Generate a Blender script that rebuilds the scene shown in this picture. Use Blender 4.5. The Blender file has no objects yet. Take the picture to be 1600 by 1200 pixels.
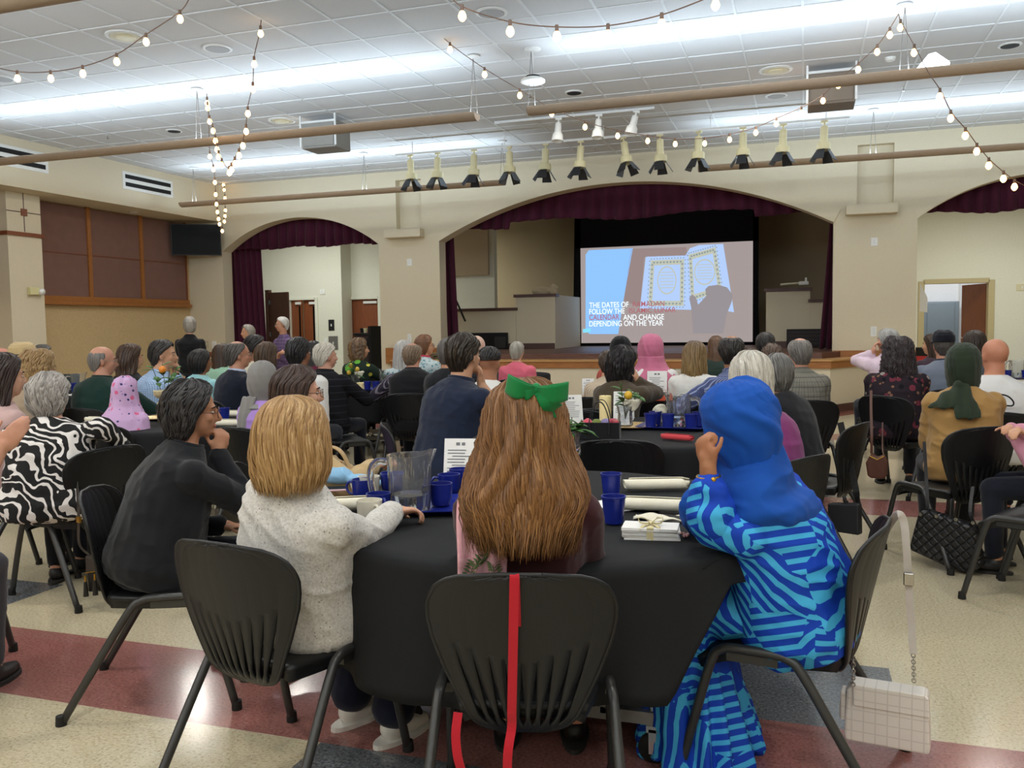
import bpy, math, random
import numpy as np
from mathutils import Vector, Matrix, Euler

S = bpy.context.scene
COL = S.collection
PI = math.pi
random.seed(7)

# ---------------------------------------------------------------- camera
FPX = 1370.0
CAMZ = 1.40
PITCH, YAW, ROLL = -0.0656938, -0.3231439, -0.0144801
def _axes():
    cy, sy, cp, sp, cr, sr = math.cos(YAW), math.sin(YAW), math.cos(PITCH), math.sin(PITCH), math.cos(ROLL), math.sin(ROLL)
    f = Vector((sy*cp, cy*cp, sp)); r0 = Vector((cy, -sy, 0)); u0 = r0.cross(f)
    return cr*r0 + sr*u0, -sr*r0 + cr*u0, f
CR, CU, CF = _axes()
cam_data = bpy.data.cameras.new('camera')
cam = bpy.data.objects.new('camera', cam_data); COL.objects.link(cam)
cam_data.sensor_fit = 'HORIZONTAL'; cam_data.sensor_width = 36.0; cam_data.lens = FPX/1600*36.0
cam_data.clip_start = 0.05; cam_data.clip_end = 200
cam.matrix_world = Matrix(((CR.x, CU.x, -CF.x, 0), (CR.y, CU.y, -CF.y, 0), (CR.z, CU.z, -CF.z, CAMZ), (0, 0, 0, 1)))
S.camera = cam

# ---------------------------------------------------------------- world, exposure
W = bpy.data.worlds.new('world'); S.world = W; W.use_nodes = True
W.node_tree.nodes['Background'].inputs[0].default_value = (0.75, 0.85, 1.0, 1)
W.node_tree.nodes['Background'].inputs[1].default_value = 0.05
S.view_settings.view_transform = 'Standard'; S.view_settings.look = 'None'
S.view_settings.exposure = 0.25; S.view_settings.gamma = 1.0
S.view_settings.use_curve_mapping = False
S.cycles.use_denoising = True
S.cycles.max_bounces = 7; S.cycles.diffuse_bounces = 5; S.cycles.glossy_bounces = 3
S.cycles.transmission_bounces = 6; S.cycles.transparent_max_bounces = 8
S.cycles.sample_clamp_indirect = 6.0
S.cycles.caustics_reflective = False; S.cycles.caustics_refractive = False

# strengths: linear pendants that light the ceiling, added hall fill, and the lights of the rooms beyond the arches
UPLIGHT_W_PER_M = 12.5
HALL_FILL_W = 30.0
UPLIGHT_COL = (0.68, 0.85, 1.0)
SIDE_ROOM_W = 110.0
HALL_X0, HALL_X1, HALL_Y0, YW = -12.1, 6.0, -7.0, 15.22
ZC = 4.347
def area_light(name, loc, sx, sy, power, col, up=False, rot=None):
    d = bpy.data.lights.new(name, 'AREA'); d.shape = 'RECTANGLE'; d.size = sx; d.size_y = sy
    d.energy = power; d.color = col
    o = bpy.data.objects.new(name, d); COL.objects.link(o); o.location = loc
    o.rotation_euler = rot if rot else ((PI, 0, 0) if up else (0, 0, 0))
    return o
PEND_ROWS = [(-3.71, [(-10.7, -3.42), (-2.82, 4.6)]), (0.57, [(-10.7, -3.42), (-2.82, 4.6)]), (4.85, [(-10.7, -3.42), (-2.82, 4.6)]),
             (9.13, [(-10.7, -3.42), (-2.82, 4.6)]), (13.41, [(-10.77, -4.57), (-1.52, 4.6)])]
for _y, _segs in PEND_ROWS:
    for _a, _b in _segs:
        for _t in (-1, 1):    # batwing spread of an indirect fixture
            area_light('pendant_uplight', ((_a+_b)/2, _y+_t*0.03, 3.735), (_b-_a)-0.1, 0.06, UPLIGHT_W_PER_M/2*(_b-_a), UPLIGHT_COL, rot=(PI+_t*math.radians(60), 0, 0))
DOWN = [(x, y) for x in (-9.0, -6.45, -3.4, -0.36, 2.6) for y in (-4.6, -0.9, 2.6)] + [(-6.45, 7.29), (-0.36, 7.29)] + [(-8.83, 10.89), (-7.03, 10.93), (-2.8, 11.0), (-0.35, 10.92), (2.07, 10.88)]
for _x, _y in DOWN:      # added round lamps that brighten the hall, most without a fixture
    _o = area_light('ceiling_fill_light', (_x, _y, ZC-0.035), 0.26, 0.26, HALL_FILL_W, (1.0, 0.95, 0.87)); _o.data.shape = 'DISK'
area_light('left_room_light', (-11.0, 17.2, 3.9), 2.4, 1.2, SIDE_ROOM_W*0.8, (0.96, 1.0, 0.94))
area_light('left_back_light', (-9.6, 20.6, 3.9), 1.6, 1.0, SIDE_ROOM_W*0.7, (0.93, 1.0, 0.90))
area_light('right_room_light', (3.6, 18.0, 3.9), 2.4, 1.2, SIDE_ROOM_W, (0.98, 1.0, 0.92))
area_light('far_room_light', (3.2, 23.0, 3.1), 1.6, 1.0, SIDE_ROOM_W*0.5, (0.95, 0.98, 1.0))
area_light('wing_light', (-9.0, 19.9, 3.0), 0.6, 0.6, 38, (0.93, 1.0, 0.92))
area_light('stage_fill_light', (-3.0, 17.2, 6.3), 1.2, 0.6, 30, (1.0, 0.93, 0.82))  # added fill that lifts the dim stage, no fixture there

# ---------------------------------------------------------------- pixel -> world (reads positions off the photograph at a given true distance)
def ray(px, py): return CR*((px-800)/FPX) - CU*((py-600)/FPX) + CF
C0 = Vector((0, 0, CAMZ))
def at(px, py, d): return C0 + ray(px, py)*d
def onY(px, py, y): r = ray(px, py); return C0 + r*(y/r.y)
def onX(px, py, x): r = ray(px, py); return C0 + r*(x/r.x)
def onZ(px, py, z): r = ray(px, py); return C0 + r*((z-CAMZ)/r.z)
# ---------------------------------------------------------------- mesh helpers
def tag(o, label=None, cat=None, group=None, kind=None):
    if label: o['label'] = label
    if cat: o['category'] = cat
    if group: o['group'] = group
    if kind: o['kind'] = kind
    return o
def empty(name, loc=(0, 0, 0), rz=0.0, label=None, cat=None, group=None):
    o = bpy.data.objects.new(name, None); COL.objects.link(o)
    o.location = loc; o.rotation_euler = (0, 0, rz); o.empty_display_size = 0.1
    return tag(o, label, cat, group)
class MB:
    """collects shapes; build() links them as ONE mesh object"""
    def __init__(s): s.v = []; s.f = []; s.uv = None; s.mi = []; s.cur = 0
    def add(s, V, F):
        b = len(s.v); s.v.extend([tuple(p) for p in V]); s.f.extend([tuple(i+b for i in f) for f in F]); s.mi.extend([s.cur]*len(F)); return s
    def box(s, x0, x1, y0, y1, z0, z1, M=None):
        V = [Vector(p) for p in ((x0,y0,z0),(x1,y0,z0),(x1,y1,z0),(x0,y1,z0),(x0,y0,z1),(x1,y0,z1),(x1,y1,z1),(x0,y1,z1))]
        if M is not None: V = [M @ p for p in V]
        return s.add(V, [(0,3,2,1),(4,5,6,7),(0,1,5,4),(1,2,6,5),(2,3,7,6),(3,0,4,7)])
    def cbox(s, c, sx, sy, sz, M=None):
        M2 = Matrix.Translation(c) @ (M.to_4x4() if M is not None else Matrix())
        return s.box(-sx/2, sx/2, -sy/2, sy/2, -sz/2, sz/2, M2)
    def tube(s, pts, r, n=10, caps=True, flat=None): return s.add(*tube(pts, r, n, caps, flat))
    def lathe(s, prof, n=24, c=(0, 0, 0), axis='Z', M=None):
        V = []; F = []
        for (r, z) in prof:
            for k in range(n):
                a = 2*PI*k/n; p = Vector((r*math.cos(a), r*math.sin(a), z))
                V.append(p)
        m = len(prof)
        for i in range(m-1):
            for k in range(n):
                k2 = (k+1) % n; F.append((i*n+k, i*n+k2, (i+1)*n+k2, (i+1)*n+k))
        if prof[0][0] > 1e-5: F.append(tuple(range(n-1, -1, -1)))
        if prof[-1][0] > 1e-5: F.append(tuple((m-1)*n+k for k in range(n)))
        if M is not None: V = [M @ p for p in V]
        c = Vector(c); V = [p+c for p in V]
        return s.add(V, F)
    def prism(s, poly, z0, z1, M=None):
        """poly: (x,y) list, extruded in z"""
        n = len(poly); V = [Vector((x, y, z0)) for x, y in poly] + [Vector((x, y, z1)) for x, y in poly]
        F = [tuple(range(n-1, -1, -1)), tuple(range(n, 2*n))] + [(i, (i+1) % n, n+(i+1) % n, n+i) for i in range(n)]
        if M is not None: V = [M @ p for p in V]
        return s.add(V, F)
    def ell(s, c, r, M=None, n=16): return s.add(*ell(c, r, M, n))
    def build(s, name, mat, parent=None, smooth=False, bevel=0.0, mesh_only=False, autosmooth=None):
        me = bpy.data.meshes.new(name); me.from_pydata(s.v, [], s.f); me.update()
        if not isinstance(mat, (list, tuple)): mat = [mat]
        for m in mat: me.materials.append(m)
        if len(mat) > 1: me.polygons.foreach_set('material_index', s.mi)
        if smooth: me.polygons.foreach_set('use_smooth', [True]*len(me.polygons))
        if s.uv is not None:
            l = me.uv_layers.new(name='UVMap'); vi = np.empty(len(me.loops), int); me.loops.foreach_get('vertex_index', vi)
            l.data.foreach_set('uv', np.array(s.uv, float)[vi].ravel())
        o = bpy.data.objects.new(name, me); COL.objects.link(o)
        if parent is not None: o.parent = parent
        if smooth and autosmooth: me.set_sharp_from_angle(angle=math.radians(autosmooth))
        if bevel > 0:
            b = o.modifiers.new('b', 'BEVEL'); b.width = bevel; b.segments = 2; b.limit_method = 'ANGLE'; b.angle_limit = math.radians(40)
        return o
def frame_of(d):
    d = Vector(d).normalized(); a = Vector((0, 0, 1)) if abs(d.z) < 0.9 else Vector((1, 0, 0))
    x = d.cross(a).normalized(); y = x.cross(d).normalized(); return x, y
def tube(pts, r, n=10, caps=True, flat=None):
    """round tube along a path; r number or list; parallel transported frame; flat=(a,b) squashes the section"""
    P = [Vector(p) for p in pts]; m = len(P); R = r if isinstance(r, (list, tuple)) else [r]*m
    V = []; F = []
    x = None
    for i in range(m):
        t = (P[min(i+1, m-1)] - P[max(i-1, 0)])
        if t.length < 1e-9: t = Vector((0, 0, 1))
        t.normalize()
        if x is None: x, y = frame_of(t); y = t.cross(x)
        else:
            x = (x - t*x.dot(t))
            if x.length < 1e-6: x, y = frame_of(t)
            x.normalize(); y = t.cross(x)
        fa, fb = flat if flat else (1, 1)
        for k in range(n):
            a = 2*PI*k/n; V.append(P[i] + x*(R[i]*fa*math.cos(a)) + y*(R[i]*fb*math.sin(a)))
    for i in range(m-1):
        for k in range(n):
            k2 = (k+1) % n; F.append((i*n+k, i*n+k2, (i+1)*n+k2, (i+1)*n+k))
    if caps: F.append(tuple(range(n-1, -1, -1))); F.append(tuple((m-1)*n+k for k in range(n)))
    return V, F
def capsule(p0, p1, r0, r1, n=12):
    p0 = Vector(p0); p1 = Vector(p1); d = p1-p0; L = d.length
    if L < 1e-6: return ell(p0, (r0, r0, r0))
    d /= L; pts = []; rad = []
    for a in (80, 50, 22): pts.append(p0 - d*r0*math.sin(math.radians(a))); rad.append(r0*math.cos(math.radians(a)))
    pts += [p0, p1]; rad += [r0, r1]
    for a in (22, 50, 80): pts.append(p1 + d*r1*math.sin(math.radians(a))); rad.append(r1*math.cos(math.radians(a)))
    return tube(pts, rad, n)
def ell(c, r, M=None, n=16):
    c = Vector(c); V = []; F = []; m = max(6, n//2)
    if not isinstance(r, (tuple, list, Vector)): r = (r, r, r)
    for i in range(m+1):
        th = PI*i/m
        for k in range(n):
            a = 2*PI*k/n; p = Vector((r[0]*math.sin(th)*math.cos(a), r[1]*math.sin(th)*math.sin(a), r[2]*math.cos(th)))
            if i in (0, m) and k > 0: continue
            if M is not None: p = M @ p
            V.append(c+p)
    def idx(i, k): return 0 if i == 0 else (1+(m-1)*n if i == m else 1+(i-1)*n+(k % n))
    for i in range(m):
        for k in range(n):
            if i == 0: F.append((0, idx(1, k), idx(1, k+1)))
            elif i == m-1: F.append((idx(i, k), idx(m, 0), idx(i, k+1)))
            else: F.append((idx(i, k), idx(i+1, k), idx(i+1, k+1), idx(i, k+1)))
    return V, F
def loft(rings):
    n = len(rings[0]); V = [p for r in rings for p in r]; F = []
    for i in range(len(rings)-1):
        for k in range(n):
            k2 = (k+1) % n; F.append((i*n+k, i*n+k2, (i+1)*n+k2, (i+1)*n+k))
    F.append(tuple(range(n-1, -1, -1))); F.append(tuple((len(rings)-1)*n+k for k in range(n)))
    return V, F
def ribbon(pts, width, thick=0.002, hint=(0, -1, 0)):
    P = [Vector(p) for p in pts]; V = []; F = []; m = len(P); h = Vector(hint)
    for i in range(m):
        t = (P[min(i+1, m-1)]-P[max(i-1, 0)]).normalized(); x = t.cross(h)
        if x.length < 0.05: x = t.cross(h+Vector((0.2, 0.3, 0.4)))
        x.normalize()
        if i and x.dot(px) < 0: x = -x
        px = x; n = x.cross(t).normalized()
        V += [P[i]+x*width/2+n*thick/2, P[i]-x*width/2+n*thick/2, P[i]-x*width/2-n*thick/2, P[i]+x*width/2-n*thick/2]
    for i in range(m-1):
        for k in range(4): F.append((4*i+k, 4*i+(k+1) % 4, 4*i+4+(k+1) % 4, 4*i+4+k))
    F += [(3, 2, 1, 0), (4*m-4, 4*m-3, 4*m-2, 4*m-1)]
    return V, F
def ering(c, ax, ay, rx, ry, n=20, p=2.0):
    c = Vector(c); out = []
    for k in range(n):
        a = 2*PI*k/n; ca, sa = math.cos(a), math.sin(a)
        out.append(c + ax*(rx*math.copysign(abs(ca)**(2/p), ca)) + ay*(ry*math.copysign(abs(sa)**(2/p), sa)))
    return out
def smooth_path(pts, k=6):
    """Catmull-Rom through pts"""
    P = [Vector(p) for p in pts]; P = [P[0]*2-P[1]] + P + [P[-1]*2-P[-2]]; out = []
    for i in range(1, len(P)-2):
        for j in range(k):
            t = j/k; a, b, c, d = P[i-1], P[i], P[i+1], P[i+2]
            out.append(0.5*((2*b) + (c-a)*t + (2*a-5*b+4*c-d)*t*t + (3*b-a-3*c+d)*t**3))
    out.append(P[-2]); return out
def grid_surface(fn, nu, nv, thick=0.0, closed_u=False):
    """fn(i,j)->Vector ; returns V,F of a sheet, solid if thick"""
    V = [fn(i, j) for j in range(nv) for i in range(nu)]; F = []
    mu = nu if closed_u else nu-1
    for j in range(nv-1):
        for i in range(mu):
            i2 = (i+1) % nu; F.append((j*nu+i, j*nu+i2, (j+1)*nu+i2, (j+1)*nu+i))
    return V, F
def solidify(o, t, off=0.0):
    m = o.modifiers.new('s', 'SOLIDIFY'); m.thickness = t; m.offset = off; return o
def children(o): return [c for c in o.children]
def copy_tree(o, parent=None):
    c = o.copy(); COL.objects.link(c)
    if parent is not None: c.parent = parent; c.matrix_parent_inverse = o.matrix_parent_inverse.copy()
    for ch in list(o.children): copy_tree(ch, c)
    return c
# numpy value noise
def vnoise(x, y, seed=0):
    xi = np.floor(x); yi = np.floor(y); xf = x-xi; yf = y-yi
    def h(a, b): return np.modf(np.abs(np.sin(a*127.1+b*311.7+seed*74.7)*43758.5453))[0]
    u = xf*xf*(3-2*xf); v = yf*yf*(3-2*yf)
    return ((h(xi, yi)*(1-u)+h(xi+1, yi)*u)*(1-v) + (h(xi, yi+1)*(1-u)+h(xi+1, yi+1)*u)*v)*2-1
# voxel fuse of overlapping closed shapes into one continuous skin
TMP = bpy.data.scenes.new('tmp')
def fuse(name, parts, vox, mat, parent=None, smooth=4, wrinkle=None, seed=0):
    if smooth >= 4 and vox < 0.012: smooth = int(smooth*min(3.0, (0.012/vox)**1.6))
    V = []; F = []
    for pv, pf in parts:
        b = len(V); V.extend([tuple(p) for p in pv]); F.extend([tuple(i+b for i in f) for f in pf])
    me = bpy.data.meshes.new('t'); me.from_pydata(V, [], F); me.update()
    o = bpy.data.objects.new('t', me); TMP.collection.objects.link(o)
    m = o.modifiers.new('r', 'REMESH'); m.mode = 'VOXEL'; m.voxel_size = vox; m.adaptivity = 0
    if smooth: m = o.modifiers.new('sm', 'SMOOTH'); m.factor = 0.5; m.iterations = smooth
    vl = TMP.view_layers[0]; vl.update(); dg = vl.depsgraph
    out = bpy.data.meshes.new_from_object(o.evaluated_get(dg), preserve_all_data_layers=False, depsgraph=dg)
    bpy.data.objects.remove(o); bpy.data.meshes.remove(me)
    out.name = name
    n = len(out.vertices)
    if wrinkle:
        co = np.empty(n*3); out.vertices.foreach_get('co', co); co = co.reshape(-1, 3)
        nr = np.empty(n*3); out.vertex_normals.foreach_get('vector', nr); nr = nr.reshape(-1, 3)
        d = wrinkle(co)
        co = co + nr*d[:, None]; out.vertices.foreach_set('co', co.ravel())
    out.materials.clear(); out.materials.append(mat)
    out.polygons.foreach_set('use_smooth', [True]*len(out.polygons)); out.update()
    r = bpy.data.objects.new(name, out); COL.objects.link(r)
    if parent is not None: r.parent = parent
    return r
def vnoise3(p, seed=0):
    i = np.floor(p); f = p-i; u = f*f*(3-2*f)
    def h(a, b, c): return np.modf(np.abs(np.sin(a*127.1+b*311.7+c*191.3+seed*74.7)*43758.5453))[0]
    x, y, z = i[:, 0], i[:, 1], i[:, 2]; r = 0
    for dx in (0, 1):
        for dy in (0, 1):
            for dz in (0, 1):
                w = (u[:, 0] if dx else 1-u[:, 0])*(u[:, 1] if dy else 1-u[:, 1])*(u[:, 2] if dz else 1-u[:, 2]); r = r+w*h(x+dx, y+dy, z+dz)
    return r*2-1
def folds(amp=0.004, seed=0, k=1.0):
    """soft cloth folds: ridged, stretched noise"""
    rs = np.random.RandomState(seed); a1 = rs.uniform(-0.6, 0.6); a2 = rs.uniform(-0.6, 0.6)
    def fn(co):
        w = np.stack([vnoise3(co*5+7, seed), vnoise3(co*5+17, seed+1), vnoise3(co*5+31, seed+2)], 1)*0.05
        q = co+w; x = q[:, 0]*math.cos(a1)+q[:, 2]*math.sin(a1)
        n1 = vnoise3(np.stack([x*9, q[:, 1]*9, (q[:, 2]+a2*q[:, 0])*15], 1)*k, seed+3); n2 = vnoise3(q*np.array([19, 19, 26])*k, seed+4)
        return amp*((1-2*np.abs(n1)**0.8)*0.9+(1-2*np.abs(n2))*0.35-0.25)
    return fn
# ---------------------------------------------------------------- materials (all procedural)
def srgb(h):
    if isinstance(h, str):
        h = h.lstrip('#'); c = [int(h[i:i+2], 16)/255 for i in (0, 2, 4)]
    else: c = [x/255 for x in h]
    return tuple((x/12.92 if x <= 0.04045 else ((x+0.055)/1.055)**2.4) for x in c)
class NT:
    def __init__(s, name):
        s.m = bpy.data.materials.new(name); s.m.use_nodes = True; s.t = s.m.node_tree
        s.b = s.t.nodes['Principled BSDF']; s.out = s.t.nodes['Material Output']
    def n(s, typ, **kw):
        x = s.t.nodes.new(typ)
        for k, v in kw.items():
            if k in x.inputs: x.inputs[k].default_value = v
            else: setattr(x, k, v)
        return x
    def l(s, a, b): s.t.links.new(a, b)
    def set(s, **kw):
        for k, v in kw.items():
            i = s.b.inputs[k.replace('_', ' ')]; i.default_value = (*v, 1) if isinstance(v, tuple) and len(v) == 3 else v
    def coord(s, which='Object'): return s.n('ShaderNodeTexCoord').outputs[which]
    def ramp(s, fac, stops, const=False):
        r = s.n('ShaderNodeValToRGB'); e = r.color_ramp.elements
        if const: r.color_ramp.interpolation = 'CONSTANT'
        while len(e) < len(stops): e.new(0.5)
        for k, (p, c) in enumerate(stops): e[k].position = p; e[k].color = (*c, 1)
        s.l(fac, r.inputs[0]); return r.outputs[0]
    def math(s, op, a, b=None, c=None):
        x = s.n('ShaderNodeMath', operation=op)
        for i, v in enumerate((a, b, c)):
            if v is None: continue
            if isinstance(v, (int, float)): x.inputs[i].default_value = v
            else: s.l(v, x.inputs[i])
        return x.outputs[0]
    def mix(s, fac, a, b):
        x = s.n('ShaderNodeMix', data_type='RGBA')
        for sock, v in ((x.inputs[0], fac), (x.inputs[6], a), (x.inputs[7], b)):
            if isinstance(v, (int, float)): sock.default_value = v
            elif isinstance(v, tuple): sock.default_value = (*v, 1)
            else: s.l(v, sock)
        return x.outputs[2]
    def noise(s, vec, scale, detail=3, rough=0.5, dist=0.0):
        x = s.n('ShaderNodeTexNoise'); x.inputs['Scale'].default_value = scale; x.inputs['Detail'].default_value = detail
        x.inputs['Roughness'].default_value = rough; x.inputs['Distortion'].default_value = dist; s.l(vec, x.inputs['Vector']); return x.outputs[0]
    def mapping(s, vec, scale=(1, 1, 1), rot=(0, 0, 0), loc=(0, 0, 0)):
        x = s.n('ShaderNodeMapping'); x.inputs['Scale'].default_value = scale; x.inputs['Rotation'].default_value = rot
        x.inputs['Location'].default_value = loc; s.l(vec, x.inputs['Vector']); return x.outputs[0]
    def sep(s, vec):
        x = s.n('ShaderNodeSeparateXYZ'); s.l(vec, x.inputs[0]); return x.outputs
    def bump(s, h, strength=0.2, dist=0.01):
        x = s.n('ShaderNodeBump'); x.inputs['Strength'].default_value = strength; x.inputs['Distance'].default_value = dist
        s.l(h, x.inputs['Height']); s.l(x.outputs[0], s.b.inputs['Normal'])
    def base(s, c): s.l(c, s.b.inputs['Base Color'])
_mc = {}
def plain(name, col, rough=0.6, metal=0.0, spec=0.5, noise=0.0, nscale=30, bump=0.0):
    k = ('p', name)
    if k in _mc: return _mc[k]
    t = NT(name); c = srgb(col); t.set(Roughness=rough, Metallic=metal); t.b.inputs['Specular IOR Level'].default_value = spec
    v = t.coord(); nz = t.noise(v, nscale, 3)
    a = max(noise, 0.03)
    t.base(t.ramp(nz, [(0.3, tuple(x*(1-a) for x in c)), (0.7, tuple(min(1, x*(1+a)) for x in c))]))
    if bump: t.bump(nz, bump, 0.005)
    _mc[k] = t.m; return t.m
def fabric(name, col, rough=0.9, weave=420, amp=0.06, sheen=0.15):
    k = ('f', name)
    if k in _mc: return _mc[k]
    t = NT(name); c = srgb(col); t.set(Roughness=rough); t.b.inputs['Specular IOR Level'].default_value = 0.2
    t.b.inputs['Sheen Weight'].default_value = sheen
    v = t.coord(); nz = t.noise(v, weave, 2); n2 = t.noise(v, 6, 3)
    mx = t.math('ADD', t.math('MULTIPLY', nz, 0.6), t.math('MULTIPLY', n2, 0.4))
    t.base(t.ramp(mx, [(0.3, tuple(x*(1-2*amp) for x in c)), (0.7, tuple(min(1, x*(1+2*amp)) for x in c))]))
    t.bump(nz, 0.15, 0.002); _mc[k] = t.m; return t.m
def skin(name, col):
    k = ('s', name)
    if k in _mc: return _mc[k]
    t = NT(name); c = srgb(col); t.set(Roughness=0.5); t.b.inputs['Specular IOR Level'].default_value = 0.35
    t.b.inputs['Subsurface Weight'].default_value = 0.12; t.b.inputs['Subsurface Radius'].default_value = (0.02, 0.008, 0.004)
    v = t.coord(); nz = t.noise(v, 14, 4)
    t.base(t.ramp(nz, [(0.3, (c[0]*0.95, c[1]*0.86, c[2]*0.82)), (0.65, c)]))
    t.bump(t.noise(v, 220, 2), 0.08, 0.002); _mc[k] = t.m; return t.m
def hairmat(name, c0, c1, c2=None, uvscale=(70, 1.6), tip=None):
    """strand streaks run along the hair (UV v) ; c0 dark, c1 light, tip: colour towards the ends"""
    k = ('h', name)
    if k in _mc: return _mc[k]
    t = NT(name); t.set(Roughness=0.42); t.b.inputs['Specular IOR Level'].default_value = 0.4
    uv = t.coord('UV'); m = t.mapping(uv, (uvscale[0], uvscale[1], 1))
    nz = t.noise(m, 1.0, 4, 0.65); m2 = t.mapping(uv, (uvscale[0]*0.18, 0.7, 1), loc=(3, 5, 0)); n2 = t.noise(m2, 1.0, 2)
    f = t.math('ADD', t.math('MULTIPLY', nz, 0.65), t.math('MULTIPLY', n2, 0.35))
    col = t.ramp(f, [(0.32, srgb(c0)), (0.52, srgb(c1)), (0.72, srgb(c2 or c1))])
    if tip:
        col = t.mix(t.math('MULTIPLY', t.math('SMOOTH_MIN', t.sep(uv)[1], 1.0, 0.1), 0.9), col, t.ramp(f, [(0.3, tuple(x*0.55 for x in srgb(tip))), (0.7, srgb(tip))]))
    t.base(col); t.bump(nz, 0.35, 0.004); _mc[k] = t.m; return t.m
def stripes(name, specs, base, rough=0.9, dist=0.0, seedloc=(0, 0, 0)):
    """specs: list of (axis, period, width fraction, colour[, offset])"""
    k = ('st', name)
    if k in _mc: return _mc[k]
    t = NT(name); t.set(Roughness=rough); t.b.inputs['Specular IOR Level'].default_value = 0.2
    v = t.coord(); xyz = t.sep(v); col = srgb(base); nz = t.noise(v, 380, 2)
    wob = t.noise(v, 9, 2)
    for sp in specs:
        ax, per, wd, c = sp[:4]; off = sp[4] if len(sp) > 4 else 0.0
        if ax == 'ang':   # runs round the body
            q = t.math('MULTIPLY', t.math('ARCTAN2', xyz[0], xyz[1]), 0.2)
        else: q = xyz['xyz'.index(ax)]
        q = t.math('ADD', t.math('ADD', q, t.math('MULTIPLY', wob, dist)), 50+off)
        fr = t.math('FRACT', t.math('DIVIDE', q, per)); fac = t.math('LESS_THAN', fr, wd)
        col = t.mix(t.math('MULTIPLY', fac, sp[5] if len(sp) > 5 else 0.85), col, srgb(c))
    t.base(col); t.bump(nz, 0.12, 0.002); _mc[k] = t.m; return t.m
def spots(name, base, layers, rough=0.9):
    """layers: (scale, threshold, colour, seed offset)"""
    k = ('sp', name)
    if k in _mc: return _mc[k]
    t = NT(name); t.set(Roughness=rough); t.b.inputs['Specular IOR Level'].default_value = 0.2
    v = t.coord(); col = srgb(base); wv = t.n('ShaderNodeVectorMath', operation='ADD'); nn = t.n('ShaderNodeTexNoise'); nn.inputs['Scale'].default_value = 30
    t.l(v, nn.inputs['Vector']); sc = t.n('ShaderNodeVectorMath', operation='SCALE'); sc.inputs['Scale'].default_value = 0.012
    t.l(nn.outputs['Color'], sc.inputs[0]); t.l(v, wv.inputs[0]); t.l(sc.outputs[0], wv.inputs[1])
    for (s_, th, c, so) in layers:
        vo = t.n('ShaderNodeTexVoronoi'); vo.inputs['Scale'].default_value = s_
        t.l(t.mapping(wv.outputs[0], loc=(so, so*1.7, so*0.6)), vo.inputs['Vector'])
        col = t.mix(t.math('LESS_THAN', vo.outputs['Distance'], th), col, srgb(c))
    t.base(col); t.bump(t.noise(v, 400, 2), 0.12, 0.002); _mc[k] = t.m; return t.m
def zebra():
    t = NT('zebra print'); t.set(Roughness=0.85); v = t.coord()
    n1 = t.n('ShaderNodeTexNoise'); n1.inputs['Scale'].default_value = 5.0; n1.inputs['Detail'].default_value = 2; t.l(v, n1.inputs['Vector'])
    a = t.n('ShaderNodeVectorMath', operation='SCALE'); a.inputs['Scale'].default_value = 0.30; t.l(n1.outputs['Color'], a.inputs[0])
    b = t.n('ShaderNodeVectorMath', operation='ADD'); t.l(v, b.inputs[0]); t.l(a.outputs[0], b.inputs[1])
    w = t.n('ShaderNodeTexWave', bands_direction='DIAGONAL'); w.inputs['Scale'].default_value = 8.0; w.inputs['Distortion'].default_value = 7.0
    w.inputs['Detail'].default_value = 1.5; w.inputs['Detail Scale'].default_value = 1.2; t.l(b.outputs[0], w.inputs['Vector'])
    n3 = t.noise(v, 7, 1)
    f = t.math('ADD', w.outputs['Fac'], t.math('MULTIPLY', n3, 0.5))
    t.base(t.ramp(f, [(0.0, srgb('#0c0c0e')), (0.97, srgb('#e2ddda'))], const=True)); return t.m
def geometric_blue():
    """patches of parallel cyan bands on royal blue, each patch turned its own way"""
    t = NT('blue geometric print'); t.set(Roughness=0.7); v = t.coord(); t.b.inputs['Specular IOR Level'].default_value = 0.25
    vo = t.n('ShaderNodeTexVoronoi', distance='CHEBYCHEV'); vo.inputs['Scale'].default_value = 6.0; vo.inputs['Randomness'].default_value = 0.9
    t.l(t.mapping(v, (1, 1, 0.8), rot=(0.2, 0.4, 0.5)), vo.inputs['Vector'])
    rnd = t.sep(vo.outputs['Color']); ang = t.math('MULTIPLY', t.math('FLOOR', t.math('MULTIPLY', rnd[0], 5.0)), PI/5)
    s = t.sep(v); hor = t.math('ADD', t.math('MULTIPLY', s[0], 0.75), t.math('MULTIPLY', s[1], 0.85))
    q = t.math('ADD', t.math('MULTIPLY', hor, t.math('COSINE', ang)), t.math('MULTIPLY', s[2], t.math('SINE', ang)))
    q = t.math('ADD', q, t.math('ADD', 20.0, rnd[1]))
    fr = t.math('FRACT', t.math('MULTIPLY', q, 30.0)); bands = t.math('LESS_THAN', fr, 0.44)
    ve = t.n('ShaderNodeTexVoronoi', feature='DISTANCE_TO_EDGE'); ve.inputs['Scale'].default_value = 4.6
    wide = t.math('GREATER_THAN', rnd[2], 0.90)
    f = t.math('MULTIPLY', bands, t.math('SUBTRACT', 1.0, wide))
    t.base(t.mix(f, srgb('#1140b4'), srgb('#45aee2'))); t.bump(t.noise(v, 300, 2), 0.1, 0.002); return t.m
def wood(name, c0, c1, scale=6, axis=(1, 12, 12), rough=0.45):
    k = ('w', name)
    if k in _mc: return _mc[k]
    t = NT(name); t.set(Roughness=rough); v = t.mapping(t.coord(), axis)
    nz = t.noise(v, scale, 4, 0.6, 0.6)
    t.base(t.ramp(nz, [(0.3, srgb(c0)), (0.7, srgb(c1))])); t.bump(nz, 0.1, 0.003); _mc[k] = t.m; return t.m
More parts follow.
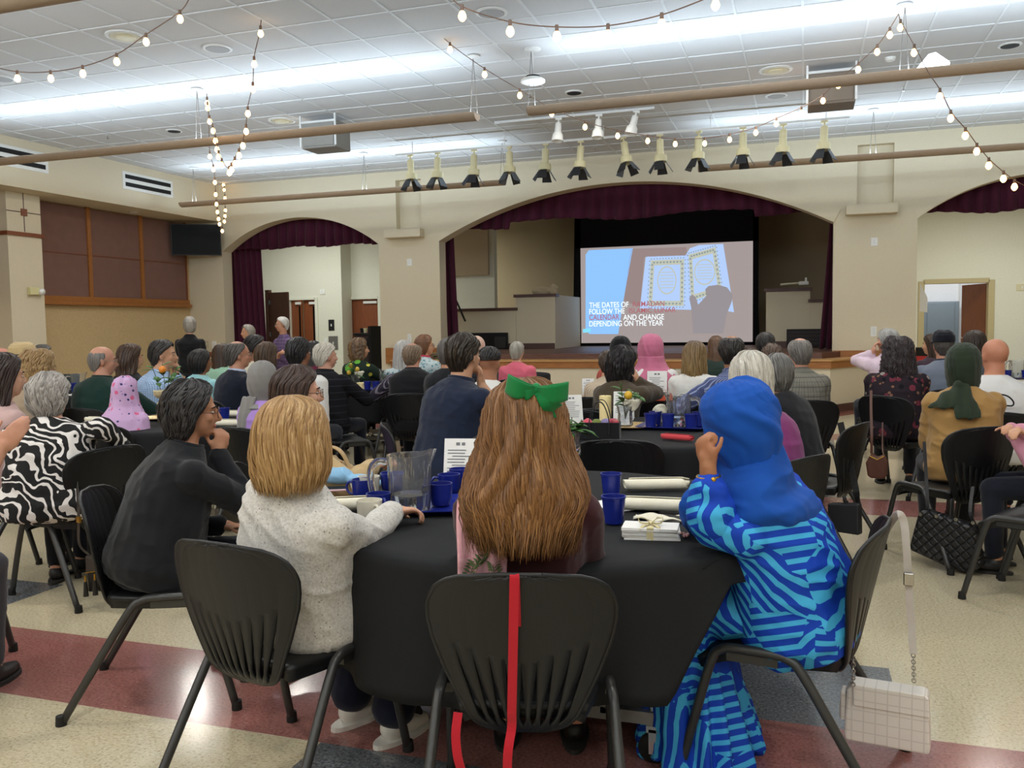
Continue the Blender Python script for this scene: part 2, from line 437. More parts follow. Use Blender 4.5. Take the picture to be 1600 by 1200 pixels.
def emit(name, col, strength):
    k = ('e', name)
    if k in _mc: return _mc[k]
    t = NT(name); t.set(Base_Color=(0, 0, 0), Roughness=0.6); t.b.inputs['Emission Color'].default_value = (*srgb(col), 1); t.b.inputs['Emission Strength'].default_value = strength
    nz = t.noise(t.coord(), 3, 1); _mc[k] = t.m; return t.m
def glassy(name, col=(0.97, 0.98, 1.0), rough=0.03, ior=1.45, alpha_mix=0.0):
    k = ('g', name)
    if k in _mc: return _mc[k]
    t = NT(name); t.set(Base_Color=col, Roughness=rough); t.b.inputs['Transmission Weight'].default_value = 1.0; t.b.inputs['IOR'].default_value = ior
    t.bump(t.noise(t.coord(), 12, 2), 0.05, 0.002); _mc[k] = t.m; return t.m

def floor_mat():
    t = NT('vinyl tile floor'); v = t.coord(); s = t.sep(v); X, Y = s[0], s[1]
    P = 4.236; y0 = 2.53
    fy = t.math('SUBTRACT', t.math('FRACT', t.math('ADD', t.math('DIVIDE', t.math('SUBTRACT', Y, y0), P), 40.0)), 0.0)  # 0..0.1436 band
    band = t.math('LESS_THAN', fy, 0.606/P)
    near = t.math('GREATER_THAN', t.math('FRACT', t.math('ADD', fy, 0.62/P)), 0.0)
    fy2 = t.math('FRACT', t.math('ADD', fy, 0.62/P)); sqy = t.math('LESS_THAN', fy2, (0.62*2+0.606)/P)
    fx = t.math('FRACT', t.math('ADD', t.math('DIVIDE', t.math('ADD', X, 1.55), 4.236), 40.0)); sqx = t.math('LESS_THAN', fx, 1.88/4.236)
    sq = t.math('MULTIPLY', sqx, sqy)
    fl = t.noise(v, 90, 3, 0.7); fl2 = t.noise(v, 45, 2)
    tx = t.math('FLOOR', t.math('DIVIDE', X, 0.3048)); ty = t.math('FLOOR', t.math('DIVIDE', Y, 0.3048))
    wn = t.n('ShaderNodeTexWhiteNoise', noise_dimensions='2D'); cx = t.n('ShaderNodeCombineXYZ'); t.l(tx, cx.inputs[0]); t.l(ty, cx.inputs[1]); t.l(cx.outputs[0], wn.inputs[0])
    cream = t.ramp(fl, [(0.30, srgb('#8d8161')), (0.44, srgb('#bfb294')), (0.60, srgb('#cabfa2')), (0.78, srgb('#ddd5bf'))])
    red = t.ramp(fl, [(0.30, srgb('#6b3f38')), (0.47, srgb('#95605a')), (0.62, srgb('#9c6860')), (0.75, srgb('#bd948a'))])
    gray = t.ramp(fl, [(0.30, srgb('#26282b')), (0.45, srgb('#5c5f63')), (0.6, srgb('#72767b')), (0.75, srgb('#a6a9ac'))])
    c = t.mix(sq, cream, gray); c = t.mix(band, c, red)
    c = t.mix(t.math('MULTIPLY', wn.outputs[0], 0.05), c, (0.5, 0.46, 0.4))
    def seam(q): return t.math('LESS_THAN', t.math('FRACT', t.math('ADD', t.math('DIVIDE', q, 0.3048), 100.0)), 0.008)
    c = t.mix(t.math('MULTIPLY', t.math('MAXIMUM', seam(X), seam(Y)), 0.25), c, (0.2, 0.18, 0.14))
    t.base(c); rr = t.n('ShaderNodeMapRange'); rr.inputs[3].default_value = 0.10; rr.inputs[4].default_value = 0.2; t.l(t.noise(v, 3, 3), rr.inputs[0]); t.l(rr.outputs[0], t.b.inputs['Roughness'])
    t.b.inputs['Specular IOR Level'].default_value = 0.5; t.bump(t.noise(v, 2.2, 2), 0.06, 0.02); return t.m
M_FLOOR = floor_mat()
def ceil_tile():
    t = NT('ceiling tile'); v = t.coord(); t.set(Roughness=0.95)
    nz = t.noise(v, 260, 3, 0.7); t.base(t.ramp(nz, [(0.28, srgb('#a5a6a8')), (0.45, srgb('#d2d3d5'))])); t.bump(nz, 0.25, 0.004); return t.m
M_TILE = ceil_tile()
M_GRID = plain('ceiling grid white', '#d8dadc', 0.6)
M_WALL = plain('cream wall paint', '#d2c6ac', 0.75, noise=0.03, nscale=60, bump=0.06)
M_WALL2 = plain('pale greenish wall paint', '#d9d8c9', 0.75, noise=0.03)
M_STUCCO = plain('tan textured wall covering', '#c2a87c', 0.85, noise=0.07, nscale=38, bump=0.2)
M_PANEL = fabric('mauve brown acoustic panel fabric', '#7a5a50', 0.95)
M_OAK = wood('oak trim', '#8a5526', '#a86c33', 5)
M_BROWNWOOD = wood('red brown door wood', '#6e3a1e', '#85492a', 4, (12, 12, 1))
M_DARKWOOD = wood('dark walnut door wood', '#43281c', '#543223', 4, (12, 12, 1))
M_STAGEWOOD = wood('stage floor wood', '#54362c', '#6c483a', 5)
M_BASE = plain('dark brown base trim', '#4e2f26', 0.5)
M_VELVET = fabric('burgundy velvet', '#45162b', 0.85, sheen=0.08)
M_BLACKDRAPE = fabric('black drape', '#0b0b10', 0.95)
M_BLK = plain('black plastic', '#121315', 0.42, spec=0.4, noise=0.05, nscale=200, bump=0.04)
M_BLKTUBE = plain('dark grey steel tube', '#2b2b2a', 0.38, 0.0, 0.6)
M_CLOTH = fabric('black tablecloth fabric', '#1d1e20', 0.8, sheen=0.0)
M_WHITE = plain('white plastic', '#e4e4e0', 0.5)
M_WHITEPAINT = plain('white painted metal', '#dcdcda', 0.45)
M_TAN = plain('tan painted housing', '#ab9884', 0.6)
M_CREAMMETAL = plain('cream painted metal', '#d9d0a8', 0.45)
M_BARN = plain('dark barn door metal', '#23262b', 0.5)
M_BLACK = plain('matte black', '#0a0a0b', 0.8)
M_TVGLASS = plain('tv screen glass', '#050607', 0.5, spec=0.15)
M_CHROME = plain('chrome', '#c9c9c9', 0.18, 1.0)
M_GOLD = plain('gold metal', '#d2a646', 0.28, 1.0)
M_BLUEP = plain('cobalt blue plastic', '#15247e', 0.3, spec=0.6)
M_PAPER = plain('white paper', '#eceae6', 0.8)
M_NAPKIN = fabric('ivory napkin cloth', '#e6e0cb')
M_PITCHER = glassy('clear pitcher plastic', (0.97, 0.98, 1.0), 0.05)
M_PITCHER.node_tree.nodes['Principled BSDF'].inputs['Transmission Weight'].default_value = 0.95
M_WATER = glassy('water', (0.9, 0.95, 1.0), 0.0, 1.33)
M_BULB = emit('warm bulb glow', '#ffc880', 7.0)
M_CORD = plain('brown cord', '#6a5142', 0.6)
M_RUBBER = plain('black rubber', '#101010', 0.7)
M_LEAF = plain('green leaf', '#3c6a2c', 0.5, noise=0.15)
M_INK = plain('printed ink', '#77777a', 0.8)
M_STEEL = plain('brushed steel', '#8d8a86', 0.35, 0.6)
# ---------------------------------------------------------------- room shell
def st(mb, name, mat, parent=None, **kw):
    o = mb.build(name, mat, parent, **kw)
    if parent is None: o['kind'] = 'structure'
    return o
XL_FACE = -11.33; XL_PANEL = -12.1; ZS = 3.61; WT = 0.30    # soffit face, panel plane, soffit underside, proscenium thickness
YBACK = 25.5
st(MB().box(-16, 10.5, HALL_Y0, YBACK, -0.1, 0), 'floor', M_FLOOR)
st(MB().box(XL_FACE, 6.2, HALL_Y0, YW, ZC, ZC+0.06), 'ceiling', M_TILE)
g = MB(); T = 0.6096; gx0, gy0 = -7.9704, 7.0007
i = -6
while gx0+i*T < 6.1:
    x = gx0+i*T
    if x > XL_FACE+0.05: g.box(x-0.011, x+0.011, HALL_Y0, YW, ZC-0.007, ZC)
    i += 1
j = -23
while gy0+j*T < YW:
    y = gy0+j*T
    if y > HALL_Y0: g.box(XL_FACE, 6.1, y-0.011, y+0.011, ZC-0.0065, ZC)
    j += 1
st(g, 'ceiling_grid', M_GRID)
# proscenium wall with three arches
ARCH = [(-11.28, -7.74, 3.0, 0.60), (-6.49, 0.42, 3.0, 0.86), (1.66, 5.20, 3.0, 0.60)]
def arch_pts(x0, x1, z0, rise, n=40):
    hw = (x1-x0)/2; cx = (x0+x1)/2; R = (hw*hw+rise*rise)/(2*rise); zc = z0+rise-R; a = math.asin(hw/R)
    return [(cx+R*math.sin(-a+2*a*k/n), zc+R*math.cos(-a+2*a*k/n)) for k in range(n+1)]
mb = MB(); y0, y1 = YW, YW+WT; ztop = 4.6
def solid(x0, x1, za, zb): mb.box(x0, x1, y0, y1, za, zb)
NICHE = [(-7.36, -6.84, 3.24, 4.18), (0.77, 1.31, 3.24, 4.20)]
for (a, b, z0, rise) in ARCH:
    P = arch_pts(a, b, z0, rise)
    for (xa, za), (xb, zb) in zip(P[:-1], P[1:]):
        V = [(xa,y0,za),(xb,y0,zb),(xb,y0,ztop),(xa,y0,ztop),(xa,y1,za),(xb,y1,zb),(xb,y1,ztop),(xa,y1,ztop)]
        mb.add(V, [(0,1,2,3),(5,4,7,6),(4,5,1,0)])
solid(-12.4, -11.28, 0, ztop); solid(5.2, 6.2, 0, ztop)
for (a, b), (na, nb, nz0, nz1) in (((-7.74, -6.49), NICHE[0]), ((0.42, 1.66), NICHE[1])):
    solid(a, na, 0, ztop); solid(nb, b, 0, ztop); solid(na, nb, 0, nz0); solid(na, nb, nz1, ztop)
    mb.box(na, nb, y0+0.16, y1, nz0, nz1)
st(mb, 'wall_front', M_WALL)
for (na, nb, nz0, nz1) in NICHE:
    st(MB().box(na-0.17, nb+0.05, YW-0.20, YW+0.1, nz0-0.15, nz0+0.005), 'trim_1', M_WALL, bevel=0.006)
# raised band round the middle arch
mb = MB(); P = arch_pts(*ARCH[1], n=48); cx = (ARCH[1][0]+ARCH[1][1])/2; hw = (ARCH[1][1]-ARCH[1][0])/2; R = (hw*hw+0.86**2)/(2*0.86); zc = 3.86-R
ring = []
for (x, z) in P:
    d = Vector((x-cx, 0, z-zc)).normalized()
    o1 = Vector((x, 0, z))+d*0.0; o2 = o1+d*0.24
    ring.append([o1+Vector((0,YW-0.025,0)), o2+Vector((0,YW-0.025,0)), o2+Vector((0,YW+0.01,0)), o1+Vector((0,YW+0.01,0))])
mb.add(*loft(ring)); st(mb, 'trim_2', M_WALL)
# left wall: soffit, panelled wall, pillars
st(MB().box(-12.5, XL_FACE, HALL_Y0, YW, ZS, ZC+0.1), 'beam_left', M_WALL)
st(MB().box(-12.3, XL_PANEL-0.02, HALL_Y0, YW, 0, ZS), 'wall_left', M_STUCCO)
def pillar(y0_, y1_):
    p = MB().box(XL_PANEL-0.1, -11.72, y0_, y1_, 0, ZS).build('column_left', M_WALL); p['kind'] = 'structure'
    b = MB(); b.box(XL_PANEL-0.05, -11.69, y0_-0.03, y1_+0.03, 2.93, 2.99); b.build('trim_band', M_BROWNWOOD, p)
    b = MB(); ym = (y0_+y1_)/2; b.box(-11.73, -11.715, ym-0.006, ym+0.006, 3.0, ZS); b.box(-11.73, -11.715, y0_, y1_, 3.30, 3.312); b.build('groove', M_BASE, p)
    MB().cbox((-11.72, ym, 3.306), 0.03, 0.11, 0.11).build('accent_tile', M_BROWNWOOD, p)
    return p
PIL = [(10.52, 11.16), (5.9, 6.54), (1.3, 1.94)]
for a, b in PIL: pillar(a, b)
for (pa, pb) in [(11.22, 15.1), (6.62, 10.46), (2.0, 5.84)]:
    n = 3; L = (pb-pa)/n; o = empty('acoustic_panel_bay', (XL_PANEL, pa, 0)); o['kind'] = 'structure'; o.name = 'trim_panel_bay'
    w = MB().box(-0.02, 0.02, 0, pb-pa, 1.98, ZS-0.02).build('panel_surface', M_PANEL, o)
    w = MB()
    for k in range(1, n): w.box(0.0, 0.05, k*L-0.04, k*L+0.04, 1.98, ZS)
    w.build('mullion', M_OAK, o)
    MB().box(0.0, 0.04, 0.0, 0.035, 1.98, ZS).box(0.0, 0.04, pb-pa-0.035, pb-pa, 1.98, ZS).build('edge_strip', M_BROWNWOOD, o)
    MB().box(0.015, 0.03, 0, pb-pa, 2.76, 2.775).build('panel_joint', M_BROWNWOOD, o)
    MB().box(-0.02, 0.06, -0.02, pb-pa+0.02, 1.93, 2.03).box(-0.02, 0.1, -0.03, pb-pa+0.04, 1.88, 1.94).build('oak_rail', M_OAK, o, bevel=0.008)
st(MB().box(XL_PANEL-0.05, XL_PANEL+0.02, HALL_Y0, YW, 0, 0.12), 'baseboard_left', M_BASE)
st(MB().box(-12.1, -11.28, YW-0.03, YW+0.02, 0.86, 0.96), 'trim_4', M_BROWNWOOD)
# right and rear walls of the hall
st(MB().box(6.0, 6.2, HALL_Y0, YW, 0, ZC+0.1), 'wall_right', M_WALL)
st(MB().box(-12.5, 6.2, HALL_Y0-0.2, HALL_Y0, 0, ZC+0.1), 'wall_rear', M_WALL)
# rooms beyond the arches
st(MB().box(-16, 10.5, YBACK, YBACK+0.2, 0, 7), 'wall_back', M_WALL2)
st(MB().box(-16.2, -16, YW, YBACK, 0, 7).box(10.5, 10.7, YW, YBACK, 0, 7), 'wall_outer', M_WALL2)
st(MB().box(-16, -7.0, YW+WT, YBACK, 4.3, 4.4), 'ceiling_left_room', M_GRID)
st(MB().box(0.9, 10.5, YW+WT, YBACK, 4.3, 4.4), 'ceiling_right_room', M_GRID)
st(MB().box(-9.5, 1.6, YW+WT, YBACK, 6.6, 6.7).box(-7.0, 0.9, YW, YW+WT, 4.55, 6.7), 'ceiling_stage', M_BLACK)
# left room: side wall with double doors, then deeper wall with single door
xc = onY(533, 430, 19.2).x
st(MB().box(-16, onY(447, 400, 19.2).x, 19.2, 19.4, 0, 4.3).box(onY(494, 400, 19.2).x, xc, 19.2, 19.4, 0, 4.3).box(onY(447, 400, 19.2).x, onY(494, 400, 19.2).x, 19.2, 19.4, 2.16, 4.3).box(xc-0.18, xc, 19.4, 19.7, 0, 4.3), 'wall_left_room', M_WALL2)
da, db = onY(541, 470, 19.7).x, onY(594, 470, 19.7).x
st(MB().box(xc-0.2, da, 19.7, 19.9, 0, 4.3).box(da, db+0.3, 19.7, 19.9, 2.16, 4.3).box(db, -7.0, 19.7, 19.9, 0, 4.3), 'wall_left_deep', M_WALL2)
def door(name, x0, x1, y, h, mat, frame=M_WALL2, leafdy=0.05, narrow=True, leafs=1, ang=0.0):
    o = empty(name, ((x0+x1)/2, y, 0)); o['kind'] = 'structure'; w = (x1-x0)/2
    MB().box(-w-0.06, -w+0.02, -0.03, 0.2, 0, h+0.06).box(w-0.02, w+0.06, -0.03, 0.2, 0, h+0.06).box(-w, w, -0.03, 0.2, h, h+0.07).build('door_frame', frame, o, bevel=0.004)
    lw = (2*w-0.04)/leafs
    for k in range(leafs):
        lf = MB().box(0, lw-0.008, leafdy, leafdy+0.045, 0.01, h-0.005).build('door_leaf', mat, o); lf.location.x = -w+0.02+k*lw
        if leafs == 2 and k == 0: lf.rotation_euler.z = math.radians(-14)
        if narrow: MB().box(lw*0.72, lw*0.86, leafdy-0.006, leafdy+0.05, 1.0, h-0.16).build('narrow_window', M_TVGLASS, lf)
        hx = lw*0.08 if k else lw*0.92
        MB().tube([(hx, leafdy-0.05, 1.0), (hx+0.10, leafdy-0.05, 1.0)], 0.011, 8).cbox((hx, leafdy-0.025, 1.0), 0.03, 0.05, 0.07).build('door_handle', M_CHROME, lf)
        MB().box(lw*0.5, lw*0.95, leafdy-0.05, leafdy, h-0.11, h-0.05).build('door_closer', M_WHITEPAINT, lf)
    return o
door('door_1', onY(448, 400, 19.2).x+0.03, onY(493, 400, 19.2).x-0.03, 19.2, 2.13, M_BROWNWOOD, leafs=2)
door('door_2', da+0.04, db-0.04, 19.7, 2.13, M_BROWNWOOD, narrow=False)
# dark wooden door leaf standing open behind the left curtain
o = empty('door_3', (onY(415, 460, 16.8).x, 16.8, 0), math.radians(-8)); o['kind'] = 'structure'
MB().box(0.1, 0.62, 0, 0.05, 0.01, 2.22).build('door_leaf', M_DARKWOOD, o); MB().box(0.0, 0.1, -0.02, 0.08, 0, 2.28).build('door_frame', M_DARKWOOD, o)
b = MB(); [b.cbox((0.12, -0.012, z), 0.03, 0.03, 0.1) for z in (0.3, 1.3, 2.0)]; b.build('hinge', M_CHROME, o)
MB().ell((0.57, -0.05, 1.02), 0.03).build('door_knob', M_CHROME, o, smooth=True)
# right room
ra, rb = onY(1443, 445, 20.9).x, onY(1546, 445, 20.9).x
st(MB().box(0.9, ra, 20.9, 21.1, 0, 4.3).box(rb, 10.5, 20.9, 21.1, 0, 4.3).box(ra, rb, 20.9, 21.1, 2.2, 4.3), 'wall_right_room', M_WALL2)
o = empty('door_4', ((ra+rb)/2, 20.9, 0)); o['kind'] = 'structure'; w = (rb-ra)/2
MB().box(-w-0.1, -w+0.02, -0.03, 0.22, 0, 2.24).box(w-0.02, w+0.1, -0.03, 0.22, 0, 2.24).box(-w, w, -0.03, 0.22, 2.18, 2.28).build('door_frame', plain('tan door frame paint', '#b5a77f', 0.5), o, bevel=0.004)
lf = MB().box(-0.9, 0, 0, 0.045, 0.01, 2.17).build('door_leaf', M_BROWNWOOD, o); lf.location = (w-0.03, 0.2, 0); lf.rotation_euler.z = math.radians(-68)
MB().tube([(-0.85, -0.06, 1.0), (-0.72, -0.06, 1.0)], 0.012, 8).build('door_handle', M_CHROME, lf)
M_FARWALL = plain('white far room paint', '#dcdde0', 0.7)
st(MB().box(0.9, 10.5, 24.6, 24.75, 0, 4.3), 'wall_far_room', M_FARWALL)
st(MB().box(onY(1498, 480, 24.6).x-0.02, onY(1498, 480, 24.6).x, 24.55, 24.61, 0, 3), 'trim_5', M_WHITEPAINT)
# divider walls between side rooms and stage
st(MB().box(-7.1, -6.95, YW+WT, 16.9, 0, 6.6).box(0.85, 1.0, YW+WT, YBACK, 0, 6.6).box(-7.1, -6.95, 16.9, YBACK, 0, 0.9), 'wall_stage_side', M_WALL)
# ---------------------------------------------------------------- stage
ZST = 0.915
poly = [(-7.0, YW+0.02), (-7.0, 14.6), (-6.9, 14.55), (0.30, 14.55), (0.72, YW+0.02)]
st(MB().prism([(-6.95, YW+0.1), (-6.9, 14.62), (0.25, 14.62), (0.62, YW+0.1)], 0.80, ZST).box(-6.94, 0.85, YW, YBACK, 0.0, ZST), 'floor_stage', M_STAGEWOOD)
AP = [(-7.05, YW+0.02), (-7.05, 14.3), (-6.9, 14.15), (0.36, 14.15), (1.0, YW+0.02)]
st(MB().prism(AP, 0, 0.70), 'wall_apron', M_WALL)
def offset(P, d): return [(P[0][0]-d, P[0][1]), (P[1][0]-d, P[1][1]-d*0.4), (P[2][0]-d*0.4, P[2][1]-d), (P[3][0]+d*0.45, P[3][1]-d), (P[4][0]+d*1.1, P[4][1])]
st(MB().prism(offset(AP, 0.03), 0.69, 0.80), 'trim_6', M_OAK)
st(MB().prism(offset(AP, 0.05), 0.795, 0.825), 'trim_7', plain('pale oak nosing', '#b98a52', 0.4), bevel=0.006)
st(MB().prism(offset(AP, 0.02), 0.0, 0.13), 'baseboard_front', M_BASE)
st(MB().prism(offset(AP, 0.32), 0.0, 0.012), 'trim_8', plain('red brown floor edge', '#7a463c', 0.25))
st(MB().box(-7.62, -6.49, YW-0.06, YW+0.02, 0.72, 1.02), 'trim_9', M_OAK)
st(MB().box(0.42, 1.66, YW-0.05, YW+0.02, 0.8, 0.93), 'trim_10', M_OAK)
# stage rear: parapet walls of the ramps, side box, back wall
M_DIM = plain('dimmed cream wall paint', '#a8957a', 0.8)  # same cream wall, the dimness of the stage put into its colour
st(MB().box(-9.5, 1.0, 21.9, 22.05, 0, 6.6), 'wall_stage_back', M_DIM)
def parapet(name, prof, y, th):
    """prof: list of (px, py of the top) segments at depth y"""
    b = MB(); c = MB()
    for (pa, pb, pt) in prof:
        xa, xb = onY(pa, pt, y).x, onY(pb, pt, y).x; zt = onY((pa+pb)/2, pt, y).z
        b.box(xa, xb, y, y+th, ZST, zt); c.box(xa-0.04, xb+0.04, y-0.04, y+th+0.04, zt, zt+0.06)
    o = st(b, name, M_WALL); c.build('dark_cap', M_BASE, o)
    bb = MB(); bb.box(onY(prof[0][0], 540, y).x, onY(prof[-1][1], 540, y).x, y-0.02, y, ZST, ZST+0.12); bb.build('base_strip', M_BASE, o); return o
parapet('wall_ramp_left', [(702, 806, 486), (806, 867, 464)], 17.8, 0.16)
parapet('wall_ramp_right', [(1197, 1266, 455), (1266, 1306, 472)], 17.8, 0.16)
xa = onY(867, 500, 17.8).x; st(MB().box(xa-0.06, xa, 17.9, 21.9, ZST, 2.05), 'wall_ramp_return', M_WALL)
xa = onY(1197, 500, 17.8).x; st(MB().box(xa, xa+0.06, 17.9, 21.9, ZST, 2.05), 'wall_ramp_return_right', M_WALL)
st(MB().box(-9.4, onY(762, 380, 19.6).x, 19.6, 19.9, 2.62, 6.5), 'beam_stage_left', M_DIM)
# ---------------------------------------------------------------- things on the ceiling and the walls
def pendant(x0, x1, y, label, cables, z=3.70):
    o = empty('linear_pendant_light', ((x0+x1)/2, y, z), 0, label, 'ceiling light', 'linear uplight pendants')
    L = (x1-x0)/2
    # open trough: curved underside, flat lips
    n = 14; prof = [(0.095*math.cos(PI+PI*k/n), 0.075*math.sin(PI+PI*k/n)+0.02) for k in range(n+1)]
    inner = [(a*0.93, b*0.9+0.008) for a, b in prof[::-1]]
    P = prof + inner
    M = Matrix(((0, 0, 1, 0), (1, 0, 0, 0), (0, 1, 0, 0), (0, 0, 0, 1)))
    MB().prism(P, -L, L, M).build('housing', M_TAN, o, smooth=True, autosmooth=35)
    for s in (-1, 1):
        MB().prism(prof, s*L-0.004, s*L+0.004, M).build('end_cap', M_TAN, o)
    for cx in cables:
        c = MB(); h = ZC-z
        top = Vector((cx-(x0+x1)/2, 0, h))
        MB().lathe([(0.0, 0.0), (0.07, -0.004), (0.075, -0.02), (0.02, -0.032), (0.0, -0.034)][::-1], 20, top).build('canopy', M_WHITEPAINT, o, smooth=True, autosmooth=40)
        for s in (-1, 1): c.tube([top+Vector((0, 0, -0.03)), top+Vector((s*0.02, 0, -0.30)), Vector((top.x+s*0.04, 0, 0.02))], 0.0035, 6)
        c.build('cable', M_STEEL, o)
    return o
pendant(-10.7, -3.42, 4.85, 'tan trough pendant light crossing the top corner above the bulbs, nearest the viewer', [-3.6, -7.05, -10.5])
pendant(-10.7, -3.42, 9.13, 'long tan pendant light running from the wall vents behind the hanging bulb loop', [-3.45, -7.05, -10.5])
pendant(-2.82, 4.6, 9.13, 'long tan pendant light with white paper on top, crossing before the square speaker', [-2.79, 0.86, 4.4])
pendant(-10.77, -4.57, 13.41, 'far tan pendant light above the arch with the tall burgundy curtain', [-4.6, -7.06, -10.5])
pendant(-1.52, 4.6, 13.41, 'far tan pendant light crossing the wall niche beside the right arch', [0.88, 4.4])
# white sheet standing on the pendant
wp = MB(); wp.prism([(-0.20, 0), (0.14, 0), (0.14, 0.10), (0.02, 0.20), (-0.04, 0.19)], -0.006, 0.006, Matrix(((1,0,0,0),(0,0,-1,0),(0,1,0,0),(0,0,0,1))))
o = wp.build('light_shield', M_WHITEPAINT); o.location = (onY(1458, 105, 9.22).x, 9.22, 3.70)
tag(o, 'white angular shield sticking up on the pendant light near the bulb string', 'light shield')
# ceiling discs
def disc(name, px, py, r, label, cat, mat, group=None, kind='spk'):
    p = onZ(px, py, ZC); o = empty(name, p, 0, label, cat, group)
    MB().lathe([(0, -0.004), (r*0.8, -0.006), (r*0.82, -0.016), (r, -0.012), (r, 0.0)][::1], 32).build('trim_ring', M_WHITEPAINT, o, smooth=True, autosmooth=30)
    MB().lathe([(0, -0.018), (r*0.78, -0.018), (r*0.78, -0.002), (0, -0.002)], 32).build('grille' if kind == 'spk' else 'opening', mat, o)
    if kind == 'spk2':
        MB().lathe([(0, -0.028), (r*0.45, -0.026), (r*0.5, -0.018), (0, -0.017)], 24).build('cone', M_CREAMMETAL, o)
    return o
M_GRILLE = plain('grey speaker grille', '#a8a9ab', 0.7, noise=0.3, nscale=400); M_CREAMG = plain('cream diffuser', '#d3cdb2', 0.6)
disc('ceiling_diffuser', 196, 56, 0.19, 'cream round ceiling diffuser beside the bulbs at the upper left corner', 'ceiling vent', M_CREAMG, 'ceiling diffusers', 'spk2')
disc('ceiling_speaker', 340, 75, 0.15, 'grey round ceiling speaker left of the hanging vertical bulb string', 'ceiling speaker', M_GRILLE, 'ceiling speakers')
disc('ceiling_speaker', 768, 19, 0.15, 'grey round ceiling speaker at the top edge between two bulb strings', 'ceiling speaker', M_GRILLE, 'ceiling speakers')
disc('ceiling_diffuser', 440, 188, 0.19, 'cream round ceiling diffuser beside the square hanging speaker box', 'ceiling vent', M_CREAMG, 'ceiling diffusers', 'spk2')
disc('ceiling_diffuser', 1212, 109, 0.19, 'cream round ceiling diffuser before the dark square speaker box', 'ceiling vent', M_CREAMG, 'ceiling diffusers', 'spk2')
disc('ceiling_speaker', 1213, 149, 0.14, 'pale round ceiling speaker just behind the long pendant, above the spotlights', 'ceiling speaker', M_GRILLE, 'ceiling speakers')
disc('ceiling_speaker', 2, 122, 0.15, 'grey round ceiling speaker cut by the frame edge under the lowest bulbs', 'ceiling speaker', M_GRILLE, 'ceiling speakers')
for px, py, lb in ((272, 204, 'black recessed can light above the long pendant near the wall vents'), (897, 144, 'black recessed can light beside the white hanging disc'), (1578, 70, 'black recessed can light with white ring at the right frame edge')):
    disc('recessed_can_light', px, py, 0.115, lb, 'ceiling light', M_BLACK, 'recessed can lights', 'can')
for px, py, lb in ((168, 215, 'small ceiling sprinkler above the wall vents'), (574, 262, 'small ceiling sprinkler beside the far pendant cable'), (930, 234, 'small ceiling sprinkler behind the row of stage spotlights'), (1412, 140, 'small ceiling sprinkler under the white light shield'), (828, 150, 'small ceiling sprinkler below the white hanging disc')):
    p = onZ(px, py-4, ZC); o = empty('ceiling_sprinkler', p, 0, lb, 'sprinkler', 'ceiling sprinklers')
    MB().lathe([(0, -0.006), (0.035, -0.004), (0.038, 0)], 16).build('escutcheon', M_WHITEPAINT, o); MB().lathe([(0, -0.055), (0.022, -0.053), (0.022, -0.05), (0.007, -0.045), (0.007, 0), (0, 0)], 12).build('nozzle', M_CHROME, o)
p = onZ(1391, 90, ZC); o = empty('smoke_detector', p, 0, 'small white ceiling detector between the two bulb strings', 'smoke detector'); MB().lathe([(0, -0.04), (0.045, -0.036), (0.06, -0.015), (0.06, 0)], 20).build('cover', M_WHITE, o, smooth=True, autosmooth=40)
# hanging access point disc
p = onZ(832, 76, ZC); o = empty('hanging_access_point', p, 0, 'white disc hanging on a thin rod from the ceiling near the pendant end', 'access point')
MB().lathe([(0, -0.03), (0.06, -0.028), (0.09, -0.01), (0.09, 0)], 24).build('canopy', M_WHITEPAINT, o, smooth=True, autosmooth=40); MB().tube([(0, 0, -0.02), (0, 0, -0.36)], 0.006, 8).build('rod', M_WHITEPAINT, o)
MB().lathe([(0, -0.37), (0.09, -0.368), (0.13, -0.35), (0.13, -0.33), (0.10, -0.31), (0, -0.30)], 28).build('disc_body', M_WHITE, o, smooth=True, autosmooth=40); MB().lathe([(0, -0.305), (0.09, -0.305), (0.07, -0.285), (0, -0.283)], 20).build('bracket', M_BLACK, o)
# square boxes hung from the ceiling
def hung_box(xa, xb, y, zt, zb, mat, label):
    o = empty('hanging_speaker_box', ((xa+xb)/2, y, 0), 0, label, 'speaker', 'hanging speaker boxes'); w = (xb-xa)/2
    MB().box(-w, w, 0, 0.42, zb, zt).build('box_body', mat, o, bevel=0.01)
    MB().box(-w-0.01, w+0.01, -0.015, 0.0, zt-0.03, zt).build('top_lip', M_WHITEPAINT, o)
    MB().box(-w+0.03, w-0.03, -0.012, 0.0, zb+0.03, zt-0.05).build('grille_cloth', mat, o)
    [MB().box(s*(w+0.005)-0.012, s*(w+0.005)+0.012, -0.02, 0.0, zb+0.02, ZC).build('mounting_strap', M_WHITEPAINT, o) for s in (-1, 1)]
hung_box(onY(471, 210, 10.83).x, onY(524, 210, 10.83).x, 10.83, 4.27, 3.90, plain('grey speaker cloth', '#8d8a84', 0.8), 'grey square speaker box under the ceiling, partly behind a pendant')
hung_box(onY(1262, 140, 10.9).x, onY(1337, 140, 10.9).x, 10.9, 4.28, 3.90, plain('taupe speaker cloth', '#7c6f62', 0.8), 'taupe square speaker box crossed by a string of bulbs')
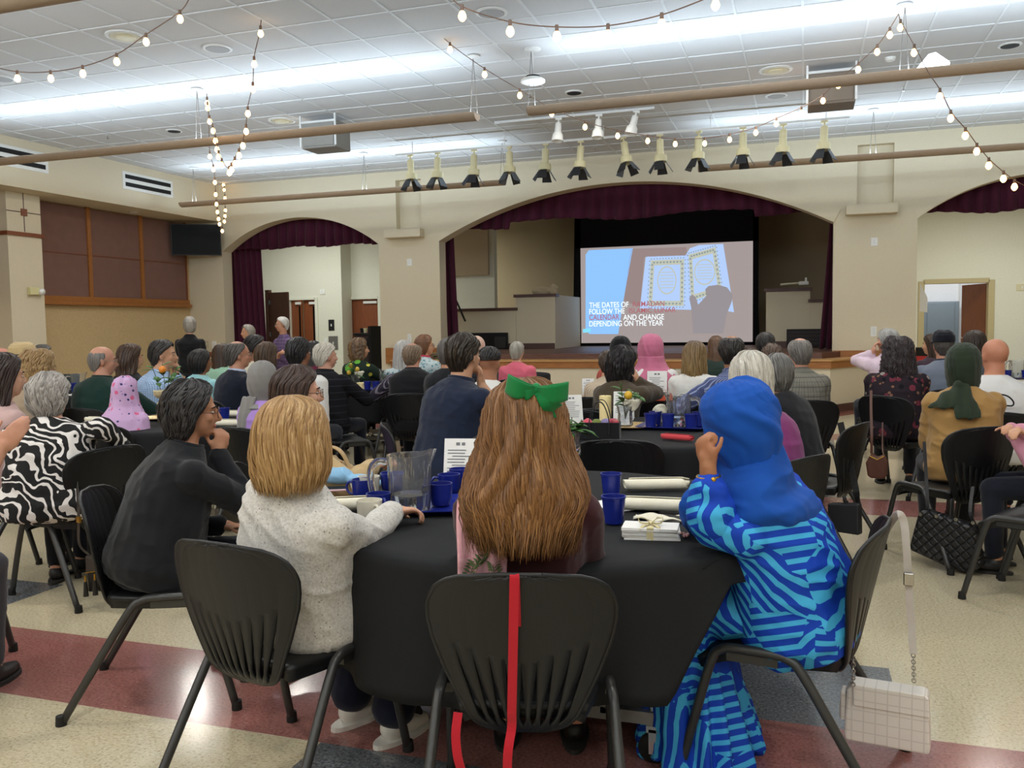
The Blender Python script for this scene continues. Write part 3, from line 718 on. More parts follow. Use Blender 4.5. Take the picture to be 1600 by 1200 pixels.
# track and stage spotlights
tl, tr = -6.25, 0.55; ty = 12.95; TZ = ZC-0.17
o = empty('lighting_track', ((tl+tr)/2, ty, TZ), 0, 'long white lighting track before the stage arch carrying cream spotlights', 'lighting track')
MB().box(-(tr-tl)/2, (tr-tl)/2, -0.018, 0.018, -0.03, 0.0).build('rail', M_WHITEPAINT, o)
for k in range(5): MB().tube([(-(tr-tl)/2+0.3+k*(tr-tl-0.6)/4, 0, 0), (-(tr-tl)/2+0.3+k*(tr-tl-0.6)/4, 0, ZC-TZ)], 0.006, 6).build('stem', M_WHITEPAINT, o)
M_BARNL = plain('blue grey barn door metal', '#5a626c', 0.45)
def spotlight(px, py_top, py_col, tilt, label, first=[None]):
    if first[0] is None:
        o = empty('stage_spotlight', (0, 0, 0)); o['category'] = 'spotlight'; o['group'] = 'cream stage spotlights with barn doors'
        MB().cbox((0, 0, -0.015), 0.09, 0.035, 0.03).tube([(0, 0, -0.02), (0, 0, -0.09)], 0.014, 8).build('track_adapter', M_CREAMMETAL, o)
        h = MB().lathe([(0, -0.08), (0.048, -0.08), (0.052, -0.1), (0.052, -0.30), (0.06, -0.31), (0, -0.31)], 20).build('lamp_neck', M_CREAMMETAL, o, smooth=True, autosmooth=35)
        MB().lathe([(0, -0.30), (0.085, -0.305), (0.095, -0.32), (0.095, -0.40), (0.085, -0.405), (0.08, -0.36), (0, -0.36)], 24).build('collar', M_CREAMMETAL, h, smooth=True, autosmooth=35)
        for k in range(4):
            M = Matrix.Rotation(PI/2*k, 4, 'Z') @ Matrix.Translation((0, 0.075, -0.405)) @ Matrix.Rotation(math.radians(32), 4, 'X')
            MB().prism([(-0.05, 0), (0.05, 0), (0.075, -0.17), (-0.075, -0.17)], -0.004, 0.004, M @ Matrix(((1,0,0,0),(0,0,1,0),(0,1,0,0),(0,0,0,1)))).build('barn_door', M_BARNL if k % 2 else M_BARN, h)
        first[0] = o; c = o
    else: c = copy_tree(first[0])
    p = onY(px, py_top, ty-0.0); c.location = (p.x, ty, TZ-0.03); c.rotation_euler = (math.radians(-4), math.radians(tilt), math.radians(random.uniform(-30, 30))); c['label'] = label
ords = ['first', 'second', 'third', 'fourth', 'fifth', 'sixth', 'seventh', 'eighth', 'ninth', 'tenth', 'eleventh', 'twelfth']
for k, (px, tilt) in enumerate([(641, -4), (684, 0), (741, 2), (796, -3), (853, 2), (908, 2), (974, -12), (1031, -2), (1092, 0), (1161, 0), (1224, 0), (1288, 0)]):
    spotlight(px, 240, 270, tilt, 'cream stage spotlight with black barn doors, %s from the left on the track' % ords[k])
o = empty('lighting_track', (onY(905, 184, 12.1).x, 12.1, ZC), 0, 'shorter white lighting track holding three white spotlights', 'lighting track'); MB().box(-1.25, 1.05, -0.02, 0.02, -0.04, -0.006).build('rail', M_WHITEPAINT, o)
wfirst = None
for px, lb in ((873, 'white track spotlight, leftmost of the three white ones'), (936, 'white track spotlight in the middle of the three white ones'), (995, 'white track spotlight, rightmost of the three, tilted')):
    if wfirst is None:
        wfirst = c = empty('track_spotlight', (0, 0, 0)); c['category'] = 'spotlight'; c['group'] = 'white track spotlights'
        MB().cbox((0, 0, -0.015), 0.09, 0.035, 0.03).tube([(0, 0, -0.02), (0, 0, -0.1)], 0.012, 8).build('track_adapter', M_WHITE, c)
        h = MB().lathe([(0, -0.07), (0.04, -0.075), (0.045, -0.1), (0.048, -0.20), (0.075, -0.24), (0.085, -0.33), (0.07, -0.335), (0, -0.30)], 20).build('lamp_head', M_WHITE, c, smooth=True, autosmooth=35)
    else: c = copy_tree(wfirst)
    c.location = (onY(px, 190, 12.1).x, 12.1, ZC-0.04); c.rotation_euler = (math.radians(-8), math.radians(14 if px > 950 else 2), 0); c['label'] = lb
# wall vents in the soffit
for (ya, yb, lb) in ((9.6, 10.98, 'white wall vent with two black slots, cut by the frame edge'), (12.57, 13.85, 'white wall vent with two black slots above the panelled wall')):
    o = empty('wall_vent', (XL_FACE, ya, 3.9), 0, lb, 'vent', 'wall vents'); L = yb-ya
    MB().box(-0.01, 0.012, 0, L, 0, 0.31).build('vent_frame', M_WHITE, o, bevel=0.004)
    for z in (0.055, 0.19): MB().box(0.0, 0.016, 0.06, L-0.06, z, z+0.07).build('slot', M_BLACK, o)
p = onZ(208, 331, ZS); o = empty('soffit_downlight', (p.x, p.y, ZS), 0, 'small round downlight in the soffit above the acoustic panels', 'ceiling light'); MB().lathe([(0, -0.02), (0.07, -0.018), (0.09, 0)], 20).build('lens', M_WHITE, o, smooth=True)
# emergency light on the pillar, plates on the walls
o = empty('emergency_light', (-11.72, onX(52, 455, -11.72).y, onX(52, 455, -11.72).z), 0, 'cream emergency light with one lamp on the left pillar', 'emergency light')
MB().box(0, 0.07, -0.12, 0.06, -0.06, 0.06).build('case', plain('cream plastic', '#d8d09c', 0.5), o, bevel=0.008); MB().lathe([(0, 0), (0.05, 0.005), (0.055, 0.05), (0, 0.07)], 16, (0.05, 0.09, -0.01), M=Matrix.Rotation(PI/2, 4, 'Y')).build('lamp', M_WHITE, o, smooth=True)
def plate(px, py, label, cat='wall switch', w=0.08, h=0.12, mat=M_WHITE, y=YW, x=None, name='wall_plate', nt=1):
    p = onY(px, py, y) if x is None else onX(px, py, x)
    o = empty(name, p, 0 if x is None else -PI/2*-1, label, cat)
    MB().box(-w/2, w/2, -0.012, 0, -h/2, h/2).build('plate', mat, o, bevel=0.003); b = MB()
    for k in range(nt): b.box(-0.014, 0.014, -0.018, -0.01, -0.03+(k-(nt-1)/2)*0.05, 0.03+(k-(nt-1)/2)*0.05)
    b.build('toggle', M_WHITEPAINT, o)
plate(640, 410, 'white wall plate under the niche ledge beside the left arch', 'wall plate', 0.10, 0.13)
plate(1366, 378, 'white wall plate under the niche ledge beside the right arch', 'wall plate', 0.10, 0.13)
plate(640, 528, 'white wall outlet low beside the left arch', 'wall outlet', 0.08, 0.15, nt=2)
plate(1365, 518, 'white wall outlet low beside the right arch above the stage steps', 'wall outlet', 0.09, 0.16, nt=2)
plate(322, 538, 'grey wall plate beside the standing woman in black', 'wall plate', 0.13, 0.15, plain('beige plate', '#b9ad94', 0.5))
plate(335, 539, 'white thermostat plate next to the grey wall plate', 'thermostat', 0.11, 0.16)
M_STEEL = plain('brushed steel', '#8d8a86', 0.35, 0.6)
plate(518, 508, 'black sign plate with white symbol on the pale wall', 'sign', 0.16, 0.27, M_BLACK, y=19.2, name='wall_sign', nt=1)
plate(504, 456, 'white horn strobe box on the pale wall above the black sign', 'fire alarm', 0.14, 0.12, M_WHITE, y=19.2, name='fire_alarm')
plate(509, 533, 'small white switch below the black sign', 'wall switch', 0.1, 0.14, M_WHITE, y=19.2)
plate(521, 536, 'brushed steel plate on the pale wall below the black sign', 'metal plate', 0.26, 0.34, M_STEEL, y=19.2, name='metal_plate')
plate(1597, 449, 'cream box on the pale wall at the right frame edge', 'wall box', 0.22, 0.14, plain('cream box', '#cfc7a5', 0.5), y=20.9)
# tv in the corner
c0, c1 = Vector((-11.98, 14.55, 3.22)), Vector((-11.19, 15.07, 3.22)); d = (c1-c0); L = d.length
o = empty('wall_television', (c0+c1)/2, math.atan2(d.y, d.x), 'black flat television hung in the corner above the standing woman', 'television')
MB().box(-L/2, L/2, -0.03, 0.03, -0.31, 0.31).build('bezel', M_BLK, o, bevel=0.006); MB().box(-L/2+0.015, L/2-0.015, -0.034, -0.028, -0.295, 0.295).build('screen', M_TVGLASS, o)
MB().box(-0.12, 0.12, 0.03, 0.2, -0.1, 0.1).build('wall_bracket', M_BLK, o)
# ---------------------------------------------------------------- curtains
def pleated(name, xs, zt_fn, zb_fn, y, label, amp=0.05, per=0.16, mat=M_VELVET, n=160, m=14, cat='curtain', group=None, taper=None):
    x0, x1 = xs; V = []; F = []
    for j in range(m+1):
        v = j/m
        for i in range(n+1):
            u = i/n; x = x0+(x1-x0)*u; zt, zb = zt_fn(x), zb_fn(x)
            ph = 2*PI*x/per+1.1*math.sin(x*2.3)+0.5*math.sin(7*x)
            yy = y+amp*math.sin(ph)*(0.55+0.45*v)+0.02*math.sin(3.1*x+2*v)
            xx = x + (taper(x, v) if taper else 0) + 0.012*math.cos(ph)*v
            V.append((xx, yy, zt+(zb-zt)*v + (0.012*math.sin(ph) if j == m else 0)))
    for j in range(m):
        for i in range(n): F.append((j*(n+1)+i, j*(n+1)+i+1, (j+1)*(n+1)+i+1, (j+1)*(n+1)+i))
    o = MB().add(V, F).build(name, mat, smooth=True); solidify(o, 0.008); return tag(o, label, cat, group)
yv = YW+WT+0.10
pleated('valance_curtain', (-11.4, -7.6), lambda x: 3.75, lambda x: 3.06+0.02*math.sin(x*5), yv, 'short burgundy valance across the top of the left arch', per=0.21, n=220, group='burgundy valances')
pleated('valance_curtain', (-6.7, 0.6), lambda x: 4.0, lambda x: 3.30+0.09*abs((x+3.04)/3.5)-0.12*(abs((x+3.04))>2.2)+0.03*math.sin(x*2.6), yv+0.05, 'wide burgundy valance across the top of the stage arch', per=0.26, n=400, group='burgundy valances')
pleated('valance_curtain', (1.5, 5.4), lambda x: 3.75, lambda x: 3.10+0.03*math.sin(x*4), yv, 'short burgundy valance across the top of the right arch', per=0.24, n=220, group='burgundy valances')
pleated('leg_curtain', (onY(357, 450, yv+0.12).x, onY(410, 450, yv+0.12).x), lambda x: 3.2, lambda x: 0.02, yv+0.14, 'tall burgundy curtain hanging at the side of the left arch', per=0.14, group='burgundy side curtains', taper=lambda x, v: 0.10*v)
pleated('leg_curtain', (onY(694, 450, 15.7).x, onY(708, 450, 15.7).x), lambda x: 3.4, lambda x: 0.93, 15.75, 'narrow burgundy curtain at the left edge of the stage arch', per=0.12, n=50, group='burgundy side curtains', taper=lambda x, v: 0.06*v)
pleated('leg_curtain', (onY(1297, 450, 16.5).x, onY(1325, 450, 16.5).x), lambda x: 3.3, lambda x: 0.93, 16.5, 'narrow burgundy curtain at the right edge of the stage arch', per=0.12, n=50, group='burgundy side curtains', taper=lambda x, v: -0.16*v)
# black backdrop and projection screen
YS = 20.0
o = pleated('backdrop_curtain', (onY(900, 400, YS+0.35).x, onY(1178, 400, YS+0.35).x), lambda x: 5.2, lambda x: 0.95, YS+0.35, 'black backdrop curtain hanging behind the projection screen', amp=0.02, per=0.3, mat=M_BLACKDRAPE, n=140, taper=lambda x, v: (0.12*v if x > -3 else -0.10*v))
tl_, br_ = onY(907, 388, YS), onY(1176, 534, YS); SW, SH = br_.x-tl_.x, tl_.z-br_.z
scr = empty('projection_screen', (tl_.x, YS, br_.z), 0, 'large projection screen on stage showing an open book and white words', 'projection screen')
MB().box(0, SW, 0, 0.02, 0, SH).build('screen_sheet', emit('projected grey', '#a39896', 0.85), scr)
MB().box(-0.12, 0.0, -0.005, 0.03, -0.15, SH+1.1).box(SW, SW+0.12, -0.005, 0.03, -0.15, SH+1.1).box(-0.12, SW+0.12, -0.005, 0.03, SH, SH+1.1).box(-0.12, SW+0.12, -0.005, 0.03, -0.15, 0).build('black_border', M_BLACKDRAPE, scr)
def scr_pt(px, py): p = onY(px, py, YS); return ((p.x-tl_.x), (p.z-br_.z))
MXZ = Matrix(((1,0,0,0),(0,0,-1,0),(0,1,0,0),(0,0,0,1)))
def scr_poly(name, pts, mat, lay):
    P = [scr_pt(*p) for p in pts]
    return MB().prism(P, 0.002*lay-0.001, 0.002*lay+0.001, MXZ).build(name, mat, scr)
E_BLUE = emit('projected light blue', '#86b8f0', 1.0); E_PAGE = emit('projected page', '#aac4ee', 0.95); E_ORN = emit('projected ornament', '#bcbfae', 0.9)
E_MAUVE = emit('projected mauve', '#93817f', 0.9); E_HAND = emit('projected hand', '#9a9397', 0.8); E_WHITE = emit('projected white', '#f2fbff', 1.0); E_RED = emit('projected dull red', '#a8606a', 0.95); E_CYAN = emit('projected cyan', '#7fd6ee', 0.95)
scr_poly('picture_field', [(914, 392), (1130, 383), (1170, 380), (1170, 524), (914, 524)], emit('projected warm grey', '#9f9391', 0.9), 1)
scr_poly('picture_mauve', [(985, 389), (1072, 386), (1075, 400), (1007, 402), (1000, 480), (975, 470)], E_MAUVE, 2)
scr_poly('picture_blue', [(920, 391), (989, 388), (974, 470), (966, 522), (921, 522), (915, 515), (915, 398)], E_BLUE, 2)
scr_poly('picture_page', [(1009, 401), (1071, 399), (1073, 484), (1000, 482)], E_PAGE, 2)
scr_poly('picture_page', [(1071, 399), (1078, 388), (1092, 383), (1130, 381), (1147, 488), (1125, 484), (1073, 484)], E_PAGE, 2)
def frame_band(name, quad, w, lay):
    q = [Vector((*scr_pt(*p), 0)) for p in quad]; c = sum(q, Vector())/4; b = MB()
    for a, e in zip(q, q[1:]+q[:1]):
        b.add([MXZ @ Vector((p.x, p.y, 0.002*lay)) for p in (a, e, e+(c-e)*w, a+(c-a)*w)], [(0, 1, 2, 3)])
    o = b.build(name, E_ORN, scr); solidify(o, 0.001); return o
frame_band('picture_ornament', [(1017, 407), (1069, 405), (1068, 478), (1013, 478)], 0.22, 3)
frame_band('picture_ornament', [(1076, 398), (1118, 386), (1128, 455), (1080, 470)], 0.24, 3)
E_DOT = emit('projected dots', '#8c9a9c', 0.85)
for quad in ([(1017, 407), (1069, 405), (1068, 478), (1013, 478)], [(1076, 398), (1118, 386), (1128, 455), (1080, 470)]):
    b = MB(); q = [Vector((*scr_pt(*p), 0)) for p in quad]; c = sum(q, Vector())/4; sx = SW/269
    for a, e in zip(q, q[1:]+q[:1]):
        for k in range(9):
            p = a+(e-a)*(k+0.5)/9; p = p+(c-p)*0.10; r_ = 2.0*sx; b.add([MXZ @ Vector((p.x+r_*math.cos(t), p.y+r_*math.sin(t), 0.0078)) for t in (0, PI/2, PI, 3*PI/2)], [(0, 1, 2, 3)])
        for k in range(12):
            p = a+(e-a)*(k+0.5)/12; p = p-(c-p)*0.06; r_ = 1.2*sx; b.add([MXZ @ Vector((p.x+r_*math.cos(t), p.y+r_*math.sin(t), 0.0078)) for t in (0, PI/2, PI, 3*PI/2)], [(0, 1, 2, 3)])
    b.build('picture_ornament_dots', E_DOT, scr)
for (cx_, cy_, rx_, ry_) in ((1042, 438, 15, 22), (1101, 425, 16, 20)):
    c = scr_pt(cx_, cy_); sx = SW/269; b = MB(); n = 40
    b.add([MXZ @ Vector((c[0]+k*rx_*sx*math.cos(2*PI*i/n), c[1]+k*ry_*sx*math.sin(2*PI*i/n), 0.0075)) for k in (1, 0.9) for i in range(n)], [(i, (i+1) % n, n+(i+1) % n, n+i) for i in range(n)])
    for r_ in range(6): b.add([MXZ @ Vector((c[0]+x_*rx_*sx*0.7, c[1]+(r_-2.5+t_)*ry_*sx*0.22, 0.0075)) for x_, t_ in ((-1, 0), (1, 0), (1, 0.22), (-1, 0.22))], [(0, 1, 2, 3)])
    b.build('picture_medallion', E_ORN, scr)
scr_poly('picture_hand', [(1083, 521), (1080, 480), (1077, 466), (1081, 460), (1087, 464), (1091, 476), (1104, 462), (1102, 452), (1107, 447), (1122, 445), (1136, 449), (1145, 461), (1143, 472), (1136, 490), (1130, 521)], E_HAND, 4)
def screen_text(txt, px, py_base, h_px, mat, width_px=None):
    cu = bpy.data.curves.new('t', 'FONT'); cu.body = txt; cu.size = 1.0; cu.extrude = 0.0; cu.offset = 0.006
    to = bpy.data.objects.new('t', cu); TMP.collection.objects.link(to); TMP.view_layers[0].update(); dg = TMP.view_layers[0].depsgraph
    me = bpy.data.meshes.new_from_object(to.evaluated_get(dg), depsgraph=dg); bpy.data.objects.remove(to)
    xs = [v.co.x for v in me.vertices]; ys = [v.co.y for v in me.vertices]; s = SW/269*h_px/0.7
    sx = (SW/269*width_px/(max(xs)-min(xs))) if width_px else s
    x0, z0 = scr_pt(px, py_base)
    for v in me.vertices: v.co = Vector((x0+(v.co.x-min(xs))*sx, -0.0115, z0+v.co.y*s))
    me.materials.clear(); me.materials.append(mat); o = bpy.data.objects.new('caption_text', me); COL.objects.link(o); o.parent = scr; solidify(o, 0.002); return o
screen_text('THE DATES OF', 921, 481, 8.5, E_WHITE, 64); screen_text('RAMADAN', 989, 479, 8.0, E_RED, 50)
screen_text('FOLLOW THE', 921, 491, 8.5, E_WHITE, 58); screen_text('ISLAMIC LUNAR', 983, 489, 7.5, E_RED, 74)
screen_text('CALENDAR', 921, 500, 8.5, E_RED, 49); screen_text('AND CHANGE', 974, 500, 8.5, E_WHITE, 65)
screen_text('DEPENDING ON THE YEAR', 921, 510, 8.5, E_WHITE, 119)
scr_poly('picture_tag', [(911, 514), (923, 513), (923, 519), (911, 520)], E_CYAN, 5)
# ---------------------------------------------------------------- things in the rooms beyond
yy = 17.55
o = empty('stage_cabinet', (onY(757, 535, 17.7).x, 17.7, ZST), 0, 'low black cabinet against the ramp wall on the stage', 'cabinet')
xa, xb = onY(722, 535, 17.7).x, onY(793, 535, 17.7).x; w = (xb-xa)/2; ht = onY(755, 520, 17.7).z-ZST
MB().box(-w, w, 0, 0.06, 0, ht).build('cabinet_body', M_BLACK, o, bevel=0.01); MB().box(w*0.45, w*0.92, -0.01, 0.0, 0.03, ht*0.75).build('side_panel', plain('dark grey panel', '#2e2b28', 0.7), o)
xa, xb = onY(1229, 530, 17.7).x, onY(1297, 530, 17.7).x; w = (xb-xa)/2; ht = onY(1260, 514, 17.7).z-ZST
o = empty('stage_cabinet', ((xa+xb)/2, 17.7, ZST), 0, 'low dark slatted cabinet at the right side of the stage', 'cabinet')
MB().box(-w, w, 0, 0.06, 0, ht).build('cabinet_body', plain('dark brown black', '#1c1517', 0.7), o, bevel=0.01); b = MB(); [b.box(-w+0.03, w-0.03, -0.008, 0, 0.06+0.07*k, 0.10+0.07*k) for k in range(int(ht/0.07)-1)]; b.build('slat', plain('dark brown slat', '#2a1f20', 0.6), o)
xa = onY(718, 470, 19.2).x
o = empty('picture_frame', (onY(723, 470, 21.85).x, 21.85, onY(723, 470, 21.85).z), 0, 'tan framed picture on the wall behind the stage ramp', 'picture'); MB().box(-0.25, 0.25, -0.03, 0, -0.18, 0.18).build('frame_border', plain('beige frame', '#a39a7c', 0.6), o); MB().box(-0.2, 0.2, -0.036, -0.028, -0.13, 0.13).build('picture_sheet', plain('faded print', '#b08e68', 0.7, noise=0.3, nscale=8), o)
MB().box(-0.2, 0.16, -0.038, -0.03, -0.15, -0.10).build('picture_caption', plain('faded red', '#b06a58', 0.7), o)
b = MB().tube([onY(713, 470, 17.4), onY(727, 502, 17.4)], 0.022, 8); o = b.build('leaning_pole', M_BLACK); tag(o, 'thin dark pole leaning at the left curtain of the stage', 'pole')
o = empty('cloth_heap', onY(855, 462, 17.88)+Vector((0, 0, 0.03)), 0, 'pale crumpled cloth lying on the higher ramp wall', 'cloth'); fuse('cloth_fold', [ell((-0.12, 0, 0.06), (0.22, 0.1, 0.1)), ell((0.15, 0, 0.08), (0.1, 0.08, 0.14))], 0.02, fabric('pale cloth', '#a99a80'), o, 2, folds(0.012))
o = empty('power_strip', onY(1255, 447, 17.85)+Vector((0, 0, 0.02)), 0, 'small white clamp device on the right ramp wall cap', 'device'); MB().box(-0.08, 0.10, -0.06, 0.06, 0, 0.07).cbox((0.05, 0, 0.08), 0.04, 0.04, 0.12).build('body', M_WHITE, o, bevel=0.01); MB().tube([(-0.42, 0, 0.02), (-0.05, 0, 0.04)], 0.02, 8).build('arm_bar', M_CREAMG, o)
# av cart
p = at(578, 560, 18.2); o = empty('equipment_cart', (p.x, p.y, 0), math.radians(-10), 'dark tall equipment cart in front of the wooden door', 'cart')
M_CART = plain('dark purple grey laminate', '#33262b', 0.55)
zt = CAMZ-(518-511)/FPX*18.2
MB().box(-0.20, 0.20, -0.25, 0.25, 0.1, zt-0.05).build('cart_body', M_CART, o, bevel=0.01); MB().box(-0.2, 0.24, -0.28, 0.27, zt-0.05, zt).build('cart_top', M_BLACK, o, bevel=0.008)
MB().box(-0.16, 0.16, -0.262, -0.25, zt-0.28, zt-0.12).build('front_recess', M_BLACK, o); MB().box(0.2, 0.27, -0.3, 0.28, 0.1, zt+0.14).build('side_panel', M_BLACK, o)
for sx in (-1, 1):
    for sy in (-1, 1): MB().lathe([(0.0, -0.015), (0.05, -0.015), (0.05, 0.015), (0, 0.015)], 14, (sx*0.15, sy*0.2, 0.05), M=Matrix.Rotation(PI/2, 4, 'Y')).build('caster', M_RUBBER, o)
b = MB().tube(smooth_path([(0.0, 0, zt), (0.03, 0, zt+0.05), (0.1, 0, zt+0.05), (0.17, 0.02, zt+0.01)]), 0.014, 6); b.build('white_cable', M_WHITE, o)
for k, sx in enumerate((-0.14, -0.06)):
    q = MB().lathe([(0, 0), (0.035, 0), (0.045, 0.09), (0.04, 0.1), (0, 0.1)], 14).build('small_speaker', M_CREAMMETAL if k else M_BLACK); q.location = Vector((p.x+sx, p.y-0.05, zt)); tag(q, ['small dark speaker on top of the equipment cart', 'small cream cup on top of the equipment cart'][k], 'speaker' if not k else 'cup')
# grey electrical cabinet and things in the far right room
yb = 24.3; xa, xb = onY(1441, 520, yb).x, onY(1498, 520, yb).x; ztp = onY(1470, 471, yb).z
o = empty('electrical_cabinet', ((xa+xb)/2, yb, 0), 0, 'tall grey metal electrical cabinet seen through the right doorway', 'cabinet'); w = (xb-xa)/2
M_EGREY = plain('grey blue enamel', '#717d86', 0.45)
MB().box(-w, w, 0, 0.28, 0.05, ztp).build('cabinet_body', M_EGREY, o, bevel=0.01); MB().box(-w*0.75, w*0.75, -0.02, 0, 0.15, ztp-0.03).build('cabinet_door', M_EGREY, o, bevel=0.006)
MB().box(-0.02, 0.02, -0.05, -0.02, onY(1469, 522, yb).z-0.09, onY(1469, 522, yb).z+0.09).build('latch', M_BLACK, o)
p = at(1441, 552, 16.5); o = empty('beverage_dispenser', (p.x, p.y, 0), 0, 'black and red machine on a stand inside the right arch', 'dispenser')
zt = CAMZ-(542-500)/FPX*16.5; MB().box(-0.13, 0.13, -0.1, 0.1, zt-0.16, zt).build('machine_top', M_BLACK, o, bevel=0.01); MB().box(-0.12, 0.12, -0.1, 0.1, zt-0.3, zt-0.16).build('red_base', plain('red plastic', '#b3201f', 0.4), o); MB().box(-0.16, 0.16, -0.14, 0.14, 0, zt-0.3).build('stand', M_WALL, o)
o = empty('notice_sheet', onY(1437, 470, 16.2), 0, 'white sheet fixed at the edge inside the right arch', 'notice'); MB().prism([(0, 0.3), (0.12, 0.05), (0.12, -0.2), (0, -0.17)], -0.01, 0.0, MXZ).build('sheet', M_PAPER, o)
# ---------------------------------------------------------------- string lights
def string_light(pts, label, bulbs, droop=0.0, n=14):
    """pts: (px, py, Y depth) control points; bulbs: list of (px, py) seen bulbs -> nearest path spot"""
    P = smooth_path([onY(*p) for p in pts], n)
    o = empty('string_light', P[0], 0, label, 'string light', 'warm bulb string lights'); off = P[0]
    MB().tube([p-off for p in P], 0.0045, 6).build('cord', M_CORD, o)
    for (bx, by) in bulbs:
        best = min(P, key=lambda q: (lambda v: ((800+FPX*v.dot(CR)/v.dot(CF)-bx)**2+(600-FPX*v.dot(CU)/v.dot(CF)-by+7)**2))(q-C0))
        c = best-off
        s_ = MB().lathe([(0, 0.012), (0.012, 0.012), (0.013, -0.03), (0, -0.03)], 10, c).build('socket', M_CORD, o)
        MB().lathe([(0, -0.10), (0.012, -0.096), (0.026, -0.078), (0.028, -0.062), (0.02, -0.04), (0.012, -0.03), (0, -0.028)], 14, c).build('bulb', M_BULB, s_, smooth=True)
    return o
string_light([(-30, 100, 6.6), (27, 112, 6.6), (79, 112, 6.6), (129, 104, 6.55), (182, 85, 6.5), (228, 54, 6.45), (281, 18, 6.4), (300, -10, 6.4)], 'string of bulbs sagging across the upper left corner of the ceiling', [(27, 119), (79, 120), (129, 111), (182, 92), (229, 61), (282, 25)])
string_light([(411, -20, 7.2), (407, 42, 7.4), (397, 90, 7.6), (395, 130, 7.8), (387, 168, 8.0), (384, 198, 8.1), (378, 222, 8.2), (366, 248, 8.35), (356, 262, 8.45), (347, 250, 8.6), (341, 235, 8.7), (337, 215, 8.8), (334, 200, 8.9), (327, 180, 9.0), (324, 158, 9.1), (323, 146, 9.1)], 'bulb string hanging from the top edge down to a loop before the long pendant', [(407, 50), (397, 98), (395, 137), (388, 174), (385, 203), (379, 225), (375, 242), (369, 254), (360, 263), (356, 266), (349, 255), (341, 243), (339, 232), (337, 219), (334, 203), (327, 188), (324, 168), (323, 160)])
string_light([(323, 148, 9.15), (326, 190, 9.6), (328, 240, 10.4), (334, 262, 11.0), (337, 300, 12.2), (339, 322, 12.8), (343, 346, 13.4), (346, 358, 13.6), (350, 342, 14.0), (352, 322, 14.4), (351, 300, 14.7), (349, 284, 15.0)], 'lower bulb string looping down before the corner television', [(329, 243), (333, 266), (335, 287), (336, 304), (338, 320), (340, 333), (342, 343), (343, 352), (346, 362), (348, 347), (351, 339), (351, 330), (351, 311), (350, 299), (349, 289)])
string_light([(640, -8, 8.2), (652, 18, 8.0), (703, 68, 8.6), (757, 107, 8.9), (812, 140, 9.4), (862, 169, 9.9), (914, 190, 10.3), (965, 204, 10.6), (1012, 212, 10.9), (1055, 217, 11.1), (1101, 216, 11.2), (1140, 210, 11.2), (1181, 199, 11.2), (1213, 185, 11.1), (1252, 168, 10.9), (1284, 150, 10.6), (1308, 126, 10.4), (1339, 101, 10.1), (1369, 73, 9.8), (1388, 48, 9.5), (1404, 22, 9.2)], 'long bulb string sagging across the ceiling before the stage spotlights', [(652, 25), (703, 74), (757, 114), (813, 146), (862, 176), (915, 197), (964, 211), (1012, 219), (1055, 223), (1101, 221), (1140, 216), (1181, 206), (1213, 192), (1250, 174), (1283, 153), (1308, 130), (1340, 106), (1368, 77), (1387, 50)])
string_light([(700, -14, 5.6), (722, 10, 5.6), (797, 34, 5.7), (870, 42, 5.8), (950, 40, 5.9), (1034, 23, 5.9), (1118, -8, 5.9)], 'nearest bulb string dipping below the top edge above the stage', [(722, 18), (797, 41), (870, 50), (950, 47), (1034, 31), (1118, 0)])
string_light([(1404, 22, 9.2), (1408, 34, 9.2), (1430, 74, 8.9), (1450, 112, 8.8), (1470, 142, 8.8), (1487, 176, 8.9), (1510, 203, 9.0), (1529, 229, 9.1), (1548, 251, 9.2), (1571, 271, 9.3), (1588, 283, 9.4), (1612, 296, 9.5)], 'bulb string running down to the right frame edge', [(1408, 39), (1429, 78), (1471, 146), (1486, 180), (1509, 207), (1527, 233), (1547, 254), (1569, 273), (1586, 288)])
# ---------------------------------------------------------------- chairs and tables
def interp(tab, x):
    for (a, ya), (b, yb) in zip(tab, tab[1:]):
        if x <= b: t = (x-a)/(b-a) if b > a else 0; return ya+(yb-ya)*t
    return tab[-1][1]
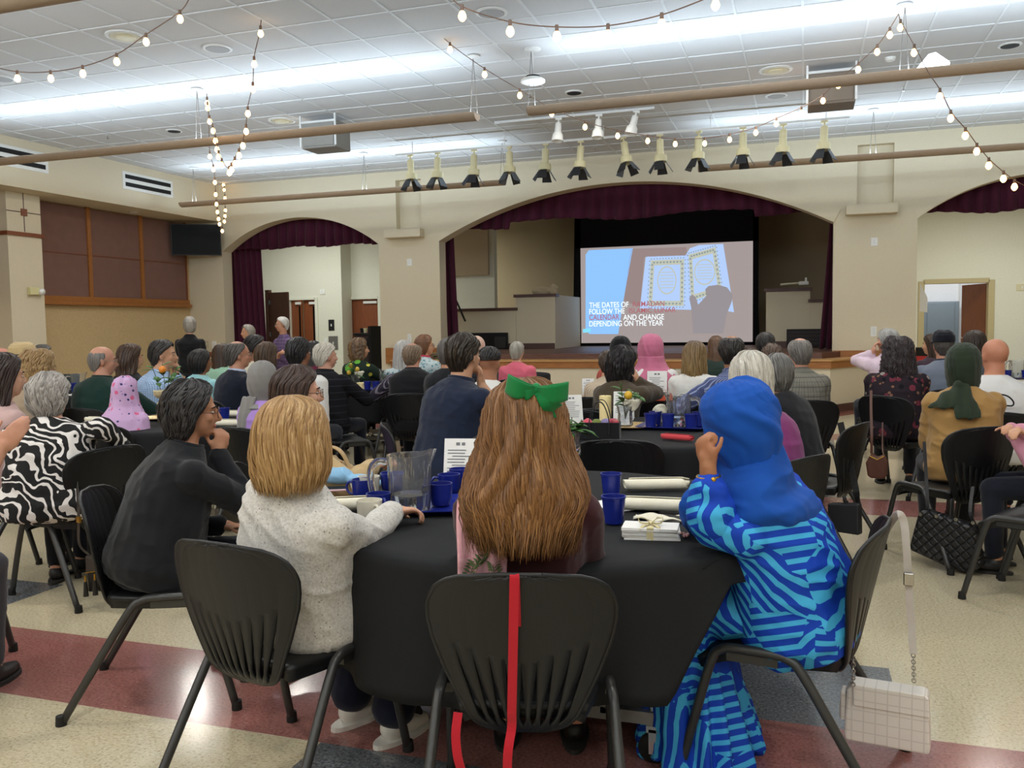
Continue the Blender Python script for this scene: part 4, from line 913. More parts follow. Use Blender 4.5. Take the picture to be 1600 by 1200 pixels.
# outline of the backrest: t = 0 top .. 1 bottom -> half width (m)
BACKW = [(0, 0.055), (0.008, 0.110), (0.025, 0.150), (0.055, 0.188), (0.10, 0.214), (0.16, 0.230), (0.22, 0.237), (0.30, 0.235), (0.40, 0.226), (0.5, 0.211), (0.6, 0.194), (0.7, 0.174), (0.8, 0.154), (0.88, 0.136), (0.94, 0.115), (0.98, 0.085), (1.0, 0.05)]
def backmid(t):   # centre line of the shell: (y, z)
    z = 0.80-0.445*t
    y = -0.305+0.10*t + (0.03*((t-0.85)/0.15)**2 if t > 0.85 else 0)
    return y, z
def chair_meshes():
    # columns alternate rib / slot; the slots narrow to points going up
    NS = 9; ts = sorted(set([0, .008, .025, .04, .055, .075, .10, .13, .16, .19, .22, .26, .30, .34, .38] + [0.40+0.0223*i for i in range(24)] + [.94, .96, .98, 1.0]))
    cols = [(-1.0, None)]
    for k in range(NS):
        c = -0.76+1.52*k/(NS-1)
        cols += [(c, (k, -1)), (c, (k, 1))]
    full = []
    for a, b in zip(cols, cols[1:]+[(1.0, None)]):
        full.append(a)
        if not (a[1] and b[1] and a[1][0] == b[1][0]):
            m = 4 if (a[1] is None or b[1] is None) else 2
            for q in range(1, m): full.append((a[0]+(b[0]-a[0])*q/m, 'mid'))
    full.append((1.0, None))
    def slotw(k, t):
        c = abs(-0.76+1.52*k/(NS-1)); t0 = 0.54-0.17*c**1.5; t1 = 0.935
        if t <= t0 or t >= t1: return 0.0
        q = (t-t0)/(t1-t0); return 0.0082*min(1, q*1.15)*min(1, (1-q)*9)
    V = []; F = []; nu = len(full)
    for t in ts:
        w = interp(BACKW, t); y, z = backmid(t)
        for (u, inf) in full:
            x = u*w
            if isinstance(inf, tuple): x += inf[1]*slotw(inf[0], t)
            e = abs(x)/0.237
            # curved towards the sitter at the sides, ribs swell between the slots
            yy = y + 0.062*e**2*(1-0.5*t)
            V.append((x, yy, z))
    for j in range(len(ts)-1):
        tm = (ts[j]+ts[j+1])/2
        for i in range(nu-1):
            a, b = full[i][1], full[i+1][1]
            if isinstance(a, tuple) and isinstance(b, tuple) and a[0] == b[0]:
                if slotw(a[0], ts[j]) > 0 or slotw(a[0], ts[j+1]) > 0: continue
                if False: pass
            F.append((j*nu+i, j*nu+i+1, (j+1)*nu+i+1, (j+1)*nu+i))
    return V, F
def make_chair():
    o = empty('shell_chair', (0, 0, 0)); o['category'] = 'chair'; o['group'] = 'black shell chairs'
    V, F = chair_meshes(); b = MB().add(V, F).build('backrest', M_BLK, o, smooth=True, autosmooth=50); solidify(b, 0.011)
    # rolled rim of the back
    rim = [];
    for s in (1, -1):
        seq = [i/40 for i in range(0, 41)]; seq = seq if s == 1 else seq[::-1]
        for t in seq:
            w = interp(BACKW, t); y, z = backmid(t); e = w/0.237; rim.append((s*w, y+0.062*e**2*(1-0.5*t), z))
    rim.append(rim[0]); MB().tube(rim, 0.0068, 8, False).build('back_rim', M_BLK, b, smooth=True)
    # seat pan
    def seat(i, j):
        u = -1+2*i/16; v = j/16; y = -0.195+0.41*v; w = 0.165+0.05*math.sin(min(1, v*1.5)*PI/2)-0.035*max(0, v-0.75)*4*max(0, v-0.75)
        z = 0.438-0.014*(1-u*u)*math.sin(PI*min(1, v*1.1)) - 0.045*max(0, v-0.72)**2/0.078*1.0 - 0.012*abs(u)**6
        return Vector((u*w, y, z))
    V, F = grid_surface(seat, 17, 17); s = MB().add(V, F).build('seat', M_BLK, o, smooth=True); solidify(s, 0.022, -1)
    V, F = [], []
    sk = MB(); pts = [seat(i, 0) for i in range(17)]+[seat(16, j) for j in range(1, 17)]+[seat(i, 16) for i in range(15, -1, -1)]+[seat(0, j) for j in range(15, 0, -1)]
    n = len(pts); sk.add([p+Vector((0, 0, -0.004)) for p in pts]+[Vector((p.x*0.93, p.y*0.95, p.z-0.045)) for p in pts], [(i, (i+1) % n, n+(i+1) % n, n+i) for i in range(n)]); sk.build('seat_skirt', M_BLK, s, smooth=True)
    # bent tube leg frames
    for sd in (-1, 1):
        pts = [(sd*0.262, -0.335, 0.012), (sd*0.248, -0.20, 0.235), (sd*0.236, -0.098, 0.395), (sd*0.231, -0.062, 0.424), (sd*0.229, -0.02, 0.432), (sd*0.229, 0.10, 0.432), (sd*0.230, 0.135, 0.424), (sd*0.233, 0.162, 0.392), (sd*0.242, 0.205, 0.235), (sd*0.25, 0.262, 0.012)]
        f = MB().tube(smooth_path(pts, 5), 0.0145, 12).build('leg_frame', M_BLKTUBE, o, smooth=True)
        for (fx, fy) in ((sd*0.263, -0.34), (sd*0.25, 0.264)):
            MB().lathe([(0, 0), (0.019, 0), (0.0195, 0.004), (0.0175, 0.035), (0, 0.035)], 12, (fx, fy, 0)).build('foot_cap', M_RUBBER, f, smooth=True, autosmooth=50)
        MB().box(min(sd*0.229, sd*0.16), max(sd*0.229, sd*0.16), -0.03, 0.12, 0.392, 0.418).build('seat_bracket', M_BLKTUBE, o)
    return o
CHAIR0 = make_chair(); _chairs = [0]
def chair(x, y, head, label, z=0):
    """head: facing direction in degrees, 0 = towards the stage wall, positive = to the right"""
    c = CHAIR0 if _chairs[0] == 0 else copy_tree(CHAIR0)
    _chairs[0] += 1; c.location = (x, y, z); c.rotation_euler = (0, 0, -math.radians(head)); c['label'] = label; return c
ZT = 0.74
def table(x, y, r, label, seed=1, drop=0.38, gather=None):
    o = empty('round_table', (x, y, 0), 0, 'round folding table under the %s' % label.split(',')[0].replace('black tablecloth on the ', 'black cloth of the ').replace('black tablecloth', 'black cloth'), 'table', 'round tables')
    MB().lathe([(0, ZT-0.035), (r-0.02, ZT-0.035), (r-0.005, ZT-0.02), (r-0.01, ZT-0.006), (0, ZT-0.006)], 64).build('table_top', plain('table laminate', '#6b5a48', 0.5), o)
    for s in (-1, 1):
        b = MB(); b.box(-0.45, 0.45, s*0.32-0.02, s*0.32+0.02, 0.13, 0.17); b.box(-0.30, -0.26, s*0.32-0.02, s*0.32+0.02, 0.15, ZT-0.035); b.box(0.26, 0.30, s*0.32-0.02, s*0.32+0.02, 0.15, ZT-0.035)
        b.build('leg_frame', M_STEEL, o)
        for e in (-1, 1):
            cst = MB().lathe([(0, -0.015), (0.04, -0.015), (0.05, -0.008), (0.05, 0.008), (0.04, 0.015), (0, 0.015)], 18, (e*0.43, s*0.32, 0.05), M=Matrix.Rotation(PI/2, 4, 'X')).build('caster_wheel', M_RUBBER, o, smooth=True, autosmooth=40)
            MB().box(e*0.43-0.012, e*0.43+0.012, s*0.32-0.03, s*0.32-0.022, 0.04, 0.12).box(e*0.43-0.012, e*0.43+0.012, s*0.32+0.022, s*0.32+0.03, 0.04, 0.12).box(e*0.43-0.02, e*0.43+0.02, s*0.32-0.03, s*0.32+0.03, 0.11, 0.13).tube([(e*0.43, s*0.32, 0.12), (e*0.43, s*0.32, 0.20)], 0.014, 10).build('caster_fork', M_CHROME, cst)
    rs = random.Random(seed); ph = [rs.uniform(0, 6.28) for _ in range(6)]
    nf = rs.choice([11, 12, 13]); N = 192; V = []; F = []
    prof = [(0.0, 0), (r*0.35, 0), (r*0.7, 0), (r*0.93, 0), (r-0.006, -0.0015), (r+0.008, -0.010), (r+0.012, -0.03)] + [(r+0.012, -0.03-(drop-0.03)*k/10) for k in range(1, 11)]
    for pi_, (rr, dz) in enumerate(prof):
        q = max(0, (-dz-0.03)/(drop-0.03))
        for k in range(N):
            a = 2*PI*k/N
            w = math.sin(nf*a+ph[0]+0.8*math.sin(2*a+ph[1]))*0.6+math.sin((nf*2-3)*a+ph[2])*0.25+math.sin(5*a+ph[3])*0.3
            R = rr + q**1.2*(0.035*w+0.012) + (0.0)
            gz = 1.0
            if gather and q > 0:
                d_ = math.degrees(a); d_ = (d_-gather[0]+180) % 360-180; gz = 1-gather[2]*max(0, min(1, (gather[1]-abs(d_))/14))
                R += 0.05*(1-gz)*q
            zz = ZT+dz*gz + (0.0012*math.sin(a*3+ph[4]+rr*14)+0.001*math.sin(rr*40+a*2) if rr < r*0.95 else 0) - q*0.02*math.sin(4*a+ph[5])
            V.append((R*math.cos(a), R*math.sin(a), zz))
    M_ = len(prof)
    for i in range(1, M_-1):
        for k in range(N): k2 = (k+1) % N; F.append((i*N+k, (i+1)*N+k, (i+1)*N+k2, i*N+k2))
    F.append(tuple(N+k for k in range(N)))
    # drop the unused centre ring
    V2 = V[N:]; F = [tuple(i-N for i in f) for f in F]
    c = MB().add(V2, F).build('tablecloth', M_CLOTH, smooth=True, autosmooth=70); c.location = (x, y, 0.0); solidify(c, 0.002, 1)
    tag(c, label, 'tablecloth', 'black tablecloths'); return c
T1 = (-0.88, 3.04); T2 = (-0.86, 5.45); T3 = (-1.15, 8.9); T4 = (-4.3, 5.35); T5 = (-7.6, 7.8); T6 = (-4.6, 9.25); T7 = (2.3, 7.6); T8 = (2.75, 10.9); T9 = (at(780, 590, 12.2).x, at(780, 590, 12.2).y); T10 = (at(690, 585, 11.7).x, at(690, 585, 11.7).y)
table(*T1, 0.82, 'black tablecloth on the nearest table, before the green bow', 1, 0.40, (-10, 42, 0.80))
table(*T2, 0.80, 'black tablecloth on the second table, under the tote bag', 2)
table(*T3, 0.80, 'black tablecloth on the table beyond the olive brown top', 3)
table(*T4, 0.74, 'black tablecloth on the table with the orange fruit sprig', 4)
table(*T5, 0.80, 'black tablecloth on the far table beside the green polo', 5)
table(*T6, 0.80, 'black tablecloth by the striped sleeves, under a blue tray', 6)
table(*T7, 0.80, 'black tablecloth before the bald man in white', 7)
table(*T9, 0.70, 'black tablecloth on the table near the stage, beside coral pink', 8)
table(*T10, 0.60, 'black tablecloth on the far table under the leafy plant', 9)
# ---------------------------------------------------------------- people
def rotm(yaw=0, pitch=0, roll=0):
    """yaw + = turns to the right, pitch + = looks up, roll + = tilts to the right"""
    return Matrix.Rotation(-math.radians(yaw), 3, 'Z') @ Matrix.Rotation(math.radians(pitch), 3, 'X') @ Matrix.Rotation(math.radians(roll), 3, 'Y')
def ik(a, b, l1, l2, pole):
    a = Vector(a); b = Vector(b); d = b-a; L = d.length
    if L > (l1+l2)*0.995: b = a+d*((l1+l2)*0.995/L); d = b-a; L = d.length
    x = (l1*l1-l2*l2+L*L)/(2*L); h = math.sqrt(max(0, l1*l1-x*x)); u = d/L
    p = Vector(pole); p = p-u*p.dot(u); p.normalize()
    return a+u*x+p*h, b
def hand_parts(w, fwd, up, s=1.0, curl=35, side=1, spread=6):
    """hand from wrist w, fwd = wrist->knuckles, up = back of the hand; thumb on side*right"""
    f = Vector(fwd).normalized(); u = Vector(up); u = (u-f*u.dot(f)).normalized(); r = f.cross(u)*side
    P = []
    M = Matrix((r, f, u)).transposed()
    P.append(ell(Vector(w)+f*0.048*s, (0.042*s, 0.055*s, 0.016*s), M, 12))
    P.append(capsule(Vector(w)-f*0.02*s, Vector(w)+f*0.03*s, 0.026*s, 0.026*s, 10))
    P.append(ell(Vector(w)+f*0.035*s+r*0.022*s-u*0.008*s, (0.02*s, 0.036*s, 0.018*s), M, 10))
    for k, (x, L) in enumerate(((0.030, 0.070), (0.010, 0.078), (-0.010, 0.072), (-0.029, 0.056))):
        b = Vector(w)+f*(0.088-0.004*abs(k-1))*s+r*x*s; d = f; segs = (0.46*L, 0.30*L, 0.24*L)
        d = Matrix.Rotation(math.radians(-(k-1.5)*spread*side), 3, u) @ d
        ax = d.cross(u).normalized(); rad = 0.0088*s
        for q, sl in enumerate(segs):
            d = Matrix.Rotation(-math.radians(curl*(0.7, 1.1, 0.8)[q]), 3, ax) @ d
            e = b+d*sl*s; P.append(capsule(b, e, rad, rad*0.92, 8)); b = e; rad *= 0.92
    if curl > 50: P.append(ell(Vector(w)+f*0.088*s-u*0.020*s, (0.034*s, 0.016*s, 0.017*s), M, 10))
    b = Vector(w)+f*0.028*s+r*0.034*s-u*0.004*s; d = (f*0.75+r*0.75-u*0.25).normalized(); rad = 0.0105*s
    for q, sl in enumerate((0.036, 0.030)):
        e = b+d*sl*s; P.append(capsule(b, e, rad, rad*0.9, 8)); b = e; rad *= 0.9; d = (d*0.8+f*0.35-u*0.2-r*0.25).normalized()
    return P
def head_parts(hc, R, s, female=False):
    P = []
    def e(c, r, n=16): P.append(ell(hc+R @ (Vector(c)*s), tuple(x*s for x in r), R, n))
    e((0, -0.012, 0.032), (0.0755, 0.094, 0.084), 20); e((0, 0.026, -0.03), (0.058, 0.064, 0.074), 18); e((0, 0.05, -0.078), (0.034, 0.032, 0.026)); e((0, 0.012, -0.06), (0.05, 0.056, 0.045))
    e((0, 0.078, 0.02), (0.046, 0.014, 0.014)); e((0, 0.072, -0.052), (0.026, 0.018, 0.018))
    for sd in (-1, 1):
        e((sd*0.036, 0.062, -0.02), (0.022, 0.02, 0.02)); e((sd*0.077, -0.006, -0.006), (0.010, 0.021, 0.031), 12); e((sd*0.079, 0.0, -0.03), (0.007, 0.010, 0.012), 10)
    P.append(capsule(hc+R @ (Vector((0, 0.088, 0.012))*s), hc+R @ (Vector((0, 0.106, -0.026))*s), 0.009*s, 0.013*s, 10))
    e((0, 0.093, -0.03), (0.017, 0.014, 0.010), 10)
    return P
def hair_shell(hc, R, s, rows, n=44, thick=0.014, amp=0.006, freq=9, wob=1.0, curl=0.0, seed=0, lift=1.0, wave=0.0):
    """rows: (z, half angle from the back in degrees, rx, ry, yc) from the crown down"""
    k = 5; rows2 = []
    for a, b in zip(rows, rows[1:]):
        for i in range(k):
            t = i/k; rows2.append([x+(y-x)*t for x, y in zip(a, b)])
    rows2.append(list(rows[-1])); m = len(rows2)
    nV = (n+1)*m; pos = np.zeros((m, n+1, 3)); nor = np.zeros((m, n+1, 3)); uv = np.zeros((m, n+1, 2))
    ztop, zbot = rows[0][0], rows[-1][0]
    for j, (z, A, rx, ry, yc) in enumerate(rows2):
        A = math.radians(A)
        for i in range(n+1):
            u = -1+2*i/n; ph = A*u; d = np.array([math.sin(ph), -math.cos(ph), 0.0])
            pos[j, i] = (rx*d[0], yc+ry*d[1], z); nn = np.array([d[0]/max(rx, 0.01), d[1]/max(ry, 0.01), 0]); nn /= np.linalg.norm(nn)
            cap_ = max(0.0, min(1.0, (z-0.06)/0.075)); nor[j, i] = nn*(1-cap_)+np.array([0, 0, cap_]); uv[j, i] = (0.5+ph/(2*PI), (ztop-z)/max(0.05, (ztop-zbot)))
    U = uv[..., 0]*2*PI; Zp = pos[..., 2]
    d = amp*(vnoise(U*freq+wob*np.sin(Zp*14+seed), Zp*5+seed, seed)+0.5*vnoise(U*freq*2.3+1.3*wob*np.sin(Zp*18), Zp*8, seed+3))
    if curl: d += curl*(vnoise(U*9+seed, Zp*60, seed+1)+0.7*vnoise(U*19, Zp*115+3, seed+2))
    if wave: d += wave*np.sin(Zp*38+3*np.sin(U*2)+seed)
    fade = np.clip((np.arange(m)/max(1, m-1))*6, 0.15, 1)[:, None]
    outer = pos + nor*(d*fade)[..., None]; inner = pos - nor*thick
    V = []; UV = []
    for arr in (outer, inner):
        for j in range(m):
            for i in range(n+1):
                V.append(hc + R @ (Vector(arr[j, i])*s)); UV.append(tuple(uv[j, i]))
    F = []; W = n+1
    for j in range(m-1):
        for i in range(n):
            F.append((j*W+i, j*W+i+1, (j+1)*W+i+1, (j+1)*W+i)); o = nV; F.append((o+j*W+i, o+(j+1)*W+i, o+(j+1)*W+i+1, o+j*W+i+1))
    for i in range(n):
        a = (m-1)*W; F.append((a+i, a+i+1, nV+a+i+1, nV+a+i)); F.append((i+1, i, nV+i, nV+i+1))
    for j in range(m-1):
        F.append((j*W, (j+1)*W, nV+(j+1)*W, nV+j*W)); F.append(((j+1)*W+n, j*W+n, nV+j*W+n, nV+(j+1)*W+n))
    return V, F, UV, outer, uv
def locks(hc, R, s, outer, uv, count, rad, seed, lift=0.004, wav=0.006, rnd_len=0.25, flat=(1.6, 0.5), kf=30, over=0.0):
    rs = np.random.RandomState(seed); m, W, _ = outer.shape; V = []; F = []; UV = []
    for c in range(count):
        x = rs.uniform(0.01, 0.99)*(W-1); j0 = int(rs.uniform(0, 0.15)*m); j1 = int(m-1-rs.uniform(0, rnd_len)*m*0.3); ph = rs.uniform(0, 6.28); amp = wav*rs.uniform(0.3, 1); lf = lift*rs.uniform(0.0, 1.0); ov = over*rs.uniform(0, 1)**1.5; ofl = rs.uniform(-0.2, 0.5)
        js = np.linspace(j0, j1, max(6, min(26, j1-j0))); pts = []; rr = []
        for q, j in enumerate(js):
            xx = min(max(x+math.sin(j*0.09+ph)*0.5, 0), W-1.001); i0 = int(xx); f = xx-i0; jj = min(int(j), m-2); g = j-jj
            p = (outer[jj, i0]*(1-f)+outer[jj, i0+1]*f)*(1-g)+(outer[jj+1, i0]*(1-f)+outer[jj+1, i0+1]*f)*g
            rad_ = p[:2]/max(1e-6, np.linalg.norm(p[:2])); t = q/(len(js)-1)
            if over and t > 0.8: p = p+np.array([rad_[0]*ofl, rad_[1]*ofl, -1])*ov*((t-0.8)/0.2)**1.5
            p = p+np.array([rad_[0], rad_[1], 0])*(lf+amp*math.sin(kf*p[2]+ph)*t)+np.array([-rad_[1], rad_[0], 0])*amp*math.cos(kf*0.8*p[2]+ph)*t
            pts.append(hc + R @ (Vector(p)*s)); rr.append(rad*s*(0.5+0.9*math.sin(min(1, t*1.3)*PI*0.62))*(1 if t < 0.85 else max(0.15, (1-t)/0.15)))
        v, f_ = tube(pts, rr, 6, True, flat); b = len(V); V += v; F += [tuple(k+b for k in ff) for ff in f_]
        u0 = rs.uniform(); UV += [(u0, q/(len(js)-1)) for q in range(len(js)) for _ in range(6)]
    return V, F, UV
ROWS = {   # (z, half angle, rx, ry, y centre)
 'short': [(0.132, 180, 0.006, 0.008, -0.010), (0.129, 180, 0.024, 0.030, -0.012), (0.119, 180, 0.046, 0.058, -0.012), (0.102, 175, 0.065, 0.082, -0.012), (0.082, 150, 0.078, 0.097, -0.012), (0.06, 124, 0.084, 0.104, -0.012), (0.03, 104, 0.086, 0.107, -0.012), (-0.01, 88, 0.083, 0.104, -0.012), (-0.05, 72, 0.072, 0.088, -0.012), (-0.085, 55, 0.060, 0.075, -0.010)],
 'fringe': [(0.068, 100, 0.064, 0.080, -0.012), (0.056, 104, 0.076, 0.094, -0.012), (0.03, 104, 0.081, 0.100, -0.012), (-0.01, 88, 0.080, 0.099, -0.012), (-0.05, 72, 0.070, 0.086, -0.012), (-0.08, 52, 0.060, 0.074, -0.010)],
 'crownbald': [(0.101, 150, 0.040, 0.050, -0.012), (0.096, 148, 0.054, 0.067, -0.012), (0.082, 138, 0.069, 0.086, -0.012), (0.06, 124, 0.081, 0.101, -0.012), (0.03, 104, 0.086, 0.106, -0.012), (-0.01, 88, 0.083, 0.103, -0.012), (-0.05, 72, 0.072, 0.088, -0.012), (-0.085, 55, 0.060, 0.075, -0.010)],
 'bob': [(0.138, 180, 0.006, 0.008, -0.012), (0.135, 180, 0.026, 0.032, -0.012), (0.124, 180, 0.050, 0.062, -0.012), (0.107, 172, 0.069, 0.086, -0.013), (0.085, 148, 0.083, 0.102, -0.014), (0.05, 128, 0.094, 0.113, -0.016), (0.0, 120, 0.097, 0.115, -0.016), (-0.05, 116, 0.098, 0.113, -0.016), (-0.10, 112, 0.096, 0.106, -0.014), (-0.14, 100, 0.085, 0.092, -0.012), (-0.155, 95, 0.075, 0.08, -0.012)],
 'shortbob': [(0.138, 180, 0.006, 0.008, -0.012), (0.135, 180, 0.026, 0.032, -0.012), (0.124, 180, 0.050, 0.062, -0.012), (0.107, 172, 0.069, 0.086, -0.013), (0.085, 148, 0.083, 0.102, -0.014), (0.05, 128, 0.095, 0.116, -0.016), (0.0, 112, 0.096, 0.116, -0.016), (-0.05, 104, 0.090, 0.106, -0.016), (-0.09, 92, 0.074, 0.088, -0.012), (-0.115, 80, 0.062, 0.076, -0.012)],
 'long': [(0.138, 180, 0.006, 0.008, -0.012), (0.135, 180, 0.026, 0.032, -0.012), (0.124, 180, 0.050, 0.062, -0.012), (0.107, 172, 0.069, 0.086, -0.013), (0.085, 148, 0.083, 0.102, -0.014), (0.05, 128, 0.093, 0.112, -0.018), (0.0, 118, 0.095, 0.113, -0.022), (-0.06, 112, 0.096, 0.110, -0.03), (-0.12, 106, 0.100, 0.104, -0.035), (-0.18, 96, 0.108, 0.100, -0.04), (-0.26, 88, 0.115, 0.095, -0.05), (-0.34, 80, 0.110, 0.09, -0.055), (-0.38, 74, 0.10, 0.085, -0.055)],
 'curly': [(0.150, 180, 0.012, 0.012, -0.012), (0.144, 180, 0.055, 0.060, -0.014), (0.125, 180, 0.085, 0.098, -0.016), (0.09, 150, 0.108, 0.124, -0.018), (0.05, 132, 0.118, 0.134, -0.02), (0.0, 122, 0.122, 0.136, -0.022), (-0.06, 116, 0.122, 0.132, -0.024), (-0.12, 110, 0.115, 0.118, -0.024), (-0.17, 96, 0.098, 0.10, -0.024), (-0.19, 80, 0.08, 0.085, -0.024)],
 'curlylong': [(0.142, 180, 0.012, 0.012, -0.012), (0.137, 180, 0.052, 0.060, -0.014), (0.12, 180, 0.080, 0.095, -0.016), (0.09, 150, 0.098, 0.116, -0.018), (0.05, 132, 0.105, 0.124, -0.02), (0.0, 122, 0.110, 0.128, -0.024), (-0.07, 116, 0.118, 0.128, -0.03), (-0.14, 108, 0.124, 0.122, -0.034), (-0.21, 96, 0.118, 0.11, -0.038), (-0.26, 80, 0.10, 0.095, -0.04)],
 'hijab': [(0.144, 180, 0.006, 0.008, -0.010), (0.141, 180, 0.026, 0.032, -0.010), (0.130, 180, 0.052, 0.064, -0.010), (0.112, 172, 0.073, 0.090, -0.011), (0.088, 152, 0.088, 0.107, -0.012), (0.05, 138, 0.098, 0.118, -0.014), (0.0, 135, 0.100, 0.118, -0.016), (-0.06, 138, 0.096, 0.108, -0.012), (-0.11, 150, 0.088, 0.092, -0.004), (-0.15, 180, 0.085, 0.085, 0.0), (-0.20, 180, 0.105, 0.105, 0.0), (-0.25, 180, 0.150, 0.135, -0.01), (-0.30, 180, 0.185, 0.155, -0.02), (-0.36, 180, 0.20, 0.165, -0.03)],
 'cap': [(0.136, 180, 0.012, 0.014, -0.006), (0.133, 180, 0.044, 0.054, -0.006), (0.118, 180, 0.070, 0.084, -0.008), (0.09, 180, 0.086, 0.104, -0.010), (0.06, 180, 0.089, 0.110, -0.010), (0.035, 180, 0.089, 0.110, -0.010)],
}
def wrapfix(rows): return rows
def person(px, py, D, head=0, look=None, lean=8, pitch=0, roll=0, w=1.0, fat=1.0, hair='short', hc=('#2a211b', '#453629'), tip=None, skin_c='#c99878', top=('shirt', None), bottom=None,
           arms=('lap', 'lap'), female=False, label='', collar=None, sleeve='long', vox=0.013, hlocks=0, hseed=0, stand=False, hargs=None, glasses=None, extras=None, ztop=None, chair_label=None, wr=0.004, shoes='#1d1b1a', skirt=None, hrows=None, chair_off=(0, 0), hname=None, cdy=0.0, feet=True, chair_head=None, chair_xy=None, lrad=0.0034, hip_at=None, largs=None, ank=0.40, wide=1.0, cuff=0.93):
    """px, py: where the top of the head shows; D: its true distance along the view; head / look: direction of the body / of the face"""
    tgt = at(px, py, D)
    look = math.degrees(math.atan2(-2.3-tgt.x, 20-tgt.y)) if look is None else look
    Rb = Matrix.Rotation(-math.radians(head), 3, 'Z'); z0 = 0.0
    s = (tgt.z-0.41)/0.832 if not stand else tgt.z/1.70
    s = max(0.72, min(1.16, s)); L = math.radians(lean)
    hip_z = (0.41+0.105*s) if not stand else 0.90*s
    hip = Vector((0, 0, hip_z)); u = Vector((0, math.sin(L), math.cos(L))); uf = Vector((0, math.cos(L), -math.sin(L))); ux = Vector((1, 0, 0))
    neck = hip+u*(0.475*s); L2 = L*0.55; un = Vector((0, math.sin(L2)+0.12, math.cos(L2))).normalized()
    hcn = neck+un*(0.130*s)
    Rh = rotm(look-head, pitch, roll)
    # solve the place on the floor from the head's place; the leftover height goes to the neck
    topz = hcn.z+0.117*s; dz = max(-0.05, min(0.06, tgt.z-topz)); hcn = hcn+Vector((0, 0, dz)); neck = neck+Vector((0, 0, dz*0.5))
    off = Rb @ hcn; loc = Vector((tgt.x-off.x, tgt.y-off.y, 0))
    if hip_at:     # hips given by the seat: lean the trunk so that the head comes where it is
        loc = Vector((hip_at[0], hip_at[1], 0)); want = Rb.transposed() @ (tgt-loc); lx = ly = 0.0
        for _ in range(8):
            u = Vector((math.sin(lx), math.sin(ly), math.sqrt(max(0.2, 1-math.sin(lx)**2-math.sin(ly)**2)))).normalized()
            neck = hip+u*(0.475*s); un = Vector((0.5*u.x, 0.5*u.y+0.12, 1)).normalized(); hcn = neck+un*(0.130*s)
            lx += (want.x-hcn.x)/(0.62*s); ly += (want.y-hcn.y)/(0.62*s); lx = max(-0.5, min(0.5, lx)); ly = max(-0.3, min(0.75, ly))
        ux = Vector((1, 0, -u.x)).normalized(); uf = u.cross(ux).normalized()
        topz = hcn.z+0.117*s; dz = max(-0.06, min(0.08, tgt.z-topz)); hcn = hcn+Vector((0, 0, dz)); neck = neck+Vector((0, 0, dz*0.5))
    S_ = s
    if hlocks == 0 and D < 10 and hair in ROWS and hair not in ('hijab', 'cap', 'fringe'): hlocks = 70
    # --- body
    B = []
    def ring(c, rx, ry, p=2.3, n=20): return ering(c, ux, uf, rx*S_*w, ry*S_*w, n, p)
    def torso(g, fat_, top_close=True):
        f = fat_
        r = [ring(hip-u*0.10*S_, 0.10+g, 0.09+g), ring(hip-u*0.075*S_, 0.155*f+g, 0.115*f+g), ring(hip+u*0.0*S_, 0.172*f+g, 0.128*f+g), ring(hip+u*0.10*S_, 0.158*f+g, 0.118*f+g), ring(hip+u*0.19*S_-uf*0.005, 0.150*f+g, 0.112*f+g), ring(hip+u*0.29*S_-uf*0.01, 0.162*(0.5+0.5*f)+g, 0.118*(0.5+0.5*f)+g), ring(hip+u*0.36*S_-uf*0.014, 0.178+g, 0.112+g), ring(hip+u*0.405*S_-uf*0.014, 0.172+g, 0.096+g), ring(hip+u*0.438*S_-uf*0.01, 0.140+g, 0.080+g), ring(hip+u*0.463*S_-uf*0.008, 0.095+g, 0.068+g), ring(neck+u*0.012, 0.060+g*0.5, 0.058+g*0.5)]
        return loft(r)
    B.append(torso(-0.012, fat if fat < 1 else 1+(fat-1)*0.8))
    B.append(capsule(neck-u*0.03, hcn+Rh @ (Vector((0, -0.012, -0.055))*S_), (0.055 if female else 0.063)*S_, (0.050 if female else 0.059)*S_))
    B += head_parts(hcn, Rh, S_)
    sh = {}; el = {}; wr_ = {}
    la1, la2 = 0.285*S_, 0.245*S_
    hand_P = []
